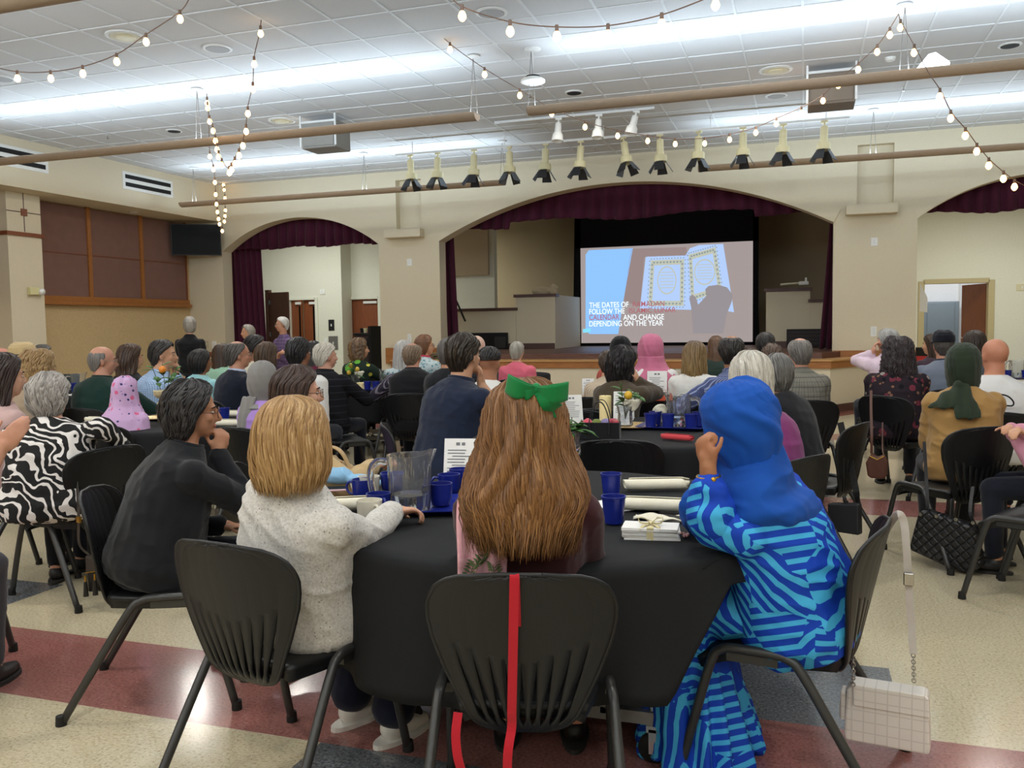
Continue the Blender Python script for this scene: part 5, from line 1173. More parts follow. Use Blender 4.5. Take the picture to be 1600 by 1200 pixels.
    for sd, nm in ((-1, arms[0]), (1, arms[1])):
        a = hip+u*0.388*S_+uf*0.010*S_+ux*(sd*0.166*S_*w)
        if isinstance(nm, tuple) and nm[0] == 'W': nm = (Rb.transposed() @ (Vector(nm[1])-loc),)+tuple(nm[2:])
        if isinstance(nm, tuple) and nm[0] == 'E':
            e, wv = Rb.transposed() @ (Vector(nm[1])-loc), Rb.transposed() @ (Vector(nm[2])-loc); hf, hu, curl = nm[3:]; tgtw = None
        if not (isinstance(nm, tuple) and nm[0] == 'E'): tgtw, pole, hf, hu, curl = {
            'lap': (hip+Vector((sd*0.07, 0.30, 0.10))*S_, (sd*0.45, -0.9, -0.2), (-sd*0.3, 1, -0.15), (sd*0.1, 0.1, 1), 28),
            'table': (Vector((sd*0.12*S_, hip.y+0.40*S_, ZT+0.035)), (sd*1, -0.25, -0.45), (-sd*0.75, 0.8, 0.0), (0, 0, 1), 25),
            'wide': (Vector((sd*0.26*S_, hip.y+0.40*S_, ZT+0.035)), (sd*1, -0.3, -0.5), (sd*0.1, 1, 0.0), (0, 0, 1), 25),
            'chin': (hcn+Rh @ (Vector((sd*0.055, 0.075, -0.165))*S_), (sd*0.5, 0.5, -1), (-sd*0.35, 0.15, 1), (sd*0.3, 0.9, 0), 55),
            'cheek': (hcn+Rh @ (Vector((sd*0.115, 0.055, -0.12))*S_), (sd*0.5, 0.5, -1), (-sd*0.25, -0.05, 1), (sd*1, 0.3, 0), 40),
            'cross': (hip+u*0.20*S_+Vector((-sd*0.10, 0.17+0.015*sd, 0.02*sd))*S_, (sd*1, -0.2, -0.4), (-sd*1, 0.1, 0.1), (0, 1, 0.3), 20),
            'side': (hip+Vector((sd*0.26, 0.03, -0.06))*S_, (sd*0.4, -1, 0), (0, 0.15, -1), (sd*1, 0, 0), 25),
            'back': (Vector((sd*0.50*S_, -0.14*S_, 0.80)), (sd*0.6, -0.4, 0.5), (sd*0.4, -0.3, -0.8), (sd*0.3, 0.9, 0.3), 35),
            'front': (hip+u*0.12*S_+Vector((-sd*0.05, 0.24, 0.04))*S_, (sd*1, -0.4, -0.3), (-sd*0.8, 0.5, 0.3), (0, 0.6, 0.8), 40),
        }[nm] if isinstance(nm, str) else nm
        if tgtw is not None: e, wv = ik(a, tgtw, la1, la2, pole)
        sh[sd], el[sd], wr_[sd] = a, e, wv
        kk = 0.85 if sleeve in ('long', 'vest') else 1.0
        B.append(capsule(a, e, 0.046*S_*kk, 0.038*S_*kk)); B.append(capsule(e, wv, 0.037*S_*kk, 0.026*S_))
        B += hand_parts(wv, hf, hu, S_*0.98*(0.93 if female else 1.0), curl, -sd)
    kn = {}; an = {}
    for sd in (-1, 1):
        if stand: h0, k0, a0 = hip+ux*sd*0.085*S_, Vector((sd*0.095, 0.015, 0.48))*S_, Vector((sd*0.10, -0.01, 0.085))
        else:
            kn_in = 0.09
            h0 = hip+Vector((sd*0.085, 0.03, -0.01))*S_; k0 = Vector((sd*(kn_in+0.03)*S_, 0.43*S_, hip_z-0.035)); a0 = Vector((sd*0.115*S_, ank*S_, 0.085))
        kn[sd], an[sd] = k0, a0
        B.append(capsule(h0, k0, 0.072*S_, 0.052*S_)); B.append(capsule(k0, a0, 0.050*S_, 0.034*S_))
        B.append(capsule(a0+Vector((0, -0.01, -0.03)), a0+Vector((0, 0.12, -0.05)), 0.028, 0.022))
    body = fuse('person', B, vox, skin(skin_c, skin_c), None, 3)
    body.location = loc; body.rotation_euler = (0, 0, -math.radians(head)); tag(body, label, 'person')
    # --- clothes
    fab = top[1]
    g = 0.016
    def sleeve_parts(gs):
        out = []
        for sd in (-1, 1):
            a, e, wv = sh[sd], el[sd], wr_[sd]
            if sleeve == 'none': out.append(ell(a+uf*0.0, (0.03*S_,)*3)); continue
            out.append(ell(a, (0.055*S_*w+gs,)*3, None, 14)); out.append(capsule(a, e, 0.056*S_+gs, 0.050*S_+gs))
            if sleeve == 'long': out.append(capsule(e, e+(wv-e)*cuff, 0.050*S_+gs*0.9, 0.037*S_+gs*0.7)); 
            elif sleeve == 'short': out.pop(); out.append(capsule(a, a+(e-a)*0.62, 0.056*S_+gs, 0.058*S_+gs))
            elif sleeve == 'half': out.append(capsule(e, e+(wv-e)*0.25, 0.046*S_+gs, 0.044*S_+gs))
        return out
    if sleeve != 'vest':
        TP = [torso(g, fat)] + sleeve_parts(0.010)
        tp = fuse(top[0], TP, vox, fab, body, 4, folds(wr, hseed+3), hseed)
    else:
        tp = fuse(top[0], [torso(g+0.008, fat)], vox, fab, body, 4, folds(wr, hseed+3))
        sv = sleeve; sleeve = 'long'; fuse('shirt', [torso(0.006, fat)]+sleeve_parts(0.008), vox, top[2], body, 4, folds(wr, hseed+5))
    if collar:
        rr = []
        for k, (z, r) in enumerate(((-0.03, 0.094), (-0.008, 0.080), (0.012, 0.072), (0.022, 0.071), (0.022, 0.064), (-0.01, 0.064))):
            rr.append(ering(neck+u*z*S_*1.0+uf*0.004, ux, uf, r*S_*w, r*S_*0.98, 24))
        MB().add(*loft(rr)).build('collar', collar, tp, smooth=True)
    if skirt is None:
        bm_ = bottom or fabric('dark navy trousers', '#181b26'); LP = []
        for sd in (-1, 1):
            h0 = hip+Vector((sd*0.085, 0.02, -0.015))*S_
            LP.append(capsule(h0, kn[sd], 0.086*S_, 0.066*S_)); LP.append(capsule(kn[sd], an[sd]+Vector((0, 0.01, 0.035)), 0.064*S_*(1+(wide-1)*0.4), 0.052*S_*wide))
        LP.append(ell(hip-u*0.02*S_, (0.165*S_*fat, 0.125*S_*fat, 0.105*S_)))
        fuse('trousers', LP, vox*1.15, bm_, body, 4, folds(0.003, hseed+9))
    if skirt is not None:
        SK = [ell(hip-u*0.02*S_, (0.19*S_*fat, 0.15*S_*fat, 0.125*S_))]
        for sd in (-1, 1): SK.append(capsule(hip+Vector((sd*0.085, 0.02, -0.01))*S_, kn[sd], 0.10*S_*fat, 0.088*S_))
        SK.append(capsule(kn[-1], kn[1], 0.085*S_, 0.085*S_))
        kz = hip_z-0.03; ky = 0.43*S_; rr_ = []
        for (z, rx, ry, yo) in ((kz, 0.17, 0.07, 0.0), (kz*0.75, 0.18, 0.09, 0.01), (kz*0.45, 0.20, 0.11, 0.015), (kz*0.18, 0.225, 0.135, 0.02), (0.02, 0.245, 0.155, 0.03)): rr_.append(ering(Vector((0, ky-0.04+yo, z)), ux, Vector((0, 1, 0)), rx*S_, ry*S_, 28))
        SK.append(loft(rr_[::-1]))
        sfo = folds(0.004, hseed+21)
        def skw(co):
            a = np.arctan2(co[:, 0], co[:, 1]-ky+0.04); dn = np.clip((kz-co[:, 2])/kz, 0, 1)
            return sfo(co)+0.016*dn*np.sin(a*11+2*np.sin(a*3))
        fuse('skirt', SK, vox, skirt, body, 4, skw)
    if feet:
        for sd in (-1, 1):
            a0 = an[sd]; SP = [ell(a0+Vector((0, 0.005, -0.035)), (0.04, 0.055, 0.045)), capsule(a0+Vector((0, 0.0, -0.048)), a0+Vector((0, 0.14, -0.056)), 0.036, 0.028), ell(a0+Vector((0, 0.06, -0.05)), (0.042, 0.10, 0.032))]
            sh_ = fuse('shoe', SP, 0.010, plain('shoe '+shoes, shoes, 0.5), body, 3)
            MB().prism([(a0.x+0.045*math.cos(t)*(1 if math.sin(t) < 0 else 1.08), a0.y+0.045+0.13*math.sin(t)) for t in [2*PI*k/24 for k in range(24)]], 0.0, 0.016).build('sole', plain('sole', '#2a2826', 0.7) if shoes != '#d8d4cc' else plain('white sole', '#dcd8d0', 0.7), sh_)
    # --- face and hair
    ey = plain('dark eye', '#1a1411', 0.15); lip = plain('lip', '#a05a50', 0.5)
    for sd in (-1, 1):
        c = hcn+Rh @ (Vector((sd*0.031, 0.0775, 0.004))*S_)
        eb = MB().add(*ell(c, (0.0125*S_, 0.0068*S_, 0.0062*S_), Rh, 10)).build('eye', plain('shaded eye white', '#bdb3a8', 0.3), body, smooth=True)  # white darkened, shadow of the skin put into the colour
        MB().add(*ell(c+Rh @ (Vector((0, 0.0045, 0))*S_), (0.0058*S_, 0.0034*S_, 0.0056*S_), Rh, 8)).build('iris', ey, eb, smooth=True)
        if hair not in ('none',): MB().add(*tube([hcn+Rh @ (Vector((sd*x, 0.090-0.006*(x > 0.03)-0.012*(x > 0.045), 0.024+0.004*math.sin(x*70)))*S_) for x in (0.014, 0.026, 0.038, 0.05)], [0.002*S_, 0.0035*S_, 0.003*S_, 0.0015*S_], 6)).build('eyebrow', plain('brow '+(hc[0] if isinstance(hc, tuple) else '#241a15'), hc[0] if isinstance(hc, tuple) else '#241a15', 0.8), body, smooth=True)
    MB().add(*ell(hcn+Rh @ (Vector((0, 0.0885, -0.056))*S_), (0.021*S_, 0.006*S_, 0.0075*S_), Rh, 12)).build('mouth', lip, body, smooth=True)
    hs = dict(n=44, thick=0.012, amp=0.006, freq=9, seed=hseed); hs.update(hargs or {})
    H = dict(body=body, hc=hcn, R=Rh, s=S_, neck=neck, hip=hip, u=u, uf=uf, sh=sh, el=el, wr=wr_, kn=kn, an=an, loc=loc, head=head, top=tp)
    if hair not in ('none', 'bald'):
        rows = hrows or ROWS[hair]
        if hair in ('hijab', 'cap'): hm = hc if not isinstance(hc, tuple) else fabric('headscarf '+hc[0], hc[0])
        else: hm = hairmat('hair '+hc[0]+hc[1]+(tip or '')+str(len(hc)), hc[0], hc[1], hc[2] if len(hc) > 2 else None, tip=tip)
        V, F, UV, outer, uv = hair_shell(hcn, Rh, S_, rows, **hs)
        mb = MB().add(V, F); mb.uv = list(UV)
        if hlocks:
            v, f, q = locks(hcn, Rh, S_, outer, uv, hlocks, lrad, hseed+1, **(largs or {})); mb.add(v, f); mb.uv += q
        ho = mb.build({'hijab': 'headscarf', 'cap': 'cap'}.get(hair, 'hair'), hm, body, smooth=True); H['hair'] = ho
        if hair == 'cap':
            R0 = Rh; pts = []
            def brim(i, j):
                a = math.radians(-62+124*i/12); rr = 1.0+0.62*(j/4)*math.cos(a)**0.6; return hcn+R0 @ (Vector((0.089*math.sin(a)*(1+0.08*j/4), -0.01+0.110*math.cos(a)*rr, 0.04-0.018*(j/4)-0.012*abs(math.sin(a))))*S_)
            v, f = grid_surface(brim, 13, 5); b_ = MB().add(v, f).build('brim', hm, ho, smooth=True); solidify(b_, 0.004)
            fr = dict(hs); fr.update(amp=0.004); V2, F2, UV2, _, _ = hair_shell(hcn, Rh, S_, ROWS['fringe'][1:], **fr); m2 = MB().add(V2, F2); m2.uv = list(UV2); m2.build('hair', hairmat('hair grey dark', '#2b2724', '#4a4440'), body, smooth=True)
    if glasses:
        gm = plain('glasses frame '+glasses, glasses, 0.3); gb = MB()
        for sd in (-1, 1):
            c = Vector((sd*0.033, 0.104, 0.0)); ringp = [hcn+Rh @ ((c+Vector((0.026*math.cos(2*PI*k/16), -0.006*abs(math.cos(2*PI*k/16)), 0.020*math.sin(2*PI*k/16))))*S_) for k in range(17)]
            gb.tube(ringp, 0.0016*S_, 6, False); gb.tube([hcn+Rh @ (Vector(p)*S_) for p in ((sd*0.059, 0.098, 0.004), (sd*0.081, 0.05, 0.006), (sd*0.084, -0.005, 0.008), (sd*0.08, -0.03, -0.012))], 0.0018*S_, 6)
        gb.tube([hcn+Rh @ (Vector(p)*S_) for p in ((-0.008, 0.106, 0.004), (0, 0.11, 0.006), (0.008, 0.106, 0.004))], 0.0015*S_, 6); gb.build('glasses', gm, body, smooth=True)
    if extras: extras(H)
    if chair_label:
        ch = head if chair_head is None else chair_head
        cp = loc + Matrix.Rotation(-math.radians(ch), 3, 'Z') @ Vector((chair_off[0], chair_off[1]+0.07, 0))
        if chair_xy: cp = Vector((*chair_xy, 0))
        H['chair'] = chair(cp.x, cp.y, ch, chair_label)
    return H
def to_world(H, p): return H['loc'] + Matrix.Rotation(-math.radians(H['head']), 3, 'Z') @ Vector(p)
# ---------------------------------------------------------------- the crowd, one by one
BK = ('#141211', '#2a2624'); DB = ('#20150f', '#3d2a1e'); BR = ('#33221a', '#5a4030'); GR = ('#6f6c68', '#a9a59e', '#c9c6bf'); WH = ('#a59e90', '#cfc8ba', '#e2ddd2'); BL = ('#7a5a35', '#b08d5c', '#cfae7c'); DG = ('#34322f', '#5e5a55', '#7d7973')
SK1, SK2, SK3, SK4 = '#c99a7c', '#b98566', '#9a6a4c', '#d3a68c'
F_BLACK = fabric('black jersey', '#131316'); F_NAVY = fabric('navy jersey', '#1a2236'); F_WHITE = fabric('white cotton', '#dedcd8'); F_JEAN = fabric('dark denim', '#1c2434'); F_KHAKI = fabric('khaki cotton', '#b3a98f')
# far left tables
person(3, 543, 8.6, head=40, hair='none', skin_c='#c98d7c', top=('shirt', fabric('grey shirt', '#6b6b6e')), label='bald person at the left frame edge, beyond the dark long hair')
person(36, 538, 7.9, head=30, look=50, hair='cap', hc=fabric('tan cap cloth', '#bfa77c'), top=('shirt', fabric('brown shirt', '#4b3a30')), label='person in a tan baseball cap behind the curly blonde hair', skin_c=SK3)
person(68, 540, 9.9, head=20, look=45, hair='short', hc=DG, top=('jacket', fabric('grey jacket', '#3c3e42')), label='person with dark grey hair just behind the curly blonde woman', glasses='#2a2a2a')
person(61, 551, 6.9, head=10, look=25, hair='curly', hc=('#6b5236', '#a5865c', '#c4a87c'), female=True, glasses='#3a2a20', top=('blouse', fabric('tan blouse', '#a4907a')), hargs=dict(curl=0.012, amp=0.01), label='person with curly blonde hair and glasses at the far left table', hlocks=260, largs=dict(wav=0.016, kf=120, lift=0.012, flat=(1.2, 0.8)), chair_label='black plastic chair holding the curly blonde woman')
person(5, 556, 4.9, head=20, look=25, hair='long', hc=('#1f1613', '#352722'), female=True, skin_c=SK4, top=('blouse', fabric('dusty pink blouse', '#bfa09c')), label='person with long dark hair and dusty pink top at the left frame edge', hlocks=90, chair_label='black plastic chair holding the dark haired woman at the left edge')
person(160, 541, 7.2, head=-5, look=45, pitch=-3, hair='fringe', hc=('#4a4644', '#77726e'), skin_c='#c6937c', top=('polo', fabric('dark green polo', '#16302a')), fat=1.2, w=1.1, collar=fabric('green collar', '#122822'), glasses='#8a8276', label='bald man in dark green polo shirt seated at the left', arms=('table', 'table'), chair_label='black plastic chair holding the bald man in dark green')
person(205, 540, 8.3, head=10, look=25, hair='long', hc=('#2a1d16', '#4a3426'), top=('top', fabric('black knit', '#141416')), female=True, label='person with long wavy brown hair in black, beyond the bald man', hargs=dict(wave=0.006), chair_label='black plastic chair holding the wavy brown haired woman')
CHK = stripes('light blue check', [('ang', 0.016, 0.4, '#7f9cc4'), ('z', 0.016, 0.35, '#8aa6cc')], '#b9cde6', dist=0.02)
person(255, 533, 7.7, head=35, look=62, lean=16, hair='short', hc=('#1d1a19', '#3a3634'), skin_c=SK1, top=('shirt', CHK), collar=CHK, fat=1.15, w=1.08, arms=('chin', 'table'), label='man in light blue checked shirt with hand at his chin, behind the orange fruit', chair_label='black plastic chair holding the man in light blue check')
person(296, 494, 13.0, head=-25, look=-35, stand=True, hair='shortbob', hc=('#5f5a54', '#98928a'), female=True, top=('tshirt', fabric('black tee', '#101013')), sleeve='short', arms=('front', 'front'), bottom=F_JEAN, label='standing person in a black t-shirt under the corner television', skin_c=SK4)
person(314, 548, 8.4, head=5, look=30, hair='shortbob', hc=BK, female=True, top=('blouse', fabric('aqua blouse', '#9fd2d4')), fat=1.2, label='person with short black hair in a pale aqua top', skin_c=SK3, chair_label='black plastic chair holding the woman in pale aqua')
person(348, 539, 10.3, head=10, hair='long', hc=DB, female=True, top=('blouse', fabric('mint blouse', '#8fb59c')), label='person with dark hair in mint green, beyond the navy suit')
person(372, 533, 7.8, head=25, look=48, hair='crownbald', hc=('#2f2b29', '#5a5450'), skin_c='#c08c72', glasses='#7a6a58', top=('suit_jacket', fabric('navy suit', '#161a28')), collar=fabric('pale blue collar', '#b9c4dc'), fat=1.1, label='balding man in a navy suit with pale collar', chair_label='black plastic chair holding the man in the navy suit')
person(386, 507, 12.6, head=-110, look=-150, stand=True, hair='shortbob', hc=('#5a554e', '#938c82'), female=True, top=('jacket', fabric('black jacket far', '#18181a')), label='grey haired person in black beside the tall burgundy curtain', arms=('front', 'front'))
person(400, 525, 9.2, head=20, look=60, hair='short', hc=BK, top=('jacket', fabric('cream jacket', '#c9c1ae')), label='person with black hair and cream jacket beyond the navy suit', skin_c=SK3)
PLM = stripes('purple plaid', [('x', 0.05, 0.3, '#3a2e55'), ('z', 0.05, 0.3, '#6f5a7c'), ('x', 0.017, 0.2, '#8a7390')], '#584868')
person(440, 494, 13.2, head=200, look=225, stand=True, hair='short', hc=('#8f8b86', '#c4c0ba', '#dcdad6'), skin_c='#c49278', top=('shirt', PLM), sleeve='half', arms=('cross', 'cross'), bottom=F_KHAKI, fat=1.15, glasses='#4a4a4a', label='standing man in purple plaid shirt with folded arms by the wooden doors')
BWP = spots('black and white print', '#141416', [(9, 0.16, '#dedad4', 0.3), (6, 0.2, '#d6d2cc', 4.1)])
person(418, 537, 8.7, head=15, look=20, hair='bob', hc=('#33241c', '#54402f'), female=True, top=('blouse', BWP), label='person with brown bob in black and white print, beyond the grey headscarf', chair_label='black plastic chair holding the woman in black and white print')
person(467, 529, 7.4, head=-5, look=8, hair='short', hc=('#0f0e0f', '#232122'), skin_c='#8d6047', top=('shirt', F_WHITE), collar=F_WHITE, label='man with black hair in a white shirt', w=1.05, chair_label='black plastic chair holding the man in the white shirt')
person(491, 535, 10.2, head=0, hair='long', hc=BK, female=True, top=('blouse', fabric('burgundy blouse', '#5a1f33')), label='person with dark hair in burgundy, half hidden by the white haired man')
PUF = stripes('black quilted puffer', [('z', 0.06, 0.14, '#2e2f35')], '#17171b')
person(509, 537, 8.1, head=5, look=35, hair='shortbob', hc=WH, skin_c='#cc9a84', top=('puffer_jacket', PUF), fat=1.25, w=1.15, collar=PUF, wr=0.006, hrows=ROWS['short'], hargs=dict(amp=0.008), label='white haired man in a black quilted jacket', arms=('table', 'table'), chair_label='black plastic chair turned sideways behind the white haired man', chair_xy=(at(541, 700, 7.75).x, at(541, 700, 7.75).y), chair_head=48)
SHAM = spots('green patterned top', '#1d2a22', [(5.0, 0.30, '#63a83c', 0.7), (8, 0.2, '#c9c24a', 2.2), (6, 0.22, '#2f7a46', 5.2)])
person(562, 530, 10.5, head=10, look=45, hair='long', hc=('#3c2c1f', '#6b5036', '#9a7a50'), female=True, top=('blouse', SHAM), hrows=ROWS['bob'], hargs=dict(curl=0.006, amp=0.012), arms=('cheek', 'table'), label='person in green patterned top in front of the wooden door', chair_label='black plastic chair holding the woman in the green patterned top')
FLO = spots('pale blue floral', '#b9c6c8', [(26, 0.32, '#5f8a96', 0.4), (20, 0.28, '#8fa9ae', 3.3)])
person(632, 534, 9.3, head=-10, hair='long', hc=('#8e8a86', '#bdb9b4', '#d4d1cc'), female=True, top=('blouse', FLO), label='person with long grey hair in pale blue floral print', chair_label='black plastic chair holding the grey long haired woman')
person(664, 525, 10.8, head=15, look=55, hair='bob', hc=('#4a3020', '#7a5236'), female=True, top=('blouse', FLO), glasses='#202020', hrows=ROWS['shortbob'], label='person with brown hair pinned up and red scarf', extras=lambda H: fuse('scarf', [loft([ering(H['neck']+H['u']*z, Vector((1, 0, 0)), H['uf'], r, r, 20) for z, r in ((-0.10, 0.14), (-0.05, 0.12), (0.0, 0.085), (0.03, 0.08))])], 0.012, fabric('red scarf', '#b23a4c'), H['body'], 3, folds(0.006)))
STR = stripes('dark striped shirt', [('ang', 0.02, 0.3, '#9a93a0')], '#3a3442')
person(645, 536, 8.3, head=-15, look=5, hair='crownbald', hc=('#5a4a3c', '#85705c'), skin_c='#c4917a', top=('vest', fabric('black vest', '#17171a'), STR), sleeve='vest', fat=1.15, w=1.1, arms=('wide', 'table'), collar=fabric('black vest collar', '#141416'), label='balding man in black vest with striped sleeves', chair_label='black plastic chair holding the man in the black vest')
# middle tables
person(702, 530, 7.6, head=10, hair='short', hc=('#3d3a39', '#66605c', '#7a746f'), top=('jacket', fabric('black wool', '#16171c')), label='person with dark grey hair behind the navy polo man')
person(745, 524, 8.4, head=20, hair='none', skin_c='#d0b0a0', top=('shirt', fabric('dark shirt', '#22242a')), label='bald pale head just behind the navy polo man', w=1.0)
person(725, 523, 5.5, head=30, look=22, lean=14, hair='short', hc=('#17120f', '#33291f'), skin_c=SK1, top=('polo', fabric('navy polo', '#1b2338')), sleeve='short', arms=('wide', 'chin'), collar=fabric('navy collar', '#182034'), w=1.12, fat=1.1, vox=0.010, wr=0.006, bottom=fabric('navy trousers', '#171b28'), hargs=dict(amp=0.010), hlocks=80, label='man in navy polo shirt with hand at his chin', chair_label='black plastic chair turned beside the navy polo man', chair_head=62, chair_xy=(at(672, 700, 5.55).x, at(672, 700, 5.55).y))
person(765, 544, 6.6, head=0, look=10, hair='short', hc=('#121010', '#2a2626'), skin_c='#a8765a', top=('shirt', F_WHITE), hrows=[r for r in ROWS['short'][:7]], label='young man with short black faded hair in white', chair_label='black plastic chair holding the young man with the faded haircut')
person(808, 535, 10.2, head=-12, hair='shortbob', hc=('#6b655c', '#a09a8e', '#bdb7aa'), female=True, top=('jacket', fabric('coral pink jacket', '#d8667a')), w=0.98, hrows=ROWS['short'], wr=0.006, label='grey haired person in coral pink jacket near the stage', chair_label='black plastic chair holding the person in coral pink')
person(973, 543, 6.5, head=20, look=35, lean=12, roll=8, hair='bob', hc=('#0f0d0e', '#1f1b1c', '#2c2627'), female=True, skin_c=SK1, top=('top', fabric('olive brown knit', '#4a3e30')), arms=('lap', 'cheek'), hargs=dict(wave=0.004, amp=0.012), hlocks=260, largs=dict(wav=0.012, over=0.03, kf=40), vox=0.011, label='person with black bob in olive brown top leaning on her hand', chair_label='black plastic chair holding the woman in the olive brown top')
BST = stripes('beige striped', [('ang', 0.03, 0.35, '#a48f78')], '#cbb9a2')
person(951, 549, 7.6, head=10, lean=18, hair='short', hc=('#2c211b', '#4a3a2f'), top=('shirt', BST), label='person in beige striped shirt behind the black bob', chair_label='black plastic chair holding the person in beige stripes')
person(970, 529, 8.4, head=10, hair='hijab', hc=fabric('black scarf', '#0e0e11'), female=True, top=('dress', fabric('red dress', '#a8402c')), label='person in black headscarf next to the pink headscarf', chair_label='black plastic chair holding the black headscarf person')
PH = [(a, b, c*1.06, d*1.06, e) for (a, b, c, d, e) in ROWS['hijab'][:8]] + [(-0.05, 140, 0.106, 0.120, -0.014), (-0.10, 165, 0.115, 0.125, -0.012), (-0.15, 180, 0.145, 0.135, -0.014), (-0.19, 180, 0.19, 0.155, -0.02), (-0.24, 180, 0.235, 0.18, -0.03), (-0.33, 180, 0.265, 0.20, -0.03)]
person(1018, 526, 8.0, head=-10, look=8, hair='hijab', hc=fabric('dusty pink scarf', '#c4708c'), female=True, top=('blouse', F_WHITE), hrows=PH, hargs=dict(amp=0.01, freq=4), label='person in dusty pink headscarf and white top before the screen', chair_label='black plastic chair holding the pink headscarf person')
person(1086, 536, 7.5, head=0, look=5, hair='long', hc=('#2f221b', '#5a4432'), tip='#b08f5c', female=True, top=('blouse', fabric('white blouse', '#d9d6d0')), hrows=[(a, b, c*1.03, d, e) for a, b, c, d, e in ROWS['long'][:10]], hlocks=150, label='person with long dark hair turning blonde at the ends, white top', chair_label='black plastic chair holding the ombre haired woman')
person(1119, 527, 10.3, head=0, hair='long', hc=('#3a2a20', '#664a36'), female=True, top=('top', fabric('dark green top', '#2c3a34')), label='person with brown hair left of the balding man in blue stripes')
BLU = stripes('navy striped shirt', [('ang', 0.018, 0.28, '#9aa3c4'), ('z', 0.10, 0.04, '#3c466e')], '#4a5278')
person(1143, 524, 6.7, head=-35, look=-8, lean=14, hair='crownbald', hc=('#15120f', '#2b2623'), skin_c='#a87a5e', top=('shirt', BLU), collar=BLU, fat=1.15, w=1.08, arms=('wide', 'table'), wr=0.006, label='balding black haired man in blue striped shirt', chair_label='black plastic chair holding the man in blue stripes')
person(1171, 544, 10.2, head=0, hair='bob', hc=DB, female=True, top=('top', fabric('dark top', '#2a2320')), label='dark haired person peeking between the striped shirt and white bob')
person(1196, 521, 9.0, head=-5, hair='short', hc=BK, top=('shirt', fabric('black shirt', '#17171a')), label='black haired person at the lower right corner of the screen')
person(1207, 540, 8.1, head=-10, hair='curly', hc=('#2c211c', '#5c483c', '#9a8878'), female=True, top=('top', fabric('brown top', '#3a2f2a')), hrows=ROWS['shortbob'], hargs=dict(curl=0.006, amp=0.016), hlocks=70, label='person with dark streaked hair behind the white bob', chair_label='black plastic chair holding the streaky haired person')
PSW = fabric('purple heather sweater', '#7b2f68', amp=0.12)
person(1172, 554, 4.15, head=-58, look=-22, lean=10, hair='bob', hc=('#8f897e', '#c2bcb0', '#dedad0'), female=True, top=('sweater', PSW), collar=fabric('ivory turtleneck', '#e2dccb'), fat=1.2, w=1.08, vox=0.010, hlocks=420, lrad=0.0026, largs=dict(wav=0.007, over=0.012), hargs=dict(amp=0.008), label='person with silver white bob in purple sweater behind the blue headscarf', chair_label='black plastic chair holding the purple sweater woman')
person(1214, 556, 5.5, head=-60, look=-30, lean=12, hair='shortbob', hc=('#3c3a38', '#6e6b67', '#8c8984'), female=True, top=('cardigan', fabric('charcoal boucle', '#1d1d21', amp=0.25, weave=120)), fat=1.25, w=1.1, hlocks=120, label='person with dark grey hair in charcoal cardigan beyond the white bob', chair_label='black plastic chair with long black strap hanging from its back', chair_head=-68, chair_xy=(at(1288, 700, 5.35).x-0.06, at(1288, 700, 5.35).y))
GPL = stripes('grey plaid', [('ang', 0.075, 0.10, '#c9c6bc'), ('z', 0.075, 0.10, '#c9c6bc'), ('ang', 0.0375, 0.25, '#5d5b54'), ('z', 0.0375, 0.25, '#5d5b54')], '#7f7b70')
person(1249, 528, 7.0, head=-15, look=-25, hair='crownbald', hc=('#4b4642', '#77716b'), skin_c='#c08e78', top=('shirt', GPL), collar=GPL, fat=1.05, label='balding man in grey plaid shirt beside the stage apron', chair_label='black plastic chair holding the man in grey plaid')
# right side
person(1386, 515, 9.2, head=-20, look=-40, lean=10, pitch=6, hair='short', hc=('#6b6966', '#a3a09c', '#c4c1bd'), skin_c='#c9937c', top=('shirt', fabric('pale pink shirt', '#d9c2cf')), collar=fabric('pink collar', '#d4bcca'), arms=('cheek', 'table'), w=1.06, wr=0.006, label='grey haired man in pale pink shirt with hand to his face', chair_label='black plastic chair holding the man in pale pink', chair_head=-70)
PAI = spots('dark paisley print', '#2a2127', [(10, 0.26, '#6e2f3c', 0.2), (7, 0.18, '#8f8780', 2.7), (13, 0.25, '#17151c', 5.5), (18, 0.22, '#7d5a48', 8.1)])
person(1402, 530, 7.2, head=5, look=-18, hair='curlylong', hc=('#181313', '#33282a', '#463a3a'), female=True, top=('blouse', PAI), hargs=dict(curl=0.010, amp=0.012), hlocks=420, lrad=0.0032, largs=dict(wav=0.016, kf=110, lift=0.012, flat=(1.2, 0.8)), fat=1.2, w=1.1, vox=0.011, bottom=fabric('charcoal trousers', '#25252a'), label='person with dark curly hair in paisley blouse', chair_label='black plastic chair holding the paisley blouse woman, brown purse on its back', chair_head=35)
person(1474, 519, 7.9, head=-10, look=-15, hair='cap', hc=fabric('navy cap cloth', '#12131c'), skin_c='#bd8a70', top=('tshirt', fabric('blue grey tee', '#6f7684')), sleeve='short', w=1.08, fat=1.1, collar=fabric('dark collar', '#2a2e3a'), label='man in navy cap and blue grey t-shirt', chair_label='black plastic chair holding the man in the navy cap')
person(1456, 524, 9.9, head=-30, look=-60, hair='long', hc=DB, female=True, top=('top', fabric('plum top', '#3a2a33')), label='dark haired person hidden left of the navy cap')
person(1522, 519, 8.6, head=-5, hair='bob', hc=('#1f1715', '#37291f'), female=True, top=('top', fabric('grey top', '#55585f')), label='person with dark brown hair between the navy cap and bald man')
person(1554, 529, 5.9, head=5, look=-20, hair='none', skin_c='#c4886c', top=('tshirt', fabric('white tee', '#d8d6d4')), sleeve='short', fat=1.25, w=1.15, vox=0.011, label='bald man in white t-shirt at the right', arms=('table', 'table'), chair_label='black plastic chair holding the bald man in white')
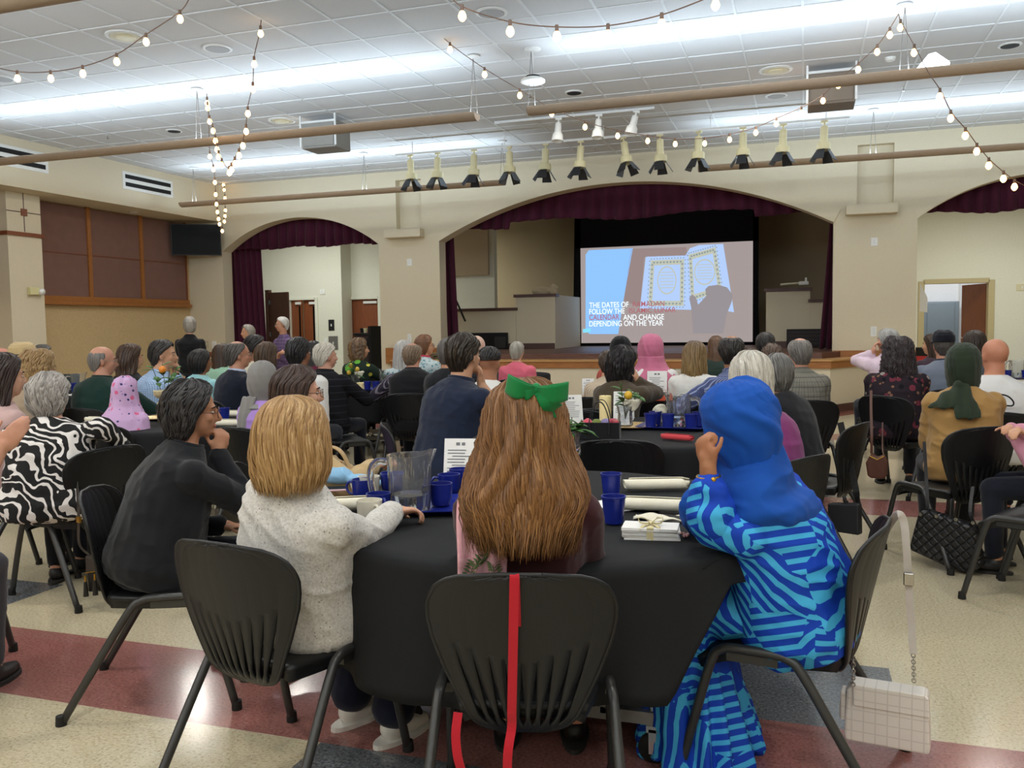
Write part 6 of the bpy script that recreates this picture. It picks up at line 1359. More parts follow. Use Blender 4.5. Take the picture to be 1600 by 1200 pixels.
# olive headscarf, tan jacket
def olive_knot(H):
    R, hc, s = H['R'], H['hc'], H['s']; P = []
    q = lambda x, y, z: hc+R @ (Vector((x, y, z))*s)
    P.append(ell(q(-0.015, -0.105, -0.115), (0.045, 0.03, 0.03)))
    for (x0, x1, L, y1) in ((-0.03, -0.115, -0.245, -0.20), (0.01, 0.035, -0.30, -0.225)):
        P.append(loft([ering(q(x0+(x1-x0)*t, -0.11+(y1+0.11)*t, -0.115+(L+0.115)*t), R @ Vector((1, 0.2*(1 if x1 > 0 else -1), 0)), R @ Vector((0, 1, 0)), w_*s, d_*s, 20) for t, w_, d_ in ((0, 0.022, 0.02), (0.2, 0.04, 0.024), (0.5, 0.058, 0.026), (0.8, 0.068, 0.024), (0.97, 0.066, 0.016), (1.0, 0.05, 0.008))]))
    f = lambda co: 0.007*np.sin(co[:, 0]*95+3*np.sin(co[:, 2]*9))
    fuse('scarf_tail', P, 0.007, H['hair'].data.materials[0], H['hair'], 2, f)
person(1506, 542, 5.3, head=-5, look=10, lean=4, hair='hijab', hc=fabric('olive green scarf', '#2b3527'), female=True, top=('jacket', fabric('tan cotton jacket', '#a8824e')), fat=1.2, w=1.02, vox=0.009, wr=0.008, bottom=fabric('charcoal trousers', '#25252a'), arms=('front', 'front'), hrows=[(a, b, c*1.0, d*1.04, e) for a, b, c, d, e in ROWS['hijab'][:9]]+[(-0.14, 175, 0.078, 0.082, -0.006), (-0.165, 178, 0.074, 0.078, -0.006)], extras=olive_knot, label='person in olive green tied headscarf and tan jacket', chair_label='black plastic chair holding the tan jacket woman, quilted bag on its back', chair_head=-32, chair_xy=(at(1490, 700, 5.15).x-0.02, at(1490, 700, 5.15).y+0.02))
# person beyond the right frame edge whose hand shows
person(1662, 560, 4.7, head=-75, hair='bob', hc=DB, female=True, top=('sweater', fabric('pink and grey sweater', '#c98a9c')), arms=(('W', at(1578, 668, 4.75), (-0.4, -0.5, -0.6), (-1, 0.1, 0.1), (0, 0, 1), 25), ('W', at(1592, 672, 4.6), (0.4, -0.5, -0.6), (-1, 0.2, 0.0), (0, 0, 1), 25)), label='person at the right frame edge reaching in with folded hands', vox=0.006, chair_label='black plastic chair at the right frame edge')
# left middle: child, grey headscarf
PKP = spots('lavender heart print', '#c9a6cc', [(20, 0.17, '#3c3a6a', 0.3), (15, 0.24, '#d9668c', 3.1), (24, 0.12, '#8a7ab0', 6.4)])
LAV = fabric('lavender cotton', '#9a78b4')
person(196, 592, 6.0, head=-8, look=5, hair='hijab', hc=PKP, female=True, w=0.9, top=('dress', PKP), skirt=LAV, hrows=[(a, b, c*0.98, d, e) for a, b, c, d, e in ROWS['hijab'][:7]]+[(-0.05, 150, 0.103, 0.120, -0.016), (-0.11, 170, 0.118, 0.132, -0.018), (-0.16, 180, 0.155, 0.150, -0.03), (-0.22, 180, 0.20, 0.175, -0.045), (-0.32, 180, 0.235, 0.20, -0.05), (-0.44, 180, 0.25, 0.21, -0.05)], hargs=dict(amp=0.014, freq=4), label='child in pink printed headscarf seated with back turned', chair_label='black plastic chair holding the child in the pink headscarf', shoes='#d8d4cc', chair_off=(0, -0.06))
def grey_tail(H):
    R, hc, s = H['R'], H['hc'], H['s']; q = lambda x, y, z: hc+R @ (Vector((x, y, z))*s)
    P = [loft([ering(q(x, y, z), R @ Vector((1, 0, 0)), R @ Vector((0, 1, 0)), w_, 0.02, 16) for x, y, z, w_ in ((-0.04, -0.10, -0.10, 0.05), (-0.06, -0.135, -0.22, 0.055), (-0.07, -0.15, -0.36, 0.055), (-0.07, -0.155, -0.44, 0.05))])]
    fuse('scarf_tail', P, 0.008, H['hair'].data.materials[0], H['hair'], 2, lambda co: 0.005*np.sin(co[:, 0]*140+np.sin(co[:, 2]*12)))
LAV2 = fabric('bright lavender cotton', '#a684c8')
person(411, 569, 5.6, head=10, look=5, lean=2, hair='hijab', hc=fabric('grey scarf', '#85827f'), female=True, top=('dress', LAV2), skirt=LAV2, hrows=[(a, b, c*0.96, d, e) for a, b, c, d, e in ROWS['hijab'][:10]]+[(-0.15, 180, 0.11, 0.105, -0.01), (-0.18, 180, 0.13, 0.12, -0.02)], hargs=dict(amp=0.006, freq=4), extras=grey_tail, w=0.95, label='person in grey headscarf and lavender dress', chair_label='black plastic chair holding the lavender dress woman')
# zebra blouse
person(78, 586, 4.6, head=-30, look=-2, lean=6, roll=-4, hair='shortbob', hc=('#6f6a66', '#a39d97', '#c2bdb6'), female=True, skin_c='#c99680', top=('blouse', zebra()), bottom=fabric('black trousers', '#0f1014'), arms=('lap', ('E', at(160, 668, 4.55), at(198, 702, 4.72), (0.1, 0.5, -0.7), (0.6, 0.3, 0.3), 40)), fat=1.3, w=1.14, vox=0.010, wr=0.007, hlocks=420, lrad=0.0028, largs=dict(wav=0.012, kf=50, over=0.012), hargs=dict(amp=0.016, curl=0.003), label='grey haired person in black and white zebra print blouse', chair_label='black plastic chair under the zebra blouse, small black purse hanging from it', chair_head=-78, chair_xy=(-3.72, 3.72))
# black jacket with hand at her cheek
person(300, 600, 3.45, head=40, look=52, lean=18, pitch=-4, roll=2, hair='shortbob', hc=('#141213', '#2b2829', '#45403f'), female=True, skin_c='#b58468', glasses='#5a463a', top=('denim_jacket', fabric('black denim', '#17181c')), collar=fabric('black denim collar', '#1a1b20'), arms=('lap', ('W', at(341, 708, 3.50), (0.6, 0.2, -1), (0.1, 0.25, 1), (0.9, 0.1, 0.1), 75)), fat=1.25, w=1.1, vox=0.0065, wr=0.006, hlocks=340, lrad=0.0028, largs=dict(wav=0.010, kf=60, over=0.012), hargs=dict(curl=0.004, amp=0.012), label='person in black denim jacket resting her chin on her hand', chair_label='black plastic chair holding the woman in the black denim jacket', chair_head=62)
# brown bob with glasses, tan coat
person(466, 576, 3.95, head=50, look=48, lean=8, hair='bob', hc=('#231713', '#3d2a22', '#4d382d'), female=True, skin_c='#d0a088', glasses='#5a3a28', top=('coat', fabric('tan coat', '#b79c72')), vox=0.008, hlocks=160, hargs=dict(amp=0.005), hrows=[(a, max(60, b-12) if a < 0.06 else b, c, d, e) for a, b, c, d, e in ROWS['bob']], arms=('lap', 'table'), label='person with straight brown bob, sunglasses and tan coat beyond the blonde', chair_label='black plastic chair holding the woman with the straight brown bob', chair_head=62)
# mostly outside the left frame edge
person(-190, 590, 3.1, head=-12, look=10, hair='bob', hc=GR, female=True, skin_c='#c4937c', top=('top', fabric('grey knit', '#6a6a70')), sleeve='short', bottom=fabric('grey trousers', '#3c3a40'), arms=('lap', ('E', at(-40, 780, 3.05), at(0, 702, 3.12), (0.75, 0.2, 0.85), (0.3, -0.9, -0.1), 22)), vox=0.006, label='person cut off by the left frame edge with raised hand', chair_label='black plastic chair cut off by the left frame edge, by the foot in a sandal', shoes='#2a2422', chair_xy=(-3.50, 2.58))
# ---------------------------------------------------------------- the nearest three people
# blonde bob, cream fleck sweater
def fleck():
    t = NT('cream fleck knit'); t.set(Roughness=0.95); t.b.inputs['Specular IOR Level'].default_value = 0.15; t.b.inputs['Sheen Weight'].default_value = 0.2
    v = t.coord(); n = t.noise(v, 130, 2, 0.5); n2 = t.noise(v, 300, 2); vo = t.n('ShaderNodeTexVoronoi'); vo.inputs['Scale'].default_value = 75; t.l(v, vo.inputs['Vector'])
    sel = t.math('MULTIPLY', t.math('LESS_THAN', vo.outputs['Distance'], 0.17), t.math('GREATER_THAN', t.sep(vo.outputs['Color'])[0], 0.55))
    base = t.ramp(n, [(0.35, srgb('#bdb9b2')), (0.6, srgb('#d3cfc9'))]); t.base(t.mix(t.math('MULTIPLY', sel, 0.8), base, srgb('#6a625c'))); t.bump(n2, 0.35, 0.003); return t.m
M_FLECK = fleck()
def blonde_extra(H):
    # ribbed cuff and the sweater hem that lies over the chair side
    e, wv = H['el'][1], H['wr'][1]; d = (wv-e).normalized()
    MB().tube([e+(wv-e)*0.86, e+(wv-e)*0.90, wv-d*0.01, wv+d*0.004], [0.040, 0.043, 0.042, 0.038], 24).build('cuff', M_FLECK, H['top'], smooth=True)
    hip, s = H['hip'], H['s']
    P = [ell(hip+Vector((0.15, 0.02, -0.055)), (0.07, 0.12, 0.05)), capsule(hip+Vector((0.17, 0.05, -0.045)), hip+Vector((0.26, 0.14, -0.02)), 0.042, 0.02), ell(hip+Vector((0.05, -0.06, -0.05)), (0.16, 0.07, 0.05))]
    fuse('sweater_hem', P, 0.008, M_FLECK, H['top'], 3, folds(0.014, 4, 1.4))
BOB2 = [(0.140, 180, 0.006, 0.008, -0.012), (0.137, 180, 0.030, 0.036, -0.012), (0.126, 180, 0.058, 0.068, -0.012), (0.108, 172, 0.080, 0.092, -0.013), (0.085, 150, 0.096, 0.108, -0.014), (0.05, 132, 0.108, 0.120, -0.016), (0.0, 122, 0.118, 0.124, -0.018), (-0.05, 118, 0.126, 0.126, -0.02), (-0.095, 112, 0.126, 0.122, -0.02), (-0.13, 104, 0.112, 0.108, -0.02), (-0.15, 96, 0.092, 0.094, -0.018)]
CH26 = (at(366, 850, 2.45).x-0.02, at(366, 850, 2.45).y+0.30)
person(460, 628, 2.62, hip_at=(CH26[0]+0.02, CH26[1]+0.06), head=20, look=12, lean=6, roll=-3, hair='bob', hc=('#75522e', '#a88455', '#cdb083'), female=True, skin_c='#cf9f84', top=('sweater', M_FLECK), collar=M_FLECK, bottom=fabric('navy wide trousers', '#12162a'), fat=1.22, w=1.10, ank=0.28, wide=1.6, vox=0.007, wr=0.007, hrows=BOB2, hargs=dict(n=90, amp=0.007, freq=11, wob=1.4), hlocks=1500, hseed=5,
       arms=('lap', ('E', at(568, 842, 2.74), at(614, 800, 2.92), (0.5, 0.85, 0.0), (-0.2, 0.2, 1), 45)), label='person with blonde bob in cream fleck sweater, seated nearest on the left side', extras=blonde_extra, shoes='#d8d4cc', chair_label='black plastic chair holding the blonde woman in the cream sweater', chair_head=9, chair_xy=CH26, lrad=0.0019, largs=dict(wav=0.010, over=0.03, kf=26))
# long hair with the green bow
M_PINKSCARF = None
def pink_scarf_mat():
    t = NT('pink scarf with green sprigs'); t.set(Roughness=0.8); t.b.inputs['Specular IOR Level'].default_value = 0.2; v = t.coord('UV'); t.base(t.ramp(t.noise(v, 5, 2), [(0.3, srgb('#d79aa8')), (0.7, srgb('#e6b4bd'))])); return t.m
def girl_extra(H):
    R, hc, s = H['R'], H['hc'], H['s']; q = lambda x, y, z: hc+R @ (Vector((x, y, z))*s)
    # green ribbon bow on a band
    M_BOW = fabric('green ribbon', '#0f7a3f', 0.6, 700)
    bow = None; c = q(0.034, -0.100, 0.122); ax = (R @ Vector((1, -0.05, -0.16))).normalized(); up = (R @ Vector((0.15, -0.35, 0.93))).normalized(); out = ax.cross(up).normalized()*1.0
    if out.y > 0: out = -out
    bow = MB().ell(c+out*0.012, (0.013, 0.013, 0.016)).build('bow_knot', M_BOW, H['hair'], smooth=True)
    def loop(sd, L, hgt, ang, nm='bow_loop'):
        a2 = (ax*math.cos(ang)*sd+up*math.sin(ang)).normalized(); u2 = up*math.cos(ang)-ax*sd*math.sin(ang); pts = []
        for k in range(25):
            t = k/24; th = 2*PI*t; pts.append((L*0.5*(1-math.cos(th)), hgt*0.34*math.sin(th)))
        rows = []
        for j in range(7):
            w_ = -1+j/3
            rows.append([c+a2*(x)+out*(0.012+0.024*math.sin(PI*min(1, x/L))+y*0.5)+u2*(w_*hgt*0.5*(0.35+0.65*min(1, x/(L*0.55)))+0.1*y) for (x, y) in pts])
        V, F = grid_surface(lambda i, j: rows[j][i], 25, 7); o = MB().add(V, F).build(nm, M_BOW, bow, smooth=True); solidify(o, 0.0015)
    loop(-1, 0.078, 0.052, 0.06); loop(1, 0.082, 0.052, 0.10); loop(1, 0.075, 0.050, -0.75); loop(-1, 0.045, 0.03, -0.4)
    for (sd, ang, L, w_) in ((1, -1.05, 0.085, 0.046), ):
        a2 = (ax*math.cos(ang)*sd+up*math.sin(ang)).normalized(); u2 = up*math.cos(ang)-ax*sd*math.sin(ang)
        V, F = grid_surface(lambda i, j: c+a2*(L*i/8*(1-0.25*(1 if 2 < j < 4 and i == 8 else 0)))+out*(0.018+0.012*math.sin(i*0.9))+u2*(w_*(j/6-0.5)*(0.4+0.6*i/8)), 9, 7); o = MB().add(V, F).build('ribbon_tail', M_BOW, bow, smooth=True); solidify(o, 0.0015)
    # headband line and pink scarf over the shoulder
    band = [q(0.088*math.sin(a)*1.02, -0.02+0.02*math.cos(a), 0.042+0.088*math.cos(a)*1.05) for a in [math.radians(-80+160*k/20) for k in range(21)]]
    MB().tube(band, 0.003, 6).build('hair_band', M_BOW, H['hair'], smooth=True)
    hip, u, uf, sh = H['hip'], H['u'], H['uf'], H['sh']; a = sh[-1]
    path = smooth_path([H['neck']+Vector((-0.06, 0.09, -0.03)), H['neck']+Vector((-0.095, 0.03, 0.012)), H['neck']+Vector((-0.115, -0.075, -0.035)), hip+u*0.31*s+Vector((-0.112, -0.150, 0)), hip+u*0.25*s+Vector((-0.115, -0.152, 0)), hip+u*0.16*s+Vector((-0.12, -0.155, 0))], 10)
    W = 17; n = len(path); V = []; UV = []
    for i, p in enumerate(path):
        w_ = 0.052+0.012*min(1, i/25)
        for j in range(W):
            x = -1+2*j/(W-1); V.append(p+Vector((x*w_, -0.006*math.cos(x*9+i*0.05)-0.010*x*x*0, 0.012*x*(1 if i < 16 else 0.1)))); UV.append((j/(W-1), i/n*4))
    F = [(i*W+j, i*W+j+1, (i+1)*W+j+1, (i+1)*W+j) for i in range(n-1) for j in range(W-1)]
    mb = MB().add(V, F); mb.uv = UV; o = mb.build('scarf', pink_scarf_mat(), H['body'], smooth=True); solidify(o, 0.004)
    # printed sprigs: stem with leaves, flat on the cloth
    rs = random.Random(3)
    def onscarf(uu, vv):
        i = min(n-2, max(0, int(vv*(n-1)))); j = min(W-2, max(0, int(uu*(W-1)))); fi = vv*(n-1)-i; fj = uu*(W-1)-j
        a_, b_, c_, d_ = V[i*W+j], V[i*W+j+1], V[(i+1)*W+j], V[(i+1)*W+j+1]
        return (a_*(1-fj)+b_*fj)*(1-fi)+(c_*(1-fj)+d_*fj)*fi + Vector((0, -0.0042, 0.001))
    for (u0, v0, u1, v1) in ((0.7, 0.52, 0.38, 0.74), (0.15, 0.98, 0.34, 0.70), (0.85, 0.98, 0.72, 0.72), (0.3, 0.45, 0.55, 0.36)):
        G = MB(); pts = [onscarf(u0+(u1-u0)*t, v0+(v1-v0)*t) for t in [k/8 for k in range(9)]]; G.tube(pts, 0.0011, 4)
        for k in range(2, 9):
            t = k/8
            for sd in (-1, 1):
                b_ = (u0+(u1-u0)*t, v0+(v1-v0)*t); tip = (b_[0]+sd*0.16, b_[1]-0.05); m1 = (b_[0]+sd*0.08, b_[1]-0.008); m2 = (b_[0]+sd*0.08, b_[1]-0.045)
                if not all(0.03 < x[0] < 0.97 and 0.02 < x[1] < 0.99 for x in (b_, tip, m1, m2)): continue
                G.add([onscarf(*b_), onscarf(*m1), onscarf(*tip), onscarf(*m2)], [(0, 1, 2, 3)])
        G.build('printed_sprig', plain('sprig green', '#5f7247', 0.8), o)
LH = [(0.142, 180, 0.006, 0.008, -0.012), (0.139, 180, 0.028, 0.034, -0.012), (0.128, 180, 0.054, 0.066, -0.012), (0.110, 172, 0.076, 0.092, -0.014), (0.085, 150, 0.090, 0.110, -0.016), (0.05, 128, 0.101, 0.120, -0.02), (0.0, 116, 0.108, 0.124, -0.03), (-0.05, 106, 0.118, 0.124, -0.04), (-0.09, 98, 0.138, 0.120, -0.055), (-0.128, 92, 0.154, 0.116, -0.068), (-0.163, 88, 0.166, 0.110, -0.078), (-0.19, 82, 0.162, 0.104, -0.085), (-0.215, 74, 0.150, 0.10, -0.088), (-0.235, 66, 0.138, 0.096, -0.09), (-0.245, 58, 0.128, 0.092, -0.09)]
C1 = (-0.73, 2.27)
H36 = person(820, 604, 2.36, hip_at=(C1[0]-0.01, C1[1]+0.09), head=-14, look=-16, lean=4, hair='long', hc=('#4a301a', '#7e5630', '#a27846'), female=True, skin_c='#d3a084', top=('sweater', fabric('maroon sweater', '#3c1a20', amp=0.08)), collar=fabric('maroon collar', '#381820'), bottom=F_BLACK, vox=0.007, wr=0.006, w=0.86, fat=1.05, hrows=LH, hargs=dict(n=110, amp=0.011, freq=8, wob=2.2, wave=0.004, thick=0.02), hlocks=3200, lrad=0.0018, largs=dict(wav=0.011, over=0.07, kf=34, lift=0.007), hseed=11, extras=girl_extra,
       arms=('lap', 'lap'), label='person with long brown hair, green bow and maroon sweater, seen from behind in the middle', chair_label='black plastic chair with red strap, nearest in the middle', chair_xy=C1, chair_head=-15)
# blue headscarf and printed dress
M_GEO = geometric_blue(); M_BLUESC = fabric('royal blue scarf', '#124ba2', 0.8, 500, sheen=0.05)
def blue_extra(H):
    R, hc, s, neck = H['R'], H['hc'], H['s'], H['neck']; q = lambda x, y, z: hc+R @ (Vector((x, y, z))*s)
    hip, u, uf = H['hip'], H['u'], H['uf']
    # scarf drape over the back, and its hanging end in front
    P = [loft([ering(c, Vector((1, 0, 0)), uf, rx, ry, 24) for c, rx, ry in ((neck+Vector((0, 0.03, 0.10)), 0.085, 0.095), (neck+Vector((0, 0.01, 0.05)), 0.105, 0.110), (neck+Vector((0, 0.0, 0.0)), 0.150, 0.118), (hip+u*0.425*s+uf*0.0, 0.192, 0.128), (hip+u*0.385*s-uf*0.02, 0.212, 0.140), (hip+u*0.345*s-uf*0.035, 0.19, 0.135), (hip+u*0.31*s-uf*0.04, 0.13, 0.12))][::-1])]
    sf = folds(0.010, 8, 0.9)
    fuse('scarf_drape', P, 0.008, M_BLUESC, H['hair'], 4, sf)
    e = smooth_path([neck+Vector((-0.03, 0.13, -0.02)), neck+Vector((-0.06, 0.17, -0.12)), hip+Vector((-0.10, 0.27, 0.20)), hip+Vector((-0.13, 0.28, 0.10))], 6)
    V, F = loft([ering(p, Vector((0.3, 1, 0)).normalized(), Vector((1, -0.3, 0)).normalized(), 0.030+0.028*(i/len(e)), 0.014, 18) for i, p in enumerate(e)]); fuse('scarf_end', [(V, F)], 0.006, M_BLUESC, H['hair'], 2, folds(0.006, 3, 1.6))
    # rope belt
    w_ = [hip+u*0.135*s+Vector((math.cos(a)*0.205, 0, 0))*1.0+uf*(math.sin(a)*0.160) for a in [2*PI*k/40 for k in range(41)]]
    MB().tube(w_, 0.0065, 8, False).build('belt_cord', fabric('blue cord', '#12337e'), H['top'], smooth=True)
    # bracelets
    for sd, gm in ((-1, M_GOLD),):
        wv, el_ = H['wr'][sd], H['el'][sd]; d = (wv-el_).normalized(); x, y = frame_of(d)
        for k in range(2): MB().tube([wv-d*(0.030+0.010*k)+x*0.033*math.cos(a)+y*0.033*math.sin(a) for a in [2*PI*i/20 for i in range(21)]], 0.0028, 6, False).build('bracelet', gm, H['body'], smooth=True)
        MB().ell(wv-d*0.034+Vector((-0.03, -0.02, 0)), 0.008).build('bracelet_bead', gm, H['body'], smooth=True)
    # puffed sleeve ends
    for sd in (-1, 1):
        wv, el_ = H['wr'][sd], H['el'][sd]
        fuse('sleeve_puff', [ell(el_+(wv-el_)*0.22, (0.075, 0.075, 0.085)), capsule(el_+(wv-el_)*0.2, el_+(wv-el_)*0.58, 0.074, 0.056), capsule(el_+(wv-el_)*0.58, el_+(wv-el_)*0.70, 0.046, 0.040)], 0.008, M_GEO, H['top'], 3, folds(0.006, 5, 1.3))
    # wide skirt spreading to the floor in front of the chair
    rr = []; kz = hip.z
    for (z, x, y, rx, ry) in ((kz+0.03, 0, 0.22, 0.19, 0.16), (kz-0.04, 0, 0.34, 0.22, 0.15), (kz*0.7, 0, 0.36, 0.215, 0.14), (kz*0.45, 0, 0.34, 0.22, 0.15), (kz*0.2, 0, 0.32, 0.235, 0.17), (0.015, 0, 0.31, 0.25, 0.19)): rr.append(ering(Vector((x, y, z)), Vector((1, 0, 0)), Vector((0, 1, 0)), rx, ry, 40))
    def skw(co):
        a = np.arctan2(co[:, 0], co[:, 1]-0.32); dn = np.clip((kz-co[:, 2])/kz, 0, 1); return folds(0.004, 2)(co)+0.020*dn*(np.sin(a*13+2*np.sin(a*3))+0.4*np.sin(a*23+1))
    fuse('skirt', [loft(rr[::-1]), ell(hip+Vector((0, 0.02, -0.01)), (0.215, 0.19, 0.145)), ell(hip+Vector((0, 0.2, 0.0)), (0.205, 0.25, 0.115))], 0.009, M_GEO, H['body'], 4, skw)
HJ = [(a, b, c*1.13, d*1.10, e) for (a, b, c, d, e) in ROWS['hijab'][:10]]+[(-0.15, 180, 0.085, 0.088, 0.0)]
CH57 = (-0.06, 2.84)
person(1153, 606, 2.62, hip_at=(CH57[0]+0.05, CH57[1]-0.01), head=-84, look=-62, lean=24, pitch=-14, roll=-10, hair='hijab', hc=M_BLUESC, female=True, skin_c='#a97555', top=('dress_top', M_GEO), skirt=None, bottom=fabric('dark blue leggings', '#141c3c'), fat=1.3, w=1.10, ank=0.30, cuff=0.68, vox=0.0065, wr=0.006, hrows=HJ, hargs=dict(n=70, amp=0.010, freq=3.0, wob=2.5, thick=0.008), extras=blue_extra,
       arms=(('E', at(1112, 822, 2.52), at(1106, 728, 2.50), (0.15, 0.25, 1), (-0.8, 0.6, 0.1), 85), ('E', at(1122, 815, 2.78), at(1112, 722, 2.64), (-0.1, 0.2, 1), (0.8, 0.6, 0.1), 85)), label='person in royal blue headscarf and blue geometric print dress leaning on the table', chair_label='black plastic chair under the blue geometric dress, pale purse on its back', chair_xy=CH57, chair_head=-80)
# ---------------------------------------------------------------- things on the tables, bags, empty chairs
def top(px, py, z=ZT): return onZ(px, py, z+0.003)
_first = {}
def inst(kind, make, loc, rz, label, cat, group, scale=1.0):
    if kind not in _first: o = make(); _first[kind] = o
    else: o = copy_tree(_first[kind])
    o.location = loc; o.rotation_euler = (0, 0, rz); o.scale = (scale,)*3; return tag(o, label, cat, group)
def mk_tumbler():
    o = empty('tumbler', (0, 0, 0)); MB().lathe([(0, 0.0), (0.027, 0.0), (0.031, 0.004), (0.039, 0.086), (0.0415, 0.087), (0.0415, 0.093), (0.0375, 0.093), (0.029, 0.008), (0, 0.007)], 28).build('cup_body', M_BLUEP, o, smooth=True, autosmooth=35); return o
def mk_mug(mat):
    def f():
        o = empty('mug', (0, 0, 0)); MB().lathe([(0, 0.0), (0.030, 0.0), (0.033, 0.003), (0.041, 0.03), (0.043, 0.078), (0.0435, 0.081), (0.040, 0.081), (0.037, 0.03), (0.028, 0.008), (0, 0.007)], 28).build('mug_body', mat, o, smooth=True, autosmooth=50)
        MB().tube(smooth_path([(-0.039, 0, 0.066), (-0.058, 0, 0.068), (-0.068, 0, 0.048), (-0.058, 0, 0.026), (-0.038, 0, 0.022)], 5), 0.005, 8).build('handle', mat, o, smooth=True); return o
    return f
M_MUGW = plain('cream ceramic', '#d9d4c4', 0.3)
def mk_pitcher():
    o = empty('water_pitcher', (0, 0, 0)); N = 64; V = []; prof = [(0.066, 0.0), (0.070, 0.004), (0.072, 0.05), (0.075, 0.13), (0.077, 0.17), (0.078, 0.195), (0.080, 0.20)]
    prof2 = [(r-0.004, max(z, 0.006)) for r, z in prof[::-1]]
    for (r, z) in prof+prof2:
        for k in range(N):
            a = 2*PI*k/N; rib = 0.003*max(0, math.cos(a*16))*(1 if 0.03 < z < 0.165 else 0)
            sp = max(0, math.cos(a))**24*(0.018 if z > 0.165 else 0)*min(1, (z-0.165)/0.03 if z > 0.165 else 0)
            zz = z + (0.018*max(0, math.cos(a))**3 if z > 0.19 else 0); V.append(((r+rib+sp)*math.cos(a), (r+rib+sp)*math.sin(a), zz))
    m = 2*len(prof); F = [(i*N+k, i*N+(k+1) % N, (i+1)*N+(k+1) % N, (i+1)*N+k) for i in range(m-1) for k in range(N)]+[tuple(range(N-1, -1, -1)), tuple((m-1)*N+k for k in range(N))]
    MB().add(V, F).build('pitcher_body', M_PITCHER, o, smooth=True, autosmooth=60)
    MB().tube(smooth_path([(-0.078, 0, 0.175), (-0.112, 0, 0.178), (-0.135, 0, 0.15), (-0.135, 0, 0.09), (-0.118, 0, 0.045), (-0.07, 0, 0.035)], 6), 0.010, 12, flat=(0.8, 1.3)).build('handle', M_PITCHER, o, smooth=True)
    MB().lathe([(0, 0.008), (0.060, 0.008), (0.0655, 0.06), (0, 0.06)], 40).build('water', M_WATER, o, smooth=True, autosmooth=40); return o
def mk_tray():
    o = empty('serving_tray', (0, 0, 0)); b = MB(); R = [(-0.20, -0.145), (0.20, -0.145), (0.20, 0.145), (-0.20, 0.145)]
    def rr(sx, sy, z, r=0.03, n=6):
        out = []
        for cx, cy, a0 in ((sx-r, sy-r, 0), (-sx+r, sy-r, 90), (-sx+r, -sy+r, 180), (sx-r, -sy+r, 270)):
            for k in range(n+1): a = math.radians(a0+90*k/n); out.append(Vector((cx+r*math.cos(a), cy+r*math.sin(a), z)))
        return out
    b.add(*loft([rr(0.180, 0.125, 0.0), rr(0.185, 0.13, 0.002), rr(0.205, 0.15, 0.018), rr(0.212, 0.157, 0.019), rr(0.212, 0.157, 0.016+0.006), rr(0.204, 0.149, 0.022), rr(0.183, 0.128, 0.006), rr(0.180, 0.125, 0.005)])); b.build('tray_body', M_BLUEP, o, smooth=True, autosmooth=50); return o
def mk_roll(mat):
    def f():
        o = empty('napkin_roll', (0, 0, 0)); V = []; n = 40; m = 12
        for j in range(m+1):
            t = j/m; x = -0.12+0.24*t; tw = 0.25*math.sin(t*3)
            for i in range(n+1):
                a = 2*PI*2.2*i/n+tw; r = (0.012+0.016*i/n)*(1-0.18*abs(t-0.45)**2)*(0.75 if j == m else 1); V.append((x+0.012*math.sin(a*0.5+1)*(1 if j in (0, m) else 0), r*math.cos(a), max(0.003, 0.028+r*math.sin(a)*0.9)))
        F = [(j*(n+1)+i, j*(n+1)+i+1, (j+1)*(n+1)+i+1, (j+1)*(n+1)+i) for j in range(m) for i in range(n)]; q = MB().add(V, F).build('cloth_roll', mat, o, smooth=True); solidify(q, 0.003); return o
    return f
def mk_card(lines=9, red=False):
    def f():
        o = empty('table_card', (0, 0, 0)); M1 = Matrix.Rotation(math.radians(-15), 4, 'X')
        for sd in (1, -1):
            MB().box(-0.07, 0.07, -0.0007, 0.0007, 0, 0.20, Matrix.Translation((0, sd*0.052*-1, 0)) @ Matrix.Rotation(math.radians(-15*sd), 4, 'X')).build('card_panel', M_PAPER, o)
        b = MB(); Mx = Matrix.Translation((0, -0.0530, 0)) @ M1; rs = random.Random(4); z = 0.150
        b.box(-0.020, -0.004, -0.0012, -0.0008, 0.172, 0.184, Mx); b.box(0.004, 0.018, -0.0012, -0.0008, 0.172, 0.184, Mx)
        for k in range(lines):
            x0 = -0.055 if k not in (2, 5) else -0.035; b.box(x0, x0+rs.uniform(0.07, 0.105), -0.0012, -0.0008, z, z+0.0035, Mx); z -= 0.0125
        b.build('printed_lines', M_INK, o)
        if red: MB().box(-0.01, 0.062, -0.0014, -0.0009, 0.012, 0.014, Mx).box(-0.01, 0.062, -0.0014, -0.0009, 0.062, 0.064, Mx).box(-0.01, -0.008, -0.0014, -0.0009, 0.012, 0.064, Mx).box(0.06, 0.062, -0.0014, -0.0009, 0.012, 0.064, Mx).box(0.0, 0.052, -0.0014, -0.0009, 0.03, 0.045, Mx).build('red_stamp', plain('stamp red', '#b8434a', 0.8), o)
        return o
    return f
def on_tray(p, dx, dy): return Vector((p.x+dx, p.y+dy, p.z+0.007))
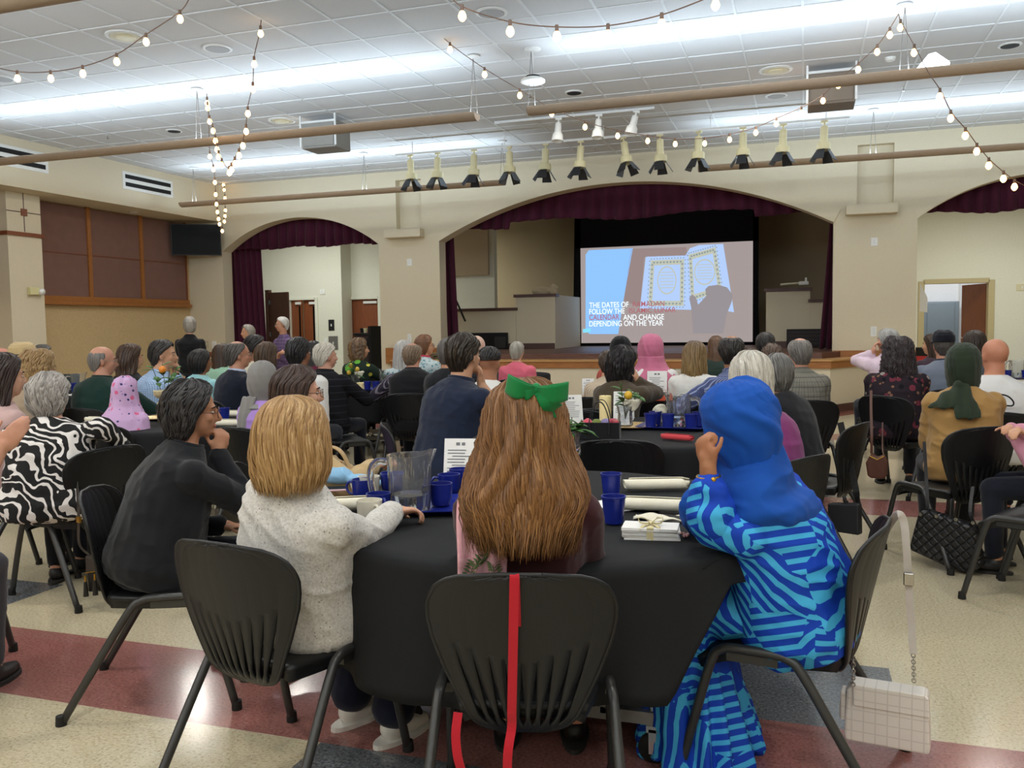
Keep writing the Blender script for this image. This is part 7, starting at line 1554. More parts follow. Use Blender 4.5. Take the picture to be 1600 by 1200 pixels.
# --- nearest table
tp = top(648, 800); tp = Vector((tp.x+0.02, tp.y+0.07, tp.z)); inst('tray', mk_tray, tp, 0.35, 'blue tray under the water pitcher on the nearest table', 'tray', 'blue trays')
pp = onZ(641, 797, ZT+0.01); inst('pitcher', mk_pitcher, pp, math.radians(22), 'clear ribbed water pitcher on the nearest table', 'pitcher', 'clear water pitchers')
mb_ = mk_mug(M_BLUEP)
for (px, py, rz, lb) in ((568, 781, 0.1, 'cobalt blue mug with handle left of the pitcher'), (689, 789, 0.2, 'cobalt blue mug on the tray, front one beside the pitcher'), (702, 773, 0.4, 'cobalt blue mug on the tray, middle one beside the pitcher'), (719, 763, 0.9, 'cobalt blue mug on the tray, rearmost beside the card tent'), (592, 806, 2.4, 'low cobalt blue mug between the pitcher handle and the cream cup'), (612, 770, 2.0, 'cobalt blue mug seen through the pitcher handle')):
    inst('mug', mb_, onZ(px, py, ZT+(0.012 if px > 600 and px < 730 else 0.003)), rz, lb, 'mug', 'cobalt blue mugs')
for (px, py, rz, lb) in ((577, 776, 0.3, 'cream cup just behind the blue mug near the blue cloth'), (578, 818, 2.5, 'cream cup in front, next to the sweater cuff')): inst('cupw', mk_mug(M_MUGW), top(px, py), rz, lb, 'cup', 'cream cups')
for (px, py, lb) in ((955, 777, 'cobalt blue tumbler by the rear napkin roll, farther of the two'), (959, 818, 'cobalt blue tumbler behind the tied envelopes, nearer of the two')): inst('tumbler', mk_tumbler, top(px, py), 0, lb, 'cup', 'blue tumblers on the nearest table')
roll = mk_roll(M_NAPKIN)
inst('roll', roll, top(1026, 767), 0.35, 'ivory napkin roll lying behind the tumblers, farthest on the nearest table', 'napkin', 'ivory napkin rolls'); inst('roll', roll, top(1022, 800), 0.05, 'ivory napkin roll beside the blue sleeve', 'napkin', 'ivory napkin rolls'); inst('roll', roll, top(556, 798), 0.5, 'ivory napkin roll beside the cream sweater sleeve', 'napkin', 'ivory napkin rolls')
inst('card', mk_card(), top(722, 757), math.radians(10), 'white folded table card with printed lines beside the long hair', 'table card', 'white table cards')
o = empty('envelope_bundle', top(1017, 838), 0.12, 'bundle of white envelopes tied with a cream ribbon', 'envelopes'); rs = random.Random(2)
for k in range(8): MB().box(-0.085, 0.085, -0.05, 0.05, 0.0045*k, 0.0045*k+0.0038, Matrix.Rotation(rs.uniform(-0.05, 0.05), 4, 'Z') @ Matrix.Translation((rs.uniform(-.004, .004), rs.uniform(-.004, .004), 0))).build('envelope', M_PAPER, o)
M_RIB = fabric('cream ribbon', '#dccf9e'); MB().box(-0.010, 0.010, -0.052, 0.053, 0.036, 0.0375).box(-0.010, 0.010, -0.0535, -0.052, 0.0, 0.0375).build('ribbon', M_RIB, o)
for sd in (-1, 1):
    lp = smooth_path([(0, 0, 0.038), (sd*0.018, -0.005, 0.058), (sd*0.036, -0.008, 0.060), (sd*0.032, -0.004, 0.044), (0, 0, 0.039)], 5); MB().tube(lp, 0.006, 6, flat=(1.0, 0.18)).build('ribbon_bow', M_RIB, o, smooth=True); MB().tube([(0, 0, 0.039), (sd*0.02, -0.03, 0.041), (sd*0.034, -0.052, 0.03)], 0.006, 6, flat=(1, 0.15)).build('ribbon_tail', M_RIB, o, smooth=True)
o = empty('beaded_bracelet', top(1058, 838), 0, 'small pink and white beads beside the tied envelopes', 'beads'); b = MB(); [b.ell((0.028*math.cos(a)+rs.uniform(-.008, .008), 0.018*math.sin(a), 0.006), 0.0055, n=8) for a in [2*PI*k/14 for k in range(14)]]; b.build('bead_string', plain('pink beads', '#d9a0a0', 0.4, noise=0.4, nscale=120), o, smooth=True)
def napk(px, py, rz, sx, sy, label, mat=M_PAPER, z=0.0):
    p = top(px, py); V, F = grid_surface(lambda i, j: Vector(((i/12-0.5)*sx, (j/10-0.5)*sy*(1-0.25*i/12), 0.006+z+0.006*math.sin(i*0.8+j*0.5)+0.004*math.sin(j*1.3))), 13, 11); o = MB().add(V, F).build('flat_napkin', mat, smooth=True); solidify(o, 0.003); o.location = p; o.rotation_euler = (0, 0, rz); return tag(o, label, 'napkin')
napk(975, 793, 0.1, 0.26, 0.15, 'flat white napkin under the two blue tumblers'); napk(1030, 812, 0.0, 0.16, 0.09, 'cream napkin corner under the nearer napkin roll', M_NAPKIN)
def phone(px, py, rz, label, col): 
    o = empty('phone', top(px, py), rz, label, 'phone'); MB().box(-0.037, 0.037, -0.075, 0.075, 0, 0.009).build('phone_case', plain('phone case '+col, col, 0.4), o, bevel=0.004); MB().box(-0.034, 0.034, -0.071, 0.071, 0.009, 0.0098).build('phone_screen', M_TVGLASS, o); return o
phone(1062, 813, 1.45, 'phone in a pale case beside the blue sleeve', '#c9beb2'); phone(514, 766, -1.1, 'phone in a pink case beside the tan coat', '#d9b3bb')
o = empty('blue_cloth', top(546, 757), 0.2, 'light blue crumpled cloth on the table beside the tan coat', 'cloth'); fuse('cloth_fold', [ell((-0.05, 0, 0.035), (0.07, 0.05, 0.035)), ell((0.06, -0.01, 0.025), (0.075, 0.04, 0.025)), ell((0.12, -0.02, 0.012), (0.04, 0.03, 0.014))], 0.006, fabric('light blue cloth', '#86b2d4'), o, 2, folds(0.008, 3, 1.5))
o = empty('tan_bag', at(533, 735, 3.95), 0.4, 'tan leather bag with zipped strap behind the blue cloth', 'bag'); M_TANL = plain('tan leather', '#b79a6e', 0.5)
fuse('bag_body', [ell((-0.10, 0, -0.03), (0.13, 0.08, 0.12)), ell((-0.02, 0, -0.05), (0.10, 0.08, 0.10))], 0.009, M_TANL, o, 4, folds(0.006, 2)); MB().tube(smooth_path([(-0.10, -0.02, 0.12), (0.0, -0.05, 0.10), (0.05, -0.05, 0.0), (0.10, -0.05, -0.12)], 6), 0.020, 8, flat=(1.0, 0.3)).build('bag_strap', M_TANL, o, smooth=True); MB().box(-0.012, 0.012, -0.062, -0.054, -0.01, 0.05).build('buckle', M_GOLD, o)
# --- second table
t2 = top(1048, 672); t2 = Vector((t2.x, t2.y+0.10, t2.z)); inst('tray', mk_tray, t2, -0.05, 'blue tray with tumblers on the second table', 'tray', 'blue trays')
for (dx, dy, lb) in ((-0.13, -0.07, 'blue tumbler at the front corner of the tray, by the tote bag'), (-0.02, -0.08, 'blue tumbler in the middle front of the tray on the second table'), (0.12, -0.07, 'blue tumbler at the front of the tray, under the pitcher handle'), (-0.12, 0.06, 'blue tumbler at the back corner of the tray, by the crumpled napkin'), (0.15, 0.07, 'blue tumbler at the back of the tray behind the pitcher handle')): inst('tumbler', mk_tumbler, on_tray(t2, dx, dy), 0, lb, 'cup', 'blue tumblers on the second table tray')
inst('pitcher', mk_pitcher, on_tray(t2, 0.03, 0.045), PI, 'clear water pitcher on the blue tray of the second table', 'pitcher', 'clear water pitchers')
o = empty('crumpled_napkin', on_tray(t2, -0.10, 0.115)+Vector((0, 0, 0.02)), 0, 'white crumpled napkin on the tray of the second table', 'napkin'); fuse('napkin_fold', [ell((0, 0, 0.05), (0.05, 0.03, 0.07))], 0.007, M_NAPKIN, o, 2, folds(0.008, 1, 2))
inst('rollred', mk_roll(fabric('coral red napkin', '#c8444a')), top(1058, 689), -0.35, 'coral red napkin roll on the second table', 'napkin', None, 0.75)
inst('rollgreen', mk_roll(fabric('green napkin', '#8fae5a')), top(928, 676), 0.0, 'green napkin roll beside the tote bag handles', 'napkin', None)
def plate_(px, py, r, label, mat=M_GOLD):
    o = empty('charger_plate', top(px, py), 0, label, 'plate', 'gold charger plates'); MB().lathe([(0, 0.004), (r*0.62, 0.004), (r*0.7, 0.008), (r, 0.016), (r, 0.019), (r*0.68, 0.012), (r*0.6, 0.008), (0, 0.008)], 40).build('plate_body', mat, o, smooth=True, autosmooth=40); return o
M_GOLDP = plain('satin gold', '#d8b97a', 0.35, 0.7)
def candle(p, r, h, label):
    o = empty('pillar_candle', p, 0, label, 'candle', 'ivory pillar candles'); MB().lathe([(0, 0), (r, 0), (r, h), (r*0.93, h+0.004), (r*0.6, h-0.006), (0, h-0.008)], 28).build('wax', plain('ivory wax', '#ead59a', 0.5), o, smooth=True, autosmooth=40); MB().tube([(0, 0, h-0.01), (0.002, 0, h+0.012)], 0.0015, 6).build('wick', M_BLACK, o); return o
def leaf(b, base, d, L, w):
    d = Vector(d).normalized(); x, y = frame_of(d); pts = []; n = 7
    V = []; 
    for k in range(n):
        t = k/(n-1); ww = w*math.sin(PI*min(0.98, t*0.9+0.08)); c = Vector(base)+d*L*t+Vector((0, 0, -0.35*L*t*t)); V += [c-x*ww, c+y*ww*0.25, c+x*ww]
    F = []
    for k in range(n-1): F += [(3*k, 3*k+1, 3*k+4, 3*k+3), (3*k+1, 3*k+2, 3*k+5, 3*k+4)]
    b.add(V, F)
def arrangement(p, label, fruit, fruits, h=0.26, vase=True, seed=1, spread=0.1, nleaf=22, tissue=True):
    rs = random.Random(seed); o = empty('fruit_sprig_vase', p, 0, label, 'centrepiece', 'fruit sprig centrepieces')
    if vase: MB().lathe([(0, 0), (0.04, 0), (0.05, 0.01), (0.045, 0.08), (0.055, 0.13), (0.052, 0.13), (0.041, 0.08), (0.044, 0.014), (0, 0.01)], 24).build('glass_vase', M_PITCHER, o, smooth=True, autosmooth=50)
    else: fuse('wrapped_base', [loft([ering(Vector((0, 0, z)), Vector((1, 0, 0)), Vector((0, 1, 0)), r, r, 20) for z, r in ((0, 0.075), (0.03, 0.082), (0.09, 0.07), (0.14, 0.05), (0.17, 0.085), (0.20, 0.10))])], 0.008, fabric('cream wrap', '#cdbd94'), o, 2, folds(0.010, 3, 1.3))
    fuse('tissue', [loft([ering(Vector((0.04, 0, z)), Vector((1, 0, 0)), Vector((0, 1, 0)), r, r*0.7, 16) for z, r in ((0.10, 0.02), (0.14, 0.05), (0.17, 0.065))])], 0.007, M_NAPKIN, o, 2, folds(0.010, 2, 1.5)) if vase and tissue else None
    for k in range(5):
        a = rs.uniform(0, 6.28); tip = Vector((spread*0.8*math.cos(a), spread*0.8*math.sin(a), h*rs.uniform(0.75, 1))); st_ = MB().tube(smooth_path([(0, 0, 0.05), (tip.x*0.4, tip.y*0.4, h*0.5), tip], 4), 0.0025, 6).build('stem', plain('stem brown', '#4b4a2a', 0.7), o)
        for q in range(nleaf//5): b = MB(); t = rs.uniform(0.45, 1.0); leaf(b, Vector((tip.x*t, tip.y*t, 0.05+(tip.z-0.05)*t)), (rs.uniform(-1, 1), rs.uniform(-1, 1), rs.uniform(-0.1, 0.8)), rs.uniform(0.07, 0.11), 0.020); lf_ = b.build('leaf', M_LEAF, st_, smooth=True); solidify(lf_, 0.001)
    for (fx, fy, fz) in fruits: MB().ell((fx, fy, fz), (0.026, 0.026, 0.028)).build('fruit', plain('fruit '+fruit, fruit, 0.4, noise=0.06, nscale=90), o, smooth=True)
    return o
plate_(985, 668, 0.17, 'gold charger plate under the candle and vase on the second table', M_GOLDP)
candle(onZ(946, 664, ZT+0.02), 0.038, 0.185, 'ivory pillar candle beside the tote bag handles on the second table')
arrangement(onZ(977, 666, ZT+0.02), 'glass vase with leaves and a yellow lemon on the second table', '#e0b02e', [(0.03, -0.05, 0.20)], seed=4)
inst('card', mk_card(), top(975, 655), math.radians(6), 'white folded card standing behind the candle on the second table', 'table card', 'white table cards', 1.0)
o = empty('tote_bag', top(938, 686), 0.1, 'black tote bag with looped handles full of bright things on the second table', 'bag'); o.location.z = ZT+0.003
M_TOTE = fabric('black tote canvas', '#1b1b1e'); b = MB(); b.box(-0.11, 0.11, -0.05, -0.045, 0, 0.10).box(-0.11, 0.11, 0.045, 0.05, 0, 0.10).box(-0.115, -0.11, -0.05, 0.05, 0, 0.10).box(0.11, 0.115, -0.05, 0.05, 0, 0.10).box(-0.11, 0.11, -0.05, 0.05, 0, 0.006); b.build('bag_body', M_TOTE, o)
for y_ in (-0.052, 0.052): MB().tube(smooth_path([(-0.055, y_, 0.03), (-0.055, y_, 0.12), (-0.03, y_*1.2, 0.20), (0.0, y_*1.3, 0.222), (0.03, y_*1.2, 0.20), (0.055, y_, 0.12), (0.055, y_, 0.03)], 6), 0.013, 8, flat=(1.0, 0.2)).build('handle', M_TOTE, o, smooth=True)
for k, (x, c) in enumerate(((-0.07, '#c9485c'), (-0.02, '#7d8c3a'), (0.03, '#8c7fb0'), (0.075, '#a93444'))): fuse('bag_content', [ell((x, 0, 0.085), (0.035, 0.035, 0.035))], 0.007, plain('bright '+c, c, 0.5, noise=0.25, nscale=60), o, 1, folds(0.006, k, 2))
def paper(px, py, rz, sx, sy, label, z=0.0):
    o = empty('paper_sheet', top(px, py), rz, label, 'paper'); MB().box(-sx/2, sx/2, -sy/2, sy/2, z, z+0.003).build('sheet', M_PAPER, o); b = MB(); rs = random.Random(px); [b.box(-sx*0.36, -sx*0.36+sx*rs.uniform(0.4, 0.7), sy*(0.3-0.09*k), sy*(0.3-0.09*k)+0.006, z+0.003, z+0.0036) for k in range(7)]; b.build('printed_lines', M_INK, o); return o
inst('card', mk_card(), top(893, 662), math.radians(28), 'white card with printed lines beside the long hair, on the second table', 'table card', 'white table cards'); paper(905, 668, 0.3, 0.20, 0.14, 'white booklet lying by the chocolates on the second table', 0.004)
b = MB(); rs = random.Random(8); o = empty('chocolate_pieces', top(898, 667), 0, 'small dark wrapped chocolates on the second table', 'sweets'); [fuse('chocolate', [ell((-0.03+0.03*k, 0.01*math.sin(k*2), 0.014), (0.016, 0.012, 0.012))], 0.005, plain('dark wrapper', '#2c2024', 0.35), o, 1) for k in range(4)]
arrangement(top(893, 712), 'lemon sprig beside the long hair on the nearest table', '#dba62c', [(0.0, -0.04, 0.10)], h=0.2, seed=9, spread=0.07, tissue=False, nleaf=34)
# --- far middle table
inst('card', mk_card(), top(919, 617), 0.35, 'small narrow white card on the table before the stage', 'table card', 'white table cards', 0.8); inst('card', mk_card(), top(952, 622), 0.1, 'white card on the table before the beige striped shirt', 'table card', 'white table cards', 1.0)
inst('cardred', mk_card(8, True), top(1027, 622), 0.1, 'white card with a red stamp in front of the pink headscarf', 'table card', 'white table cards', 1.25)
o = empty('orange_box', top(1026, 625), 0.1, 'orange box under the card with the red stamp', 'box'); MB().box(-0.10, 0.10, -0.09, -0.05, 0, 0.045).build('box_body', plain('orange card', '#c9502c', 0.5), o, bevel=0.003)
candle(top(1002, 610), 0.045, 0.10, 'short ivory candle before the pink headscarf'); arrangement(top(1019, 611), 'small lemon sprig before the black frame', '#c9c04a', [(0.02, -0.04, 0.13)], h=0.17, seed=6, spread=0.06)
t3 = top(1068, 614); inst('tray', mk_tray, t3, 0, 'blue tray before the ombre haired woman', 'tray', 'blue trays'); inst('pitcher', mk_pitcher, on_tray(t3, 0.0, 0.0), 2.6, 'clear water pitcher beside the blue striped shirt', 'pitcher', 'clear water pitchers')
for (dx, lb) in ((-0.12, 'blue tumbler on the tray before the ombre hair'), (0.13, 'blue tumbler on the tray beside the blue striped sleeve')): inst('tumbler', mk_tumbler, on_tray(t3, dx, -0.07), 0, lb, 'cup', 'blue tumblers on the far tray')
o = empty('standing_frame', top(1014, 607), 0, 'small black standing frame behind the lemon sprig', 'frame'); MB().box(-0.11, 0.11, 0, 0.015, 0, 0.012).box(-0.11, 0.11, 0, 0.015, 0.155, 0.17).box(-0.11, -0.095, 0, 0.015, 0, 0.17).box(0.095, 0.11, 0, 0.015, 0, 0.17).build('frame_border', M_BLK, o); MB().box(-0.1, 0.1, 0.004, 0.01, 0.01, 0.16).build('frame_sheet', plain('dark sheet', '#33383a', 0.3), o)
# --- left middle table
plate_(252, 655, 0.16, 'gold charger plate under the orange fruit sprig', M_GOLDP); arrangement(onZ(262, 652, ZT+0.02), 'cream wrapped sprig with leaves and an orange fruit', '#e58a2b', [(0.02, -0.06, 0.36)], h=0.42, vase=False, seed=3, spread=0.14, nleaf=30)
inst('tumbler', mk_tumbler, top(351, 657), 0, 'blue tumbler beside the hand of the black jacket woman', 'cup', 'blue tumblers by the grey headscarf'); inst('roll', roll, top(359, 667), 0.1, 'ivory napkin roll before the lavender dress', 'napkin', 'ivory napkin rolls'); inst('roll', roll, top(371, 652), 0.2, 'ivory napkin roll beside the blue tumbler near the grey headscarf', 'napkin', 'ivory napkin rolls')
inst('roll', roll, top(152, 660), 0.0, 'ivory napkin roll beside the pink printed headscarf', 'napkin', 'ivory napkin rolls', 0.8)
# --- far left table
inst('tumbler', mk_tumbler, top(118, 614), 0, 'blue tumbler beside the bald man in green', 'cup', 'blue tumblers on the far left table', 1.2); paper(124, 617, 0.2, 0.3, 0.2, 'white papers on the table beside the bald man in green'); inst('pitcher', mk_pitcher, top(123, 612), 0.6, 'clear pitcher behind the papers at the far left', 'pitcher', 'clear water pitchers')
o = empty('menu_stand', top(107, 610), 0.3, 'dark standing board behind the blue tumbler at the far left', 'board'); MB().box(-0.12, 0.12, 0, 0.012, 0, 0.19, Matrix.Rotation(-0.2, 4, 'X')).build('board', plain('dark green board', '#20302c', 0.6), o)
# --- table of the white haired man
t6 = top(595, 610); inst('tray', mk_tray, t6, -0.2, 'blue tray between the black puffer and the striped sleeve', 'tray', 'blue trays', 1.0)
inst('pitcher', mk_pitcher, on_tray(t6, 0.06, 0.03), 2.9, 'clear pitcher on the tray beside the striped sleeve', 'pitcher', 'clear water pitchers')
for (dx, lb) in ((-0.13, 'blue tumbler on the tray beside the yellow candle'), (-0.03, 'blue tumbler on the tray in front of the far pitcher')): inst('tumbler', mk_tumbler, on_tray(t6, dx, -0.05), 0, lb, 'cup', 'blue tumblers on the puffer jacket table')
candle(top(566, 610), 0.06, 0.08, 'short wide ivory candle beside the black puffer jacket'); arrangement(top(556, 604), 'lemon sprig beside the green patterned top', '#d9b23c', [(-0.03, -0.05, 0.24), (0.05, -0.05, 0.20), (-0.06, -0.04, 0.16)], h=0.3, seed=12, spread=0.1)
# plant by the stage
o = empty('potted_plant', top(698, 588), 0, 'leafy plant in a pale wrapped pot beside the oak stage panel', 'plant'); rs = random.Random(5)
fuse('pot_wrap', [loft([ering(Vector((0, 0, z)), Vector((1, 0, 0)), Vector((0, 1, 0)), r, r, 16) for z, r in ((0, 0.07), (0.08, 0.09), (0.12, 0.11))])], 0.012, M_NAPKIN, o, 1, folds(0.01, 2))
for k in range(7):
    a = rs.uniform(0, 6.28); tip = Vector((0.12*math.cos(a), 0.12*math.sin(a), rs.uniform(0.22, 0.36))); s_ = MB().tube([(0, 0, 0.1), tip*0.6, tip], 0.004, 6).build('stem', M_LEAF, o)
    for q in range(3): b = MB(); leaf(b, tip*rs.uniform(0.7, 1), (rs.uniform(-1, 1), rs.uniform(-1, 1), rs.uniform(0, 0.6)), 0.13, 0.03); b.build('leaf', M_LEAF, s_, smooth=True)
# --- right table
t7 = top(1596, 592); inst('tray', mk_tray, t7, 0.2, 'blue tray at the right frame edge', 'tray', 'blue trays', 1.1); inst('pitcher', mk_pitcher, on_tray(t7, -0.05, 0), 0.5, 'clear pitcher on the tray at the right frame edge', 'pitcher', 'clear water pitchers')
for dx, lb in ((-0.15, 'blue tumbler on the right edge tray, beside the bald man'), (0.02, 'blue tumbler on the right edge tray, under the pitcher')): inst('tumbler', mk_tumbler, on_tray(t7, dx, -0.08), 0, lb, 'cup', 'blue tumblers on the right tray')
# ---------------------------------------------------------------- empty chairs
p = at(955, 700, 4.62); chair(p.x, p.y+0.25, -8, 'empty black chair pushed to the second table, before the tote bag')
p = at(884, 715, 4.35); chair(p.x, p.y+0.25, 35, 'empty black chair half hidden behind the long brown hair')
p = at(744, 690, 5.2); chair(p.x, p.y+0.1, -50, 'empty black chair beside the elbow of the navy polo man')
p = at(930, 660, 6.4); chair(p.x-0.05, p.y+0.1, 10, 'empty black chair beside the woman in the olive brown top')
p = at(1625, 800, 4.35); chair(p.x, p.y, -60, 'empty black chair at the right frame edge, only its legs in view')
# ---------------------------------------------------------------- bags and straps on the chairs
def strap(name_parent, pts, r, mat, flat=None, nm='strap', k=6, hint=(0, -1, 0)): return MB().add(*ribbon(smooth_path(pts, k), 2*r, 0.003, hint)).build(nm, mat, name_parent)
def chain(parent, a, b, n, mat):
    a = Vector(a); b = Vector(b); m = MB(); d = (b-a)/n; x, y = frame_of(d)
    for k in range(n):
        c = a+d*(k+0.5); xx = x if k % 2 else y; L = d.length*0.72
        m.tube([c+d.normalized()*L*math.cos(t)+xx*0.0055*math.sin(t) for t in [2*PI*i/12 for i in range(13)]], 0.0016, 5, False)
    return m.build('chain', mat, parent, smooth=True)
# pale grey purse on the blue dress chair
M_PURSE = NT('pale grey embossed leather'); t = M_PURSE; t.set(Roughness=0.45); v = t.coord(); s_ = t.sep(v)
def seam_(q, per, w): return t.math('LESS_THAN', t.math('FRACT', t.math('ADD', t.math('DIVIDE', q, per), 20.0)), w)
ln = t.math('MAXIMUM', seam_(s_[0], 0.034, 0.12), seam_(s_[2], 0.034, 0.12)); t.base(t.mix(ln, srgb('#dcd5cd'), srgb('#cbc3bb'))); t.bump(ln, 0.3, 0.004); M_PURSE = t.m
pb = at(1386, 1160, 2.72); o = empty('shoulder_purse', pb, math.radians(-8), 'pale grey embossed purse hanging from the blue dress chair by chain straps', 'purse')
MB().prism([(-0.118, 0.0), (0.118, 0.0), (0.122, 0.02), (0.116, 0.172), (0.105, 0.182), (-0.100, 0.182), (-0.116, 0.16), (-0.122, 0.02)], -0.04, 0.04, MXZ).build('purse_body', M_PURSE, o, bevel=0.012)
MB().prism([(-0.095, 0.118), (0.119, 0.118), (0.115, 0.176), (0.104, 0.185), (-0.098, 0.185)], -0.046, -0.038, Matrix(((1,0,0,0),(0,0,1,0),(0,1,0,0),(0,0,0,1)))).build('flap', M_PURSE, o, bevel=0.003)
MB().box(-0.135, -0.118, -0.03, 0.03, 0.06, 0.15).cbox((-0.128, -0.02, 0.09), 0.02, 0.012, 0.05).build('side_tab', M_PURSE, o, bevel=0.004)
wo = lambda p: Matrix.Rotation(math.radians(8), 3, 'Z') @ (p-pb)
M_SILV = plain('silver chain', '#b5b3ae', 0.25, 1.0); M_STRAP = plain('pale grey strap', '#cdc5be', 0.5)
a0 = wo(at(1428, 1066, 2.72)); a1 = wo(at(1427, 1022, 2.70)); chain(o, a0, a1, 9, M_SILV)
strap(o, [a1, wo(at(1423, 960, 2.70)), wo(at(1419, 900, 2.69)), wo(at(1416, 850, 2.68)), wo(at(1412, 815, 2.68)), wo(at(1404, 803, 2.68)), wo(at(1393, 815, 2.74)), wo(at(1384, 830, 2.80))], 0.011, M_STRAP)
MB().cbox(wo(at(1420, 905, 2.68)), 0.03, 0.012, 0.04).build('buckle', M_SILV, o, bevel=0.003)
chain(o, wo(at(1333, 1072, 2.66)), wo(at(1333, 1004, 2.62)), 13, M_SILV); strap(o, [wo(at(1333, 1004, 2.62)), wo(at(1330, 985, 2.66)), wo(at(1326, 960, 2.72))], 0.008, M_STRAP)
# red strap over the back of the middle chair, with a navy bag under it
o = empty('strapped_bag', (C1[0], C1[1]-0.02, 0), math.radians(15), 'navy bag under the middle chair, its long red strap over the chair back', 'bag'); M_RED = fabric('red webbing', '#b51a2b', 0.6, 600)
lc = lambda x, t, off: Vector((x, backmid(t)[0]+0.062*(x/0.237)**2*(1-0.5*t)-off, backmid(t)[1]))
path = [lc(-0.004, 0.30, -0.014), lc(-0.004, 0.06, -0.014), lc(-0.004, -0.012, 0.0)]+[lc(-0.004-0.02*t, t, 0.0105) for t in (0.01, 0.2, 0.4, 0.6, 0.8, 0.92)]+[Vector((-0.032, -0.23, 0.33)), Vector((-0.038, -0.20, 0.22)), Vector((-0.045, -0.12, 0.13))]
strap(o, path, 0.0115, M_RED, (1.0, 0.14), 'red_strap', 5)
strap(o, [Vector((-0.16, -0.20, 0.42)), Vector((-0.165, -0.215, 0.36)), Vector((-0.155, -0.21, 0.28)), Vector((-0.12, -0.16, 0.16)), Vector((-0.08, -0.1, 0.12))], 0.0115, M_RED, (1.0, 0.2), 'red_strap', 5)
fuse('bag_body', [ell((-0.05, 0.0, 0.07), (0.12, 0.10, 0.07))], 0.01, fabric('navy bag cloth', '#1c2350'), o, 2, folds(0.006, 3))
# black purse with tassels on the zebra chair
pb = at(160, 945, 4.42); o = empty('tassel_purse', pb+Vector((0, 0, 0.05)), math.radians(-20), 'small black purse with gold zip and tassels hanging under the zebra blouse', 'purse'); M_BLEATH = plain('black leather', '#1c1a1a', 0.4); M_BROLE = plain('dark taupe leather', '#3a332e', 0.45)
MB().prism([(-0.105, 0.0), (0.04, 0.03), (0.14, 0.10), (0.10, 0.17), (0.02, 0.13), (-0.11, 0.10)], -0.02, 0.02, MXZ).build('purse_body', M_BLEATH, o, bevel=0.008)
MB().prism([(-0.112, 0.10), (0.02, 0.13), (0.105, 0.172), (0.095, 0.25), (0.065, 0.25), (0.04, 0.20), (-0.02, 0.185), (-0.11, 0.19)], -0.024, 0.024, MXZ).build('flap', M_BROLE, o, bevel=0.006)
MB().tube([(-0.11, -0.026, 0.102), (0.02, -0.026, 0.132), (0.105, -0.026, 0.174)], 0.003, 6).build('zip', M_GOLD, o)
for (x, z) in ((-0.10, 0.09), (0.0, 0.115)): MB().tube([(x, -0.032, z), (x+0.004, -0.034, z-0.03)], 0.005, 8).build('tassel_ring', M_GOLD, o); MB().lathe([(0, 0), (0.008, 0), (0.014, -0.075), (0, -0.075)], 10, (x+0.004, -0.034, z-0.03)).build('tassel', M_BLEATH, o)
wo2 = lambda p: Matrix.Rotation(math.radians(20), 3, 'Z') @ (p-o.location)
strap(o, [Vector((-0.108, 0, 0.185)), wo2(at(124, 850, 4.44)), wo2(at(123, 810, 4.44)), wo2(at(121, 770, 4.46)), wo2(at(118, 740, 4.50))], 0.013, M_BROLE); MB().cbox(wo2(at(123, 812, 4.43)), 0.035, 0.01, 0.03).build('buckle', M_GOLD, o)
strap(o, [Vector((0.085, 0, 0.25)), wo2(at(181, 835, 4.6)), wo2(at(178, 800, 4.7)), wo2(at(172, 760, 4.75))], 0.007, M_BROLE)
# quilted bag on the tan jacket chair
pb = at(1478, 884, 4.92); o = empty('quilted_bag', pb, math.radians(-22), 'black quilted bag hanging from the tan jacket chair', 'bag')
def quilt():
    t = NT('black quilted leather'); t.set(Roughness=0.4, Base_Color=srgb('#16161a')); v = t.coord(); s = t.sep(v); a = t.math('ADD', s[0], s[2]); b = t.math('SUBTRACT', s[0], s[2])
    f = lambda q: t.math('ABSOLUTE', t.math('SUBTRACT', t.math('FRACT', t.math('ADD', t.math('DIVIDE', q, 0.055), 30.0)), 0.5))
    t.base(t.ramp(t.noise(v, 40, 2), [(0.3, srgb('#121214')), (0.7, srgb('#1f1f22'))])); t.bump(t.math('SUBTRACT', 1.0, t.math('POWER', t.math('MULTIPLY', t.math('MAXIMUM', f(a), f(b)), 2.0), 6.0)), 0.9, 0.012); return t.m
MQ = quilt(); MB().prism([(-0.19, 0.07), (0.02, 0.0), (0.14, -0.02), (0.19, 0.04), (0.155, 0.25), (0.0, 0.285), (-0.11, 0.31), (-0.14, 0.29)], -0.045, 0.045, MXZ).build('bag_body', MQ, o, bevel=0.02)
wo3 = lambda p: Matrix.Rotation(math.radians(22), 3, 'Z') @ (p-pb)
for xx in (-0.125, -0.04, 0.06, 0.145): MB().lathe([(0, -0.006), (0.010, -0.006), (0.010, 0.006), (0, 0.006)], 12, (xx, -0.05, 0.285-0.08*max(0, xx)), M=Matrix.Rotation(PI/2, 4, 'X')).build('ring', M_SILV, o, smooth=True, autosmooth=40)
strap(o, [Vector((-0.125, 0, 0.29)), wo3(at(1449, 790, 4.95)), wo3(at(1447, 740, 4.98)), wo3(at(1444, 690, 5.0))], 0.009, M_BLEATH); strap(o, [Vector((0.145, 0, 0.25)), wo3(at(1516, 800, 4.9)), wo3(at(1520, 760, 4.95))], 0.009, M_BLEATH)
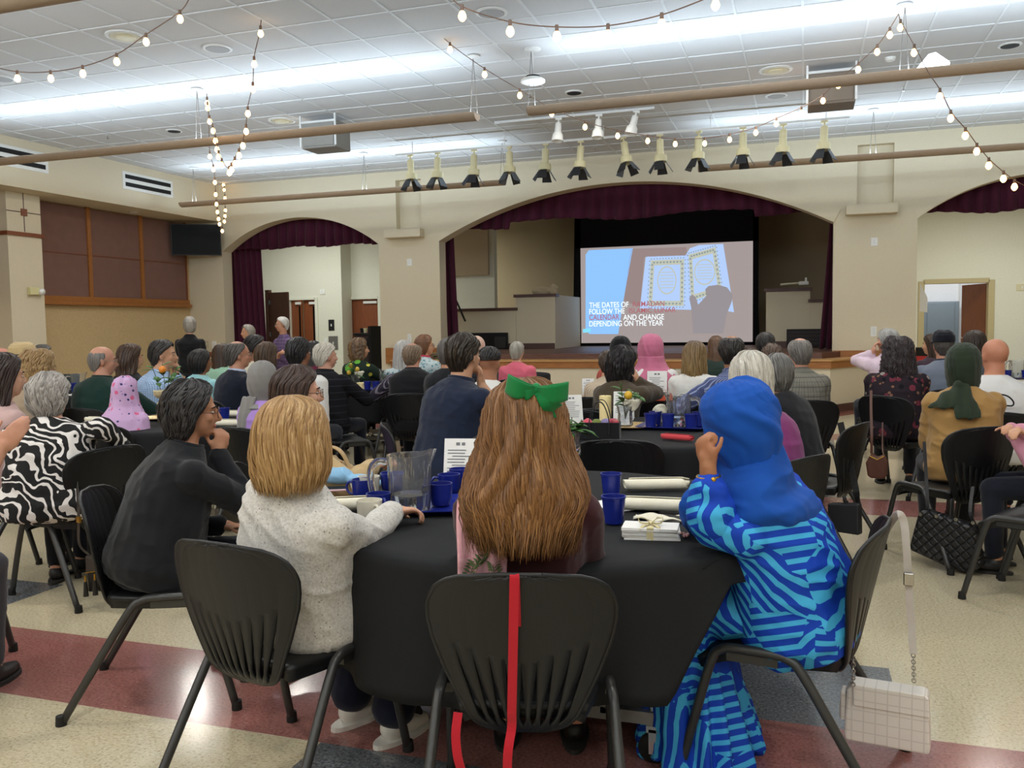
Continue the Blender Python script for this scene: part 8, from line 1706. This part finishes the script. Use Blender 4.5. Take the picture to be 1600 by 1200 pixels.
# small brown purse on the paisley chair
pb = at(1371, 747, 6.85); o = empty('brown_purse', pb, math.radians(-10), 'small brown leather purse on a long thin strap, behind the paisley blouse', 'purse'); MBR = plain('brown leather', '#5e3a2a', 0.5)
MB().prism([(-0.07, 0.02), (-0.05, 0.0), (0.05, 0.0), (0.07, 0.03), (0.075, 0.14), (0.045, 0.19), (0.0, 0.165), (-0.045, 0.20), (-0.085, 0.12)], -0.035, 0.035, MXZ).build('purse_body', MBR, o, bevel=0.015); MB().tube([(-0.055, -0.038, 0.175), (0.0, -0.038, 0.15), (0.05, -0.038, 0.18)], 0.004, 6).build('zip', M_GOLD, o)
wo4 = lambda p: Matrix.Rotation(math.radians(10), 3, 'Z') @ (p-pb); strap(o, [Vector((-0.045, 0, 0.19)), wo4(at(1362, 680, 6.85)), wo4(at(1361, 640, 6.9)), wo4(at(1361, 610, 6.95))], 0.010, MBR, (1, 0.3)); strap(o, [Vector((0.045, 0, 0.18)), wo4(at(1379, 700, 6.9)), wo4(at(1379, 660, 7.0))], 0.005, MBR, (1, 0.4))
# black bag hanging by a long strap
pb = at(1322, 832, 5.05); o = empty('black_strap_bag', pb, math.radians(-25), 'black bag hanging on a long black strap behind the blue dress', 'bag'); MB().prism([(-0.10, 0.0), (0.085, 0.0), (0.08, 0.18), (-0.10, 0.16)], -0.03, 0.03, MXZ).build('bag_body', plain('navy black canvas', '#12131a', 0.6), o, bevel=0.01)
wo5 = lambda p: Matrix.Rotation(math.radians(25), 3, 'Z') @ (p-pb); strap(o, [Vector((0.07, 0, 0.17)), wo5(at(1338, 770, 5.1)), wo5(at(1330, 730, 5.15)), wo5(at(1320, 690, 5.2)), wo5(at(1313, 660, 5.22))], 0.020, M_BLEATH, (1, 0.2))
# thin black cord loop on the chair behind the tan sleeve
o = MB().tube(smooth_path([at(1541, 620, 5.6), at(1552, 616, 5.6), at(1572, 618, 5.6), at(1583, 627, 5.6), at(1581, 634, 5.6), at(1562, 633, 5.6), at(1558, 640, 5.6)], 8), 0.005, 8).build('wire_handle', M_BLACK, smooth=True); tag(o, 'thin black wire loop behind the tan sleeve before the white t-shirt', 'wire')
for sc_ in [s for s in bpy.data.scenes if s.name == 'tmp']: bpy.data.scenes.remove(sc_)
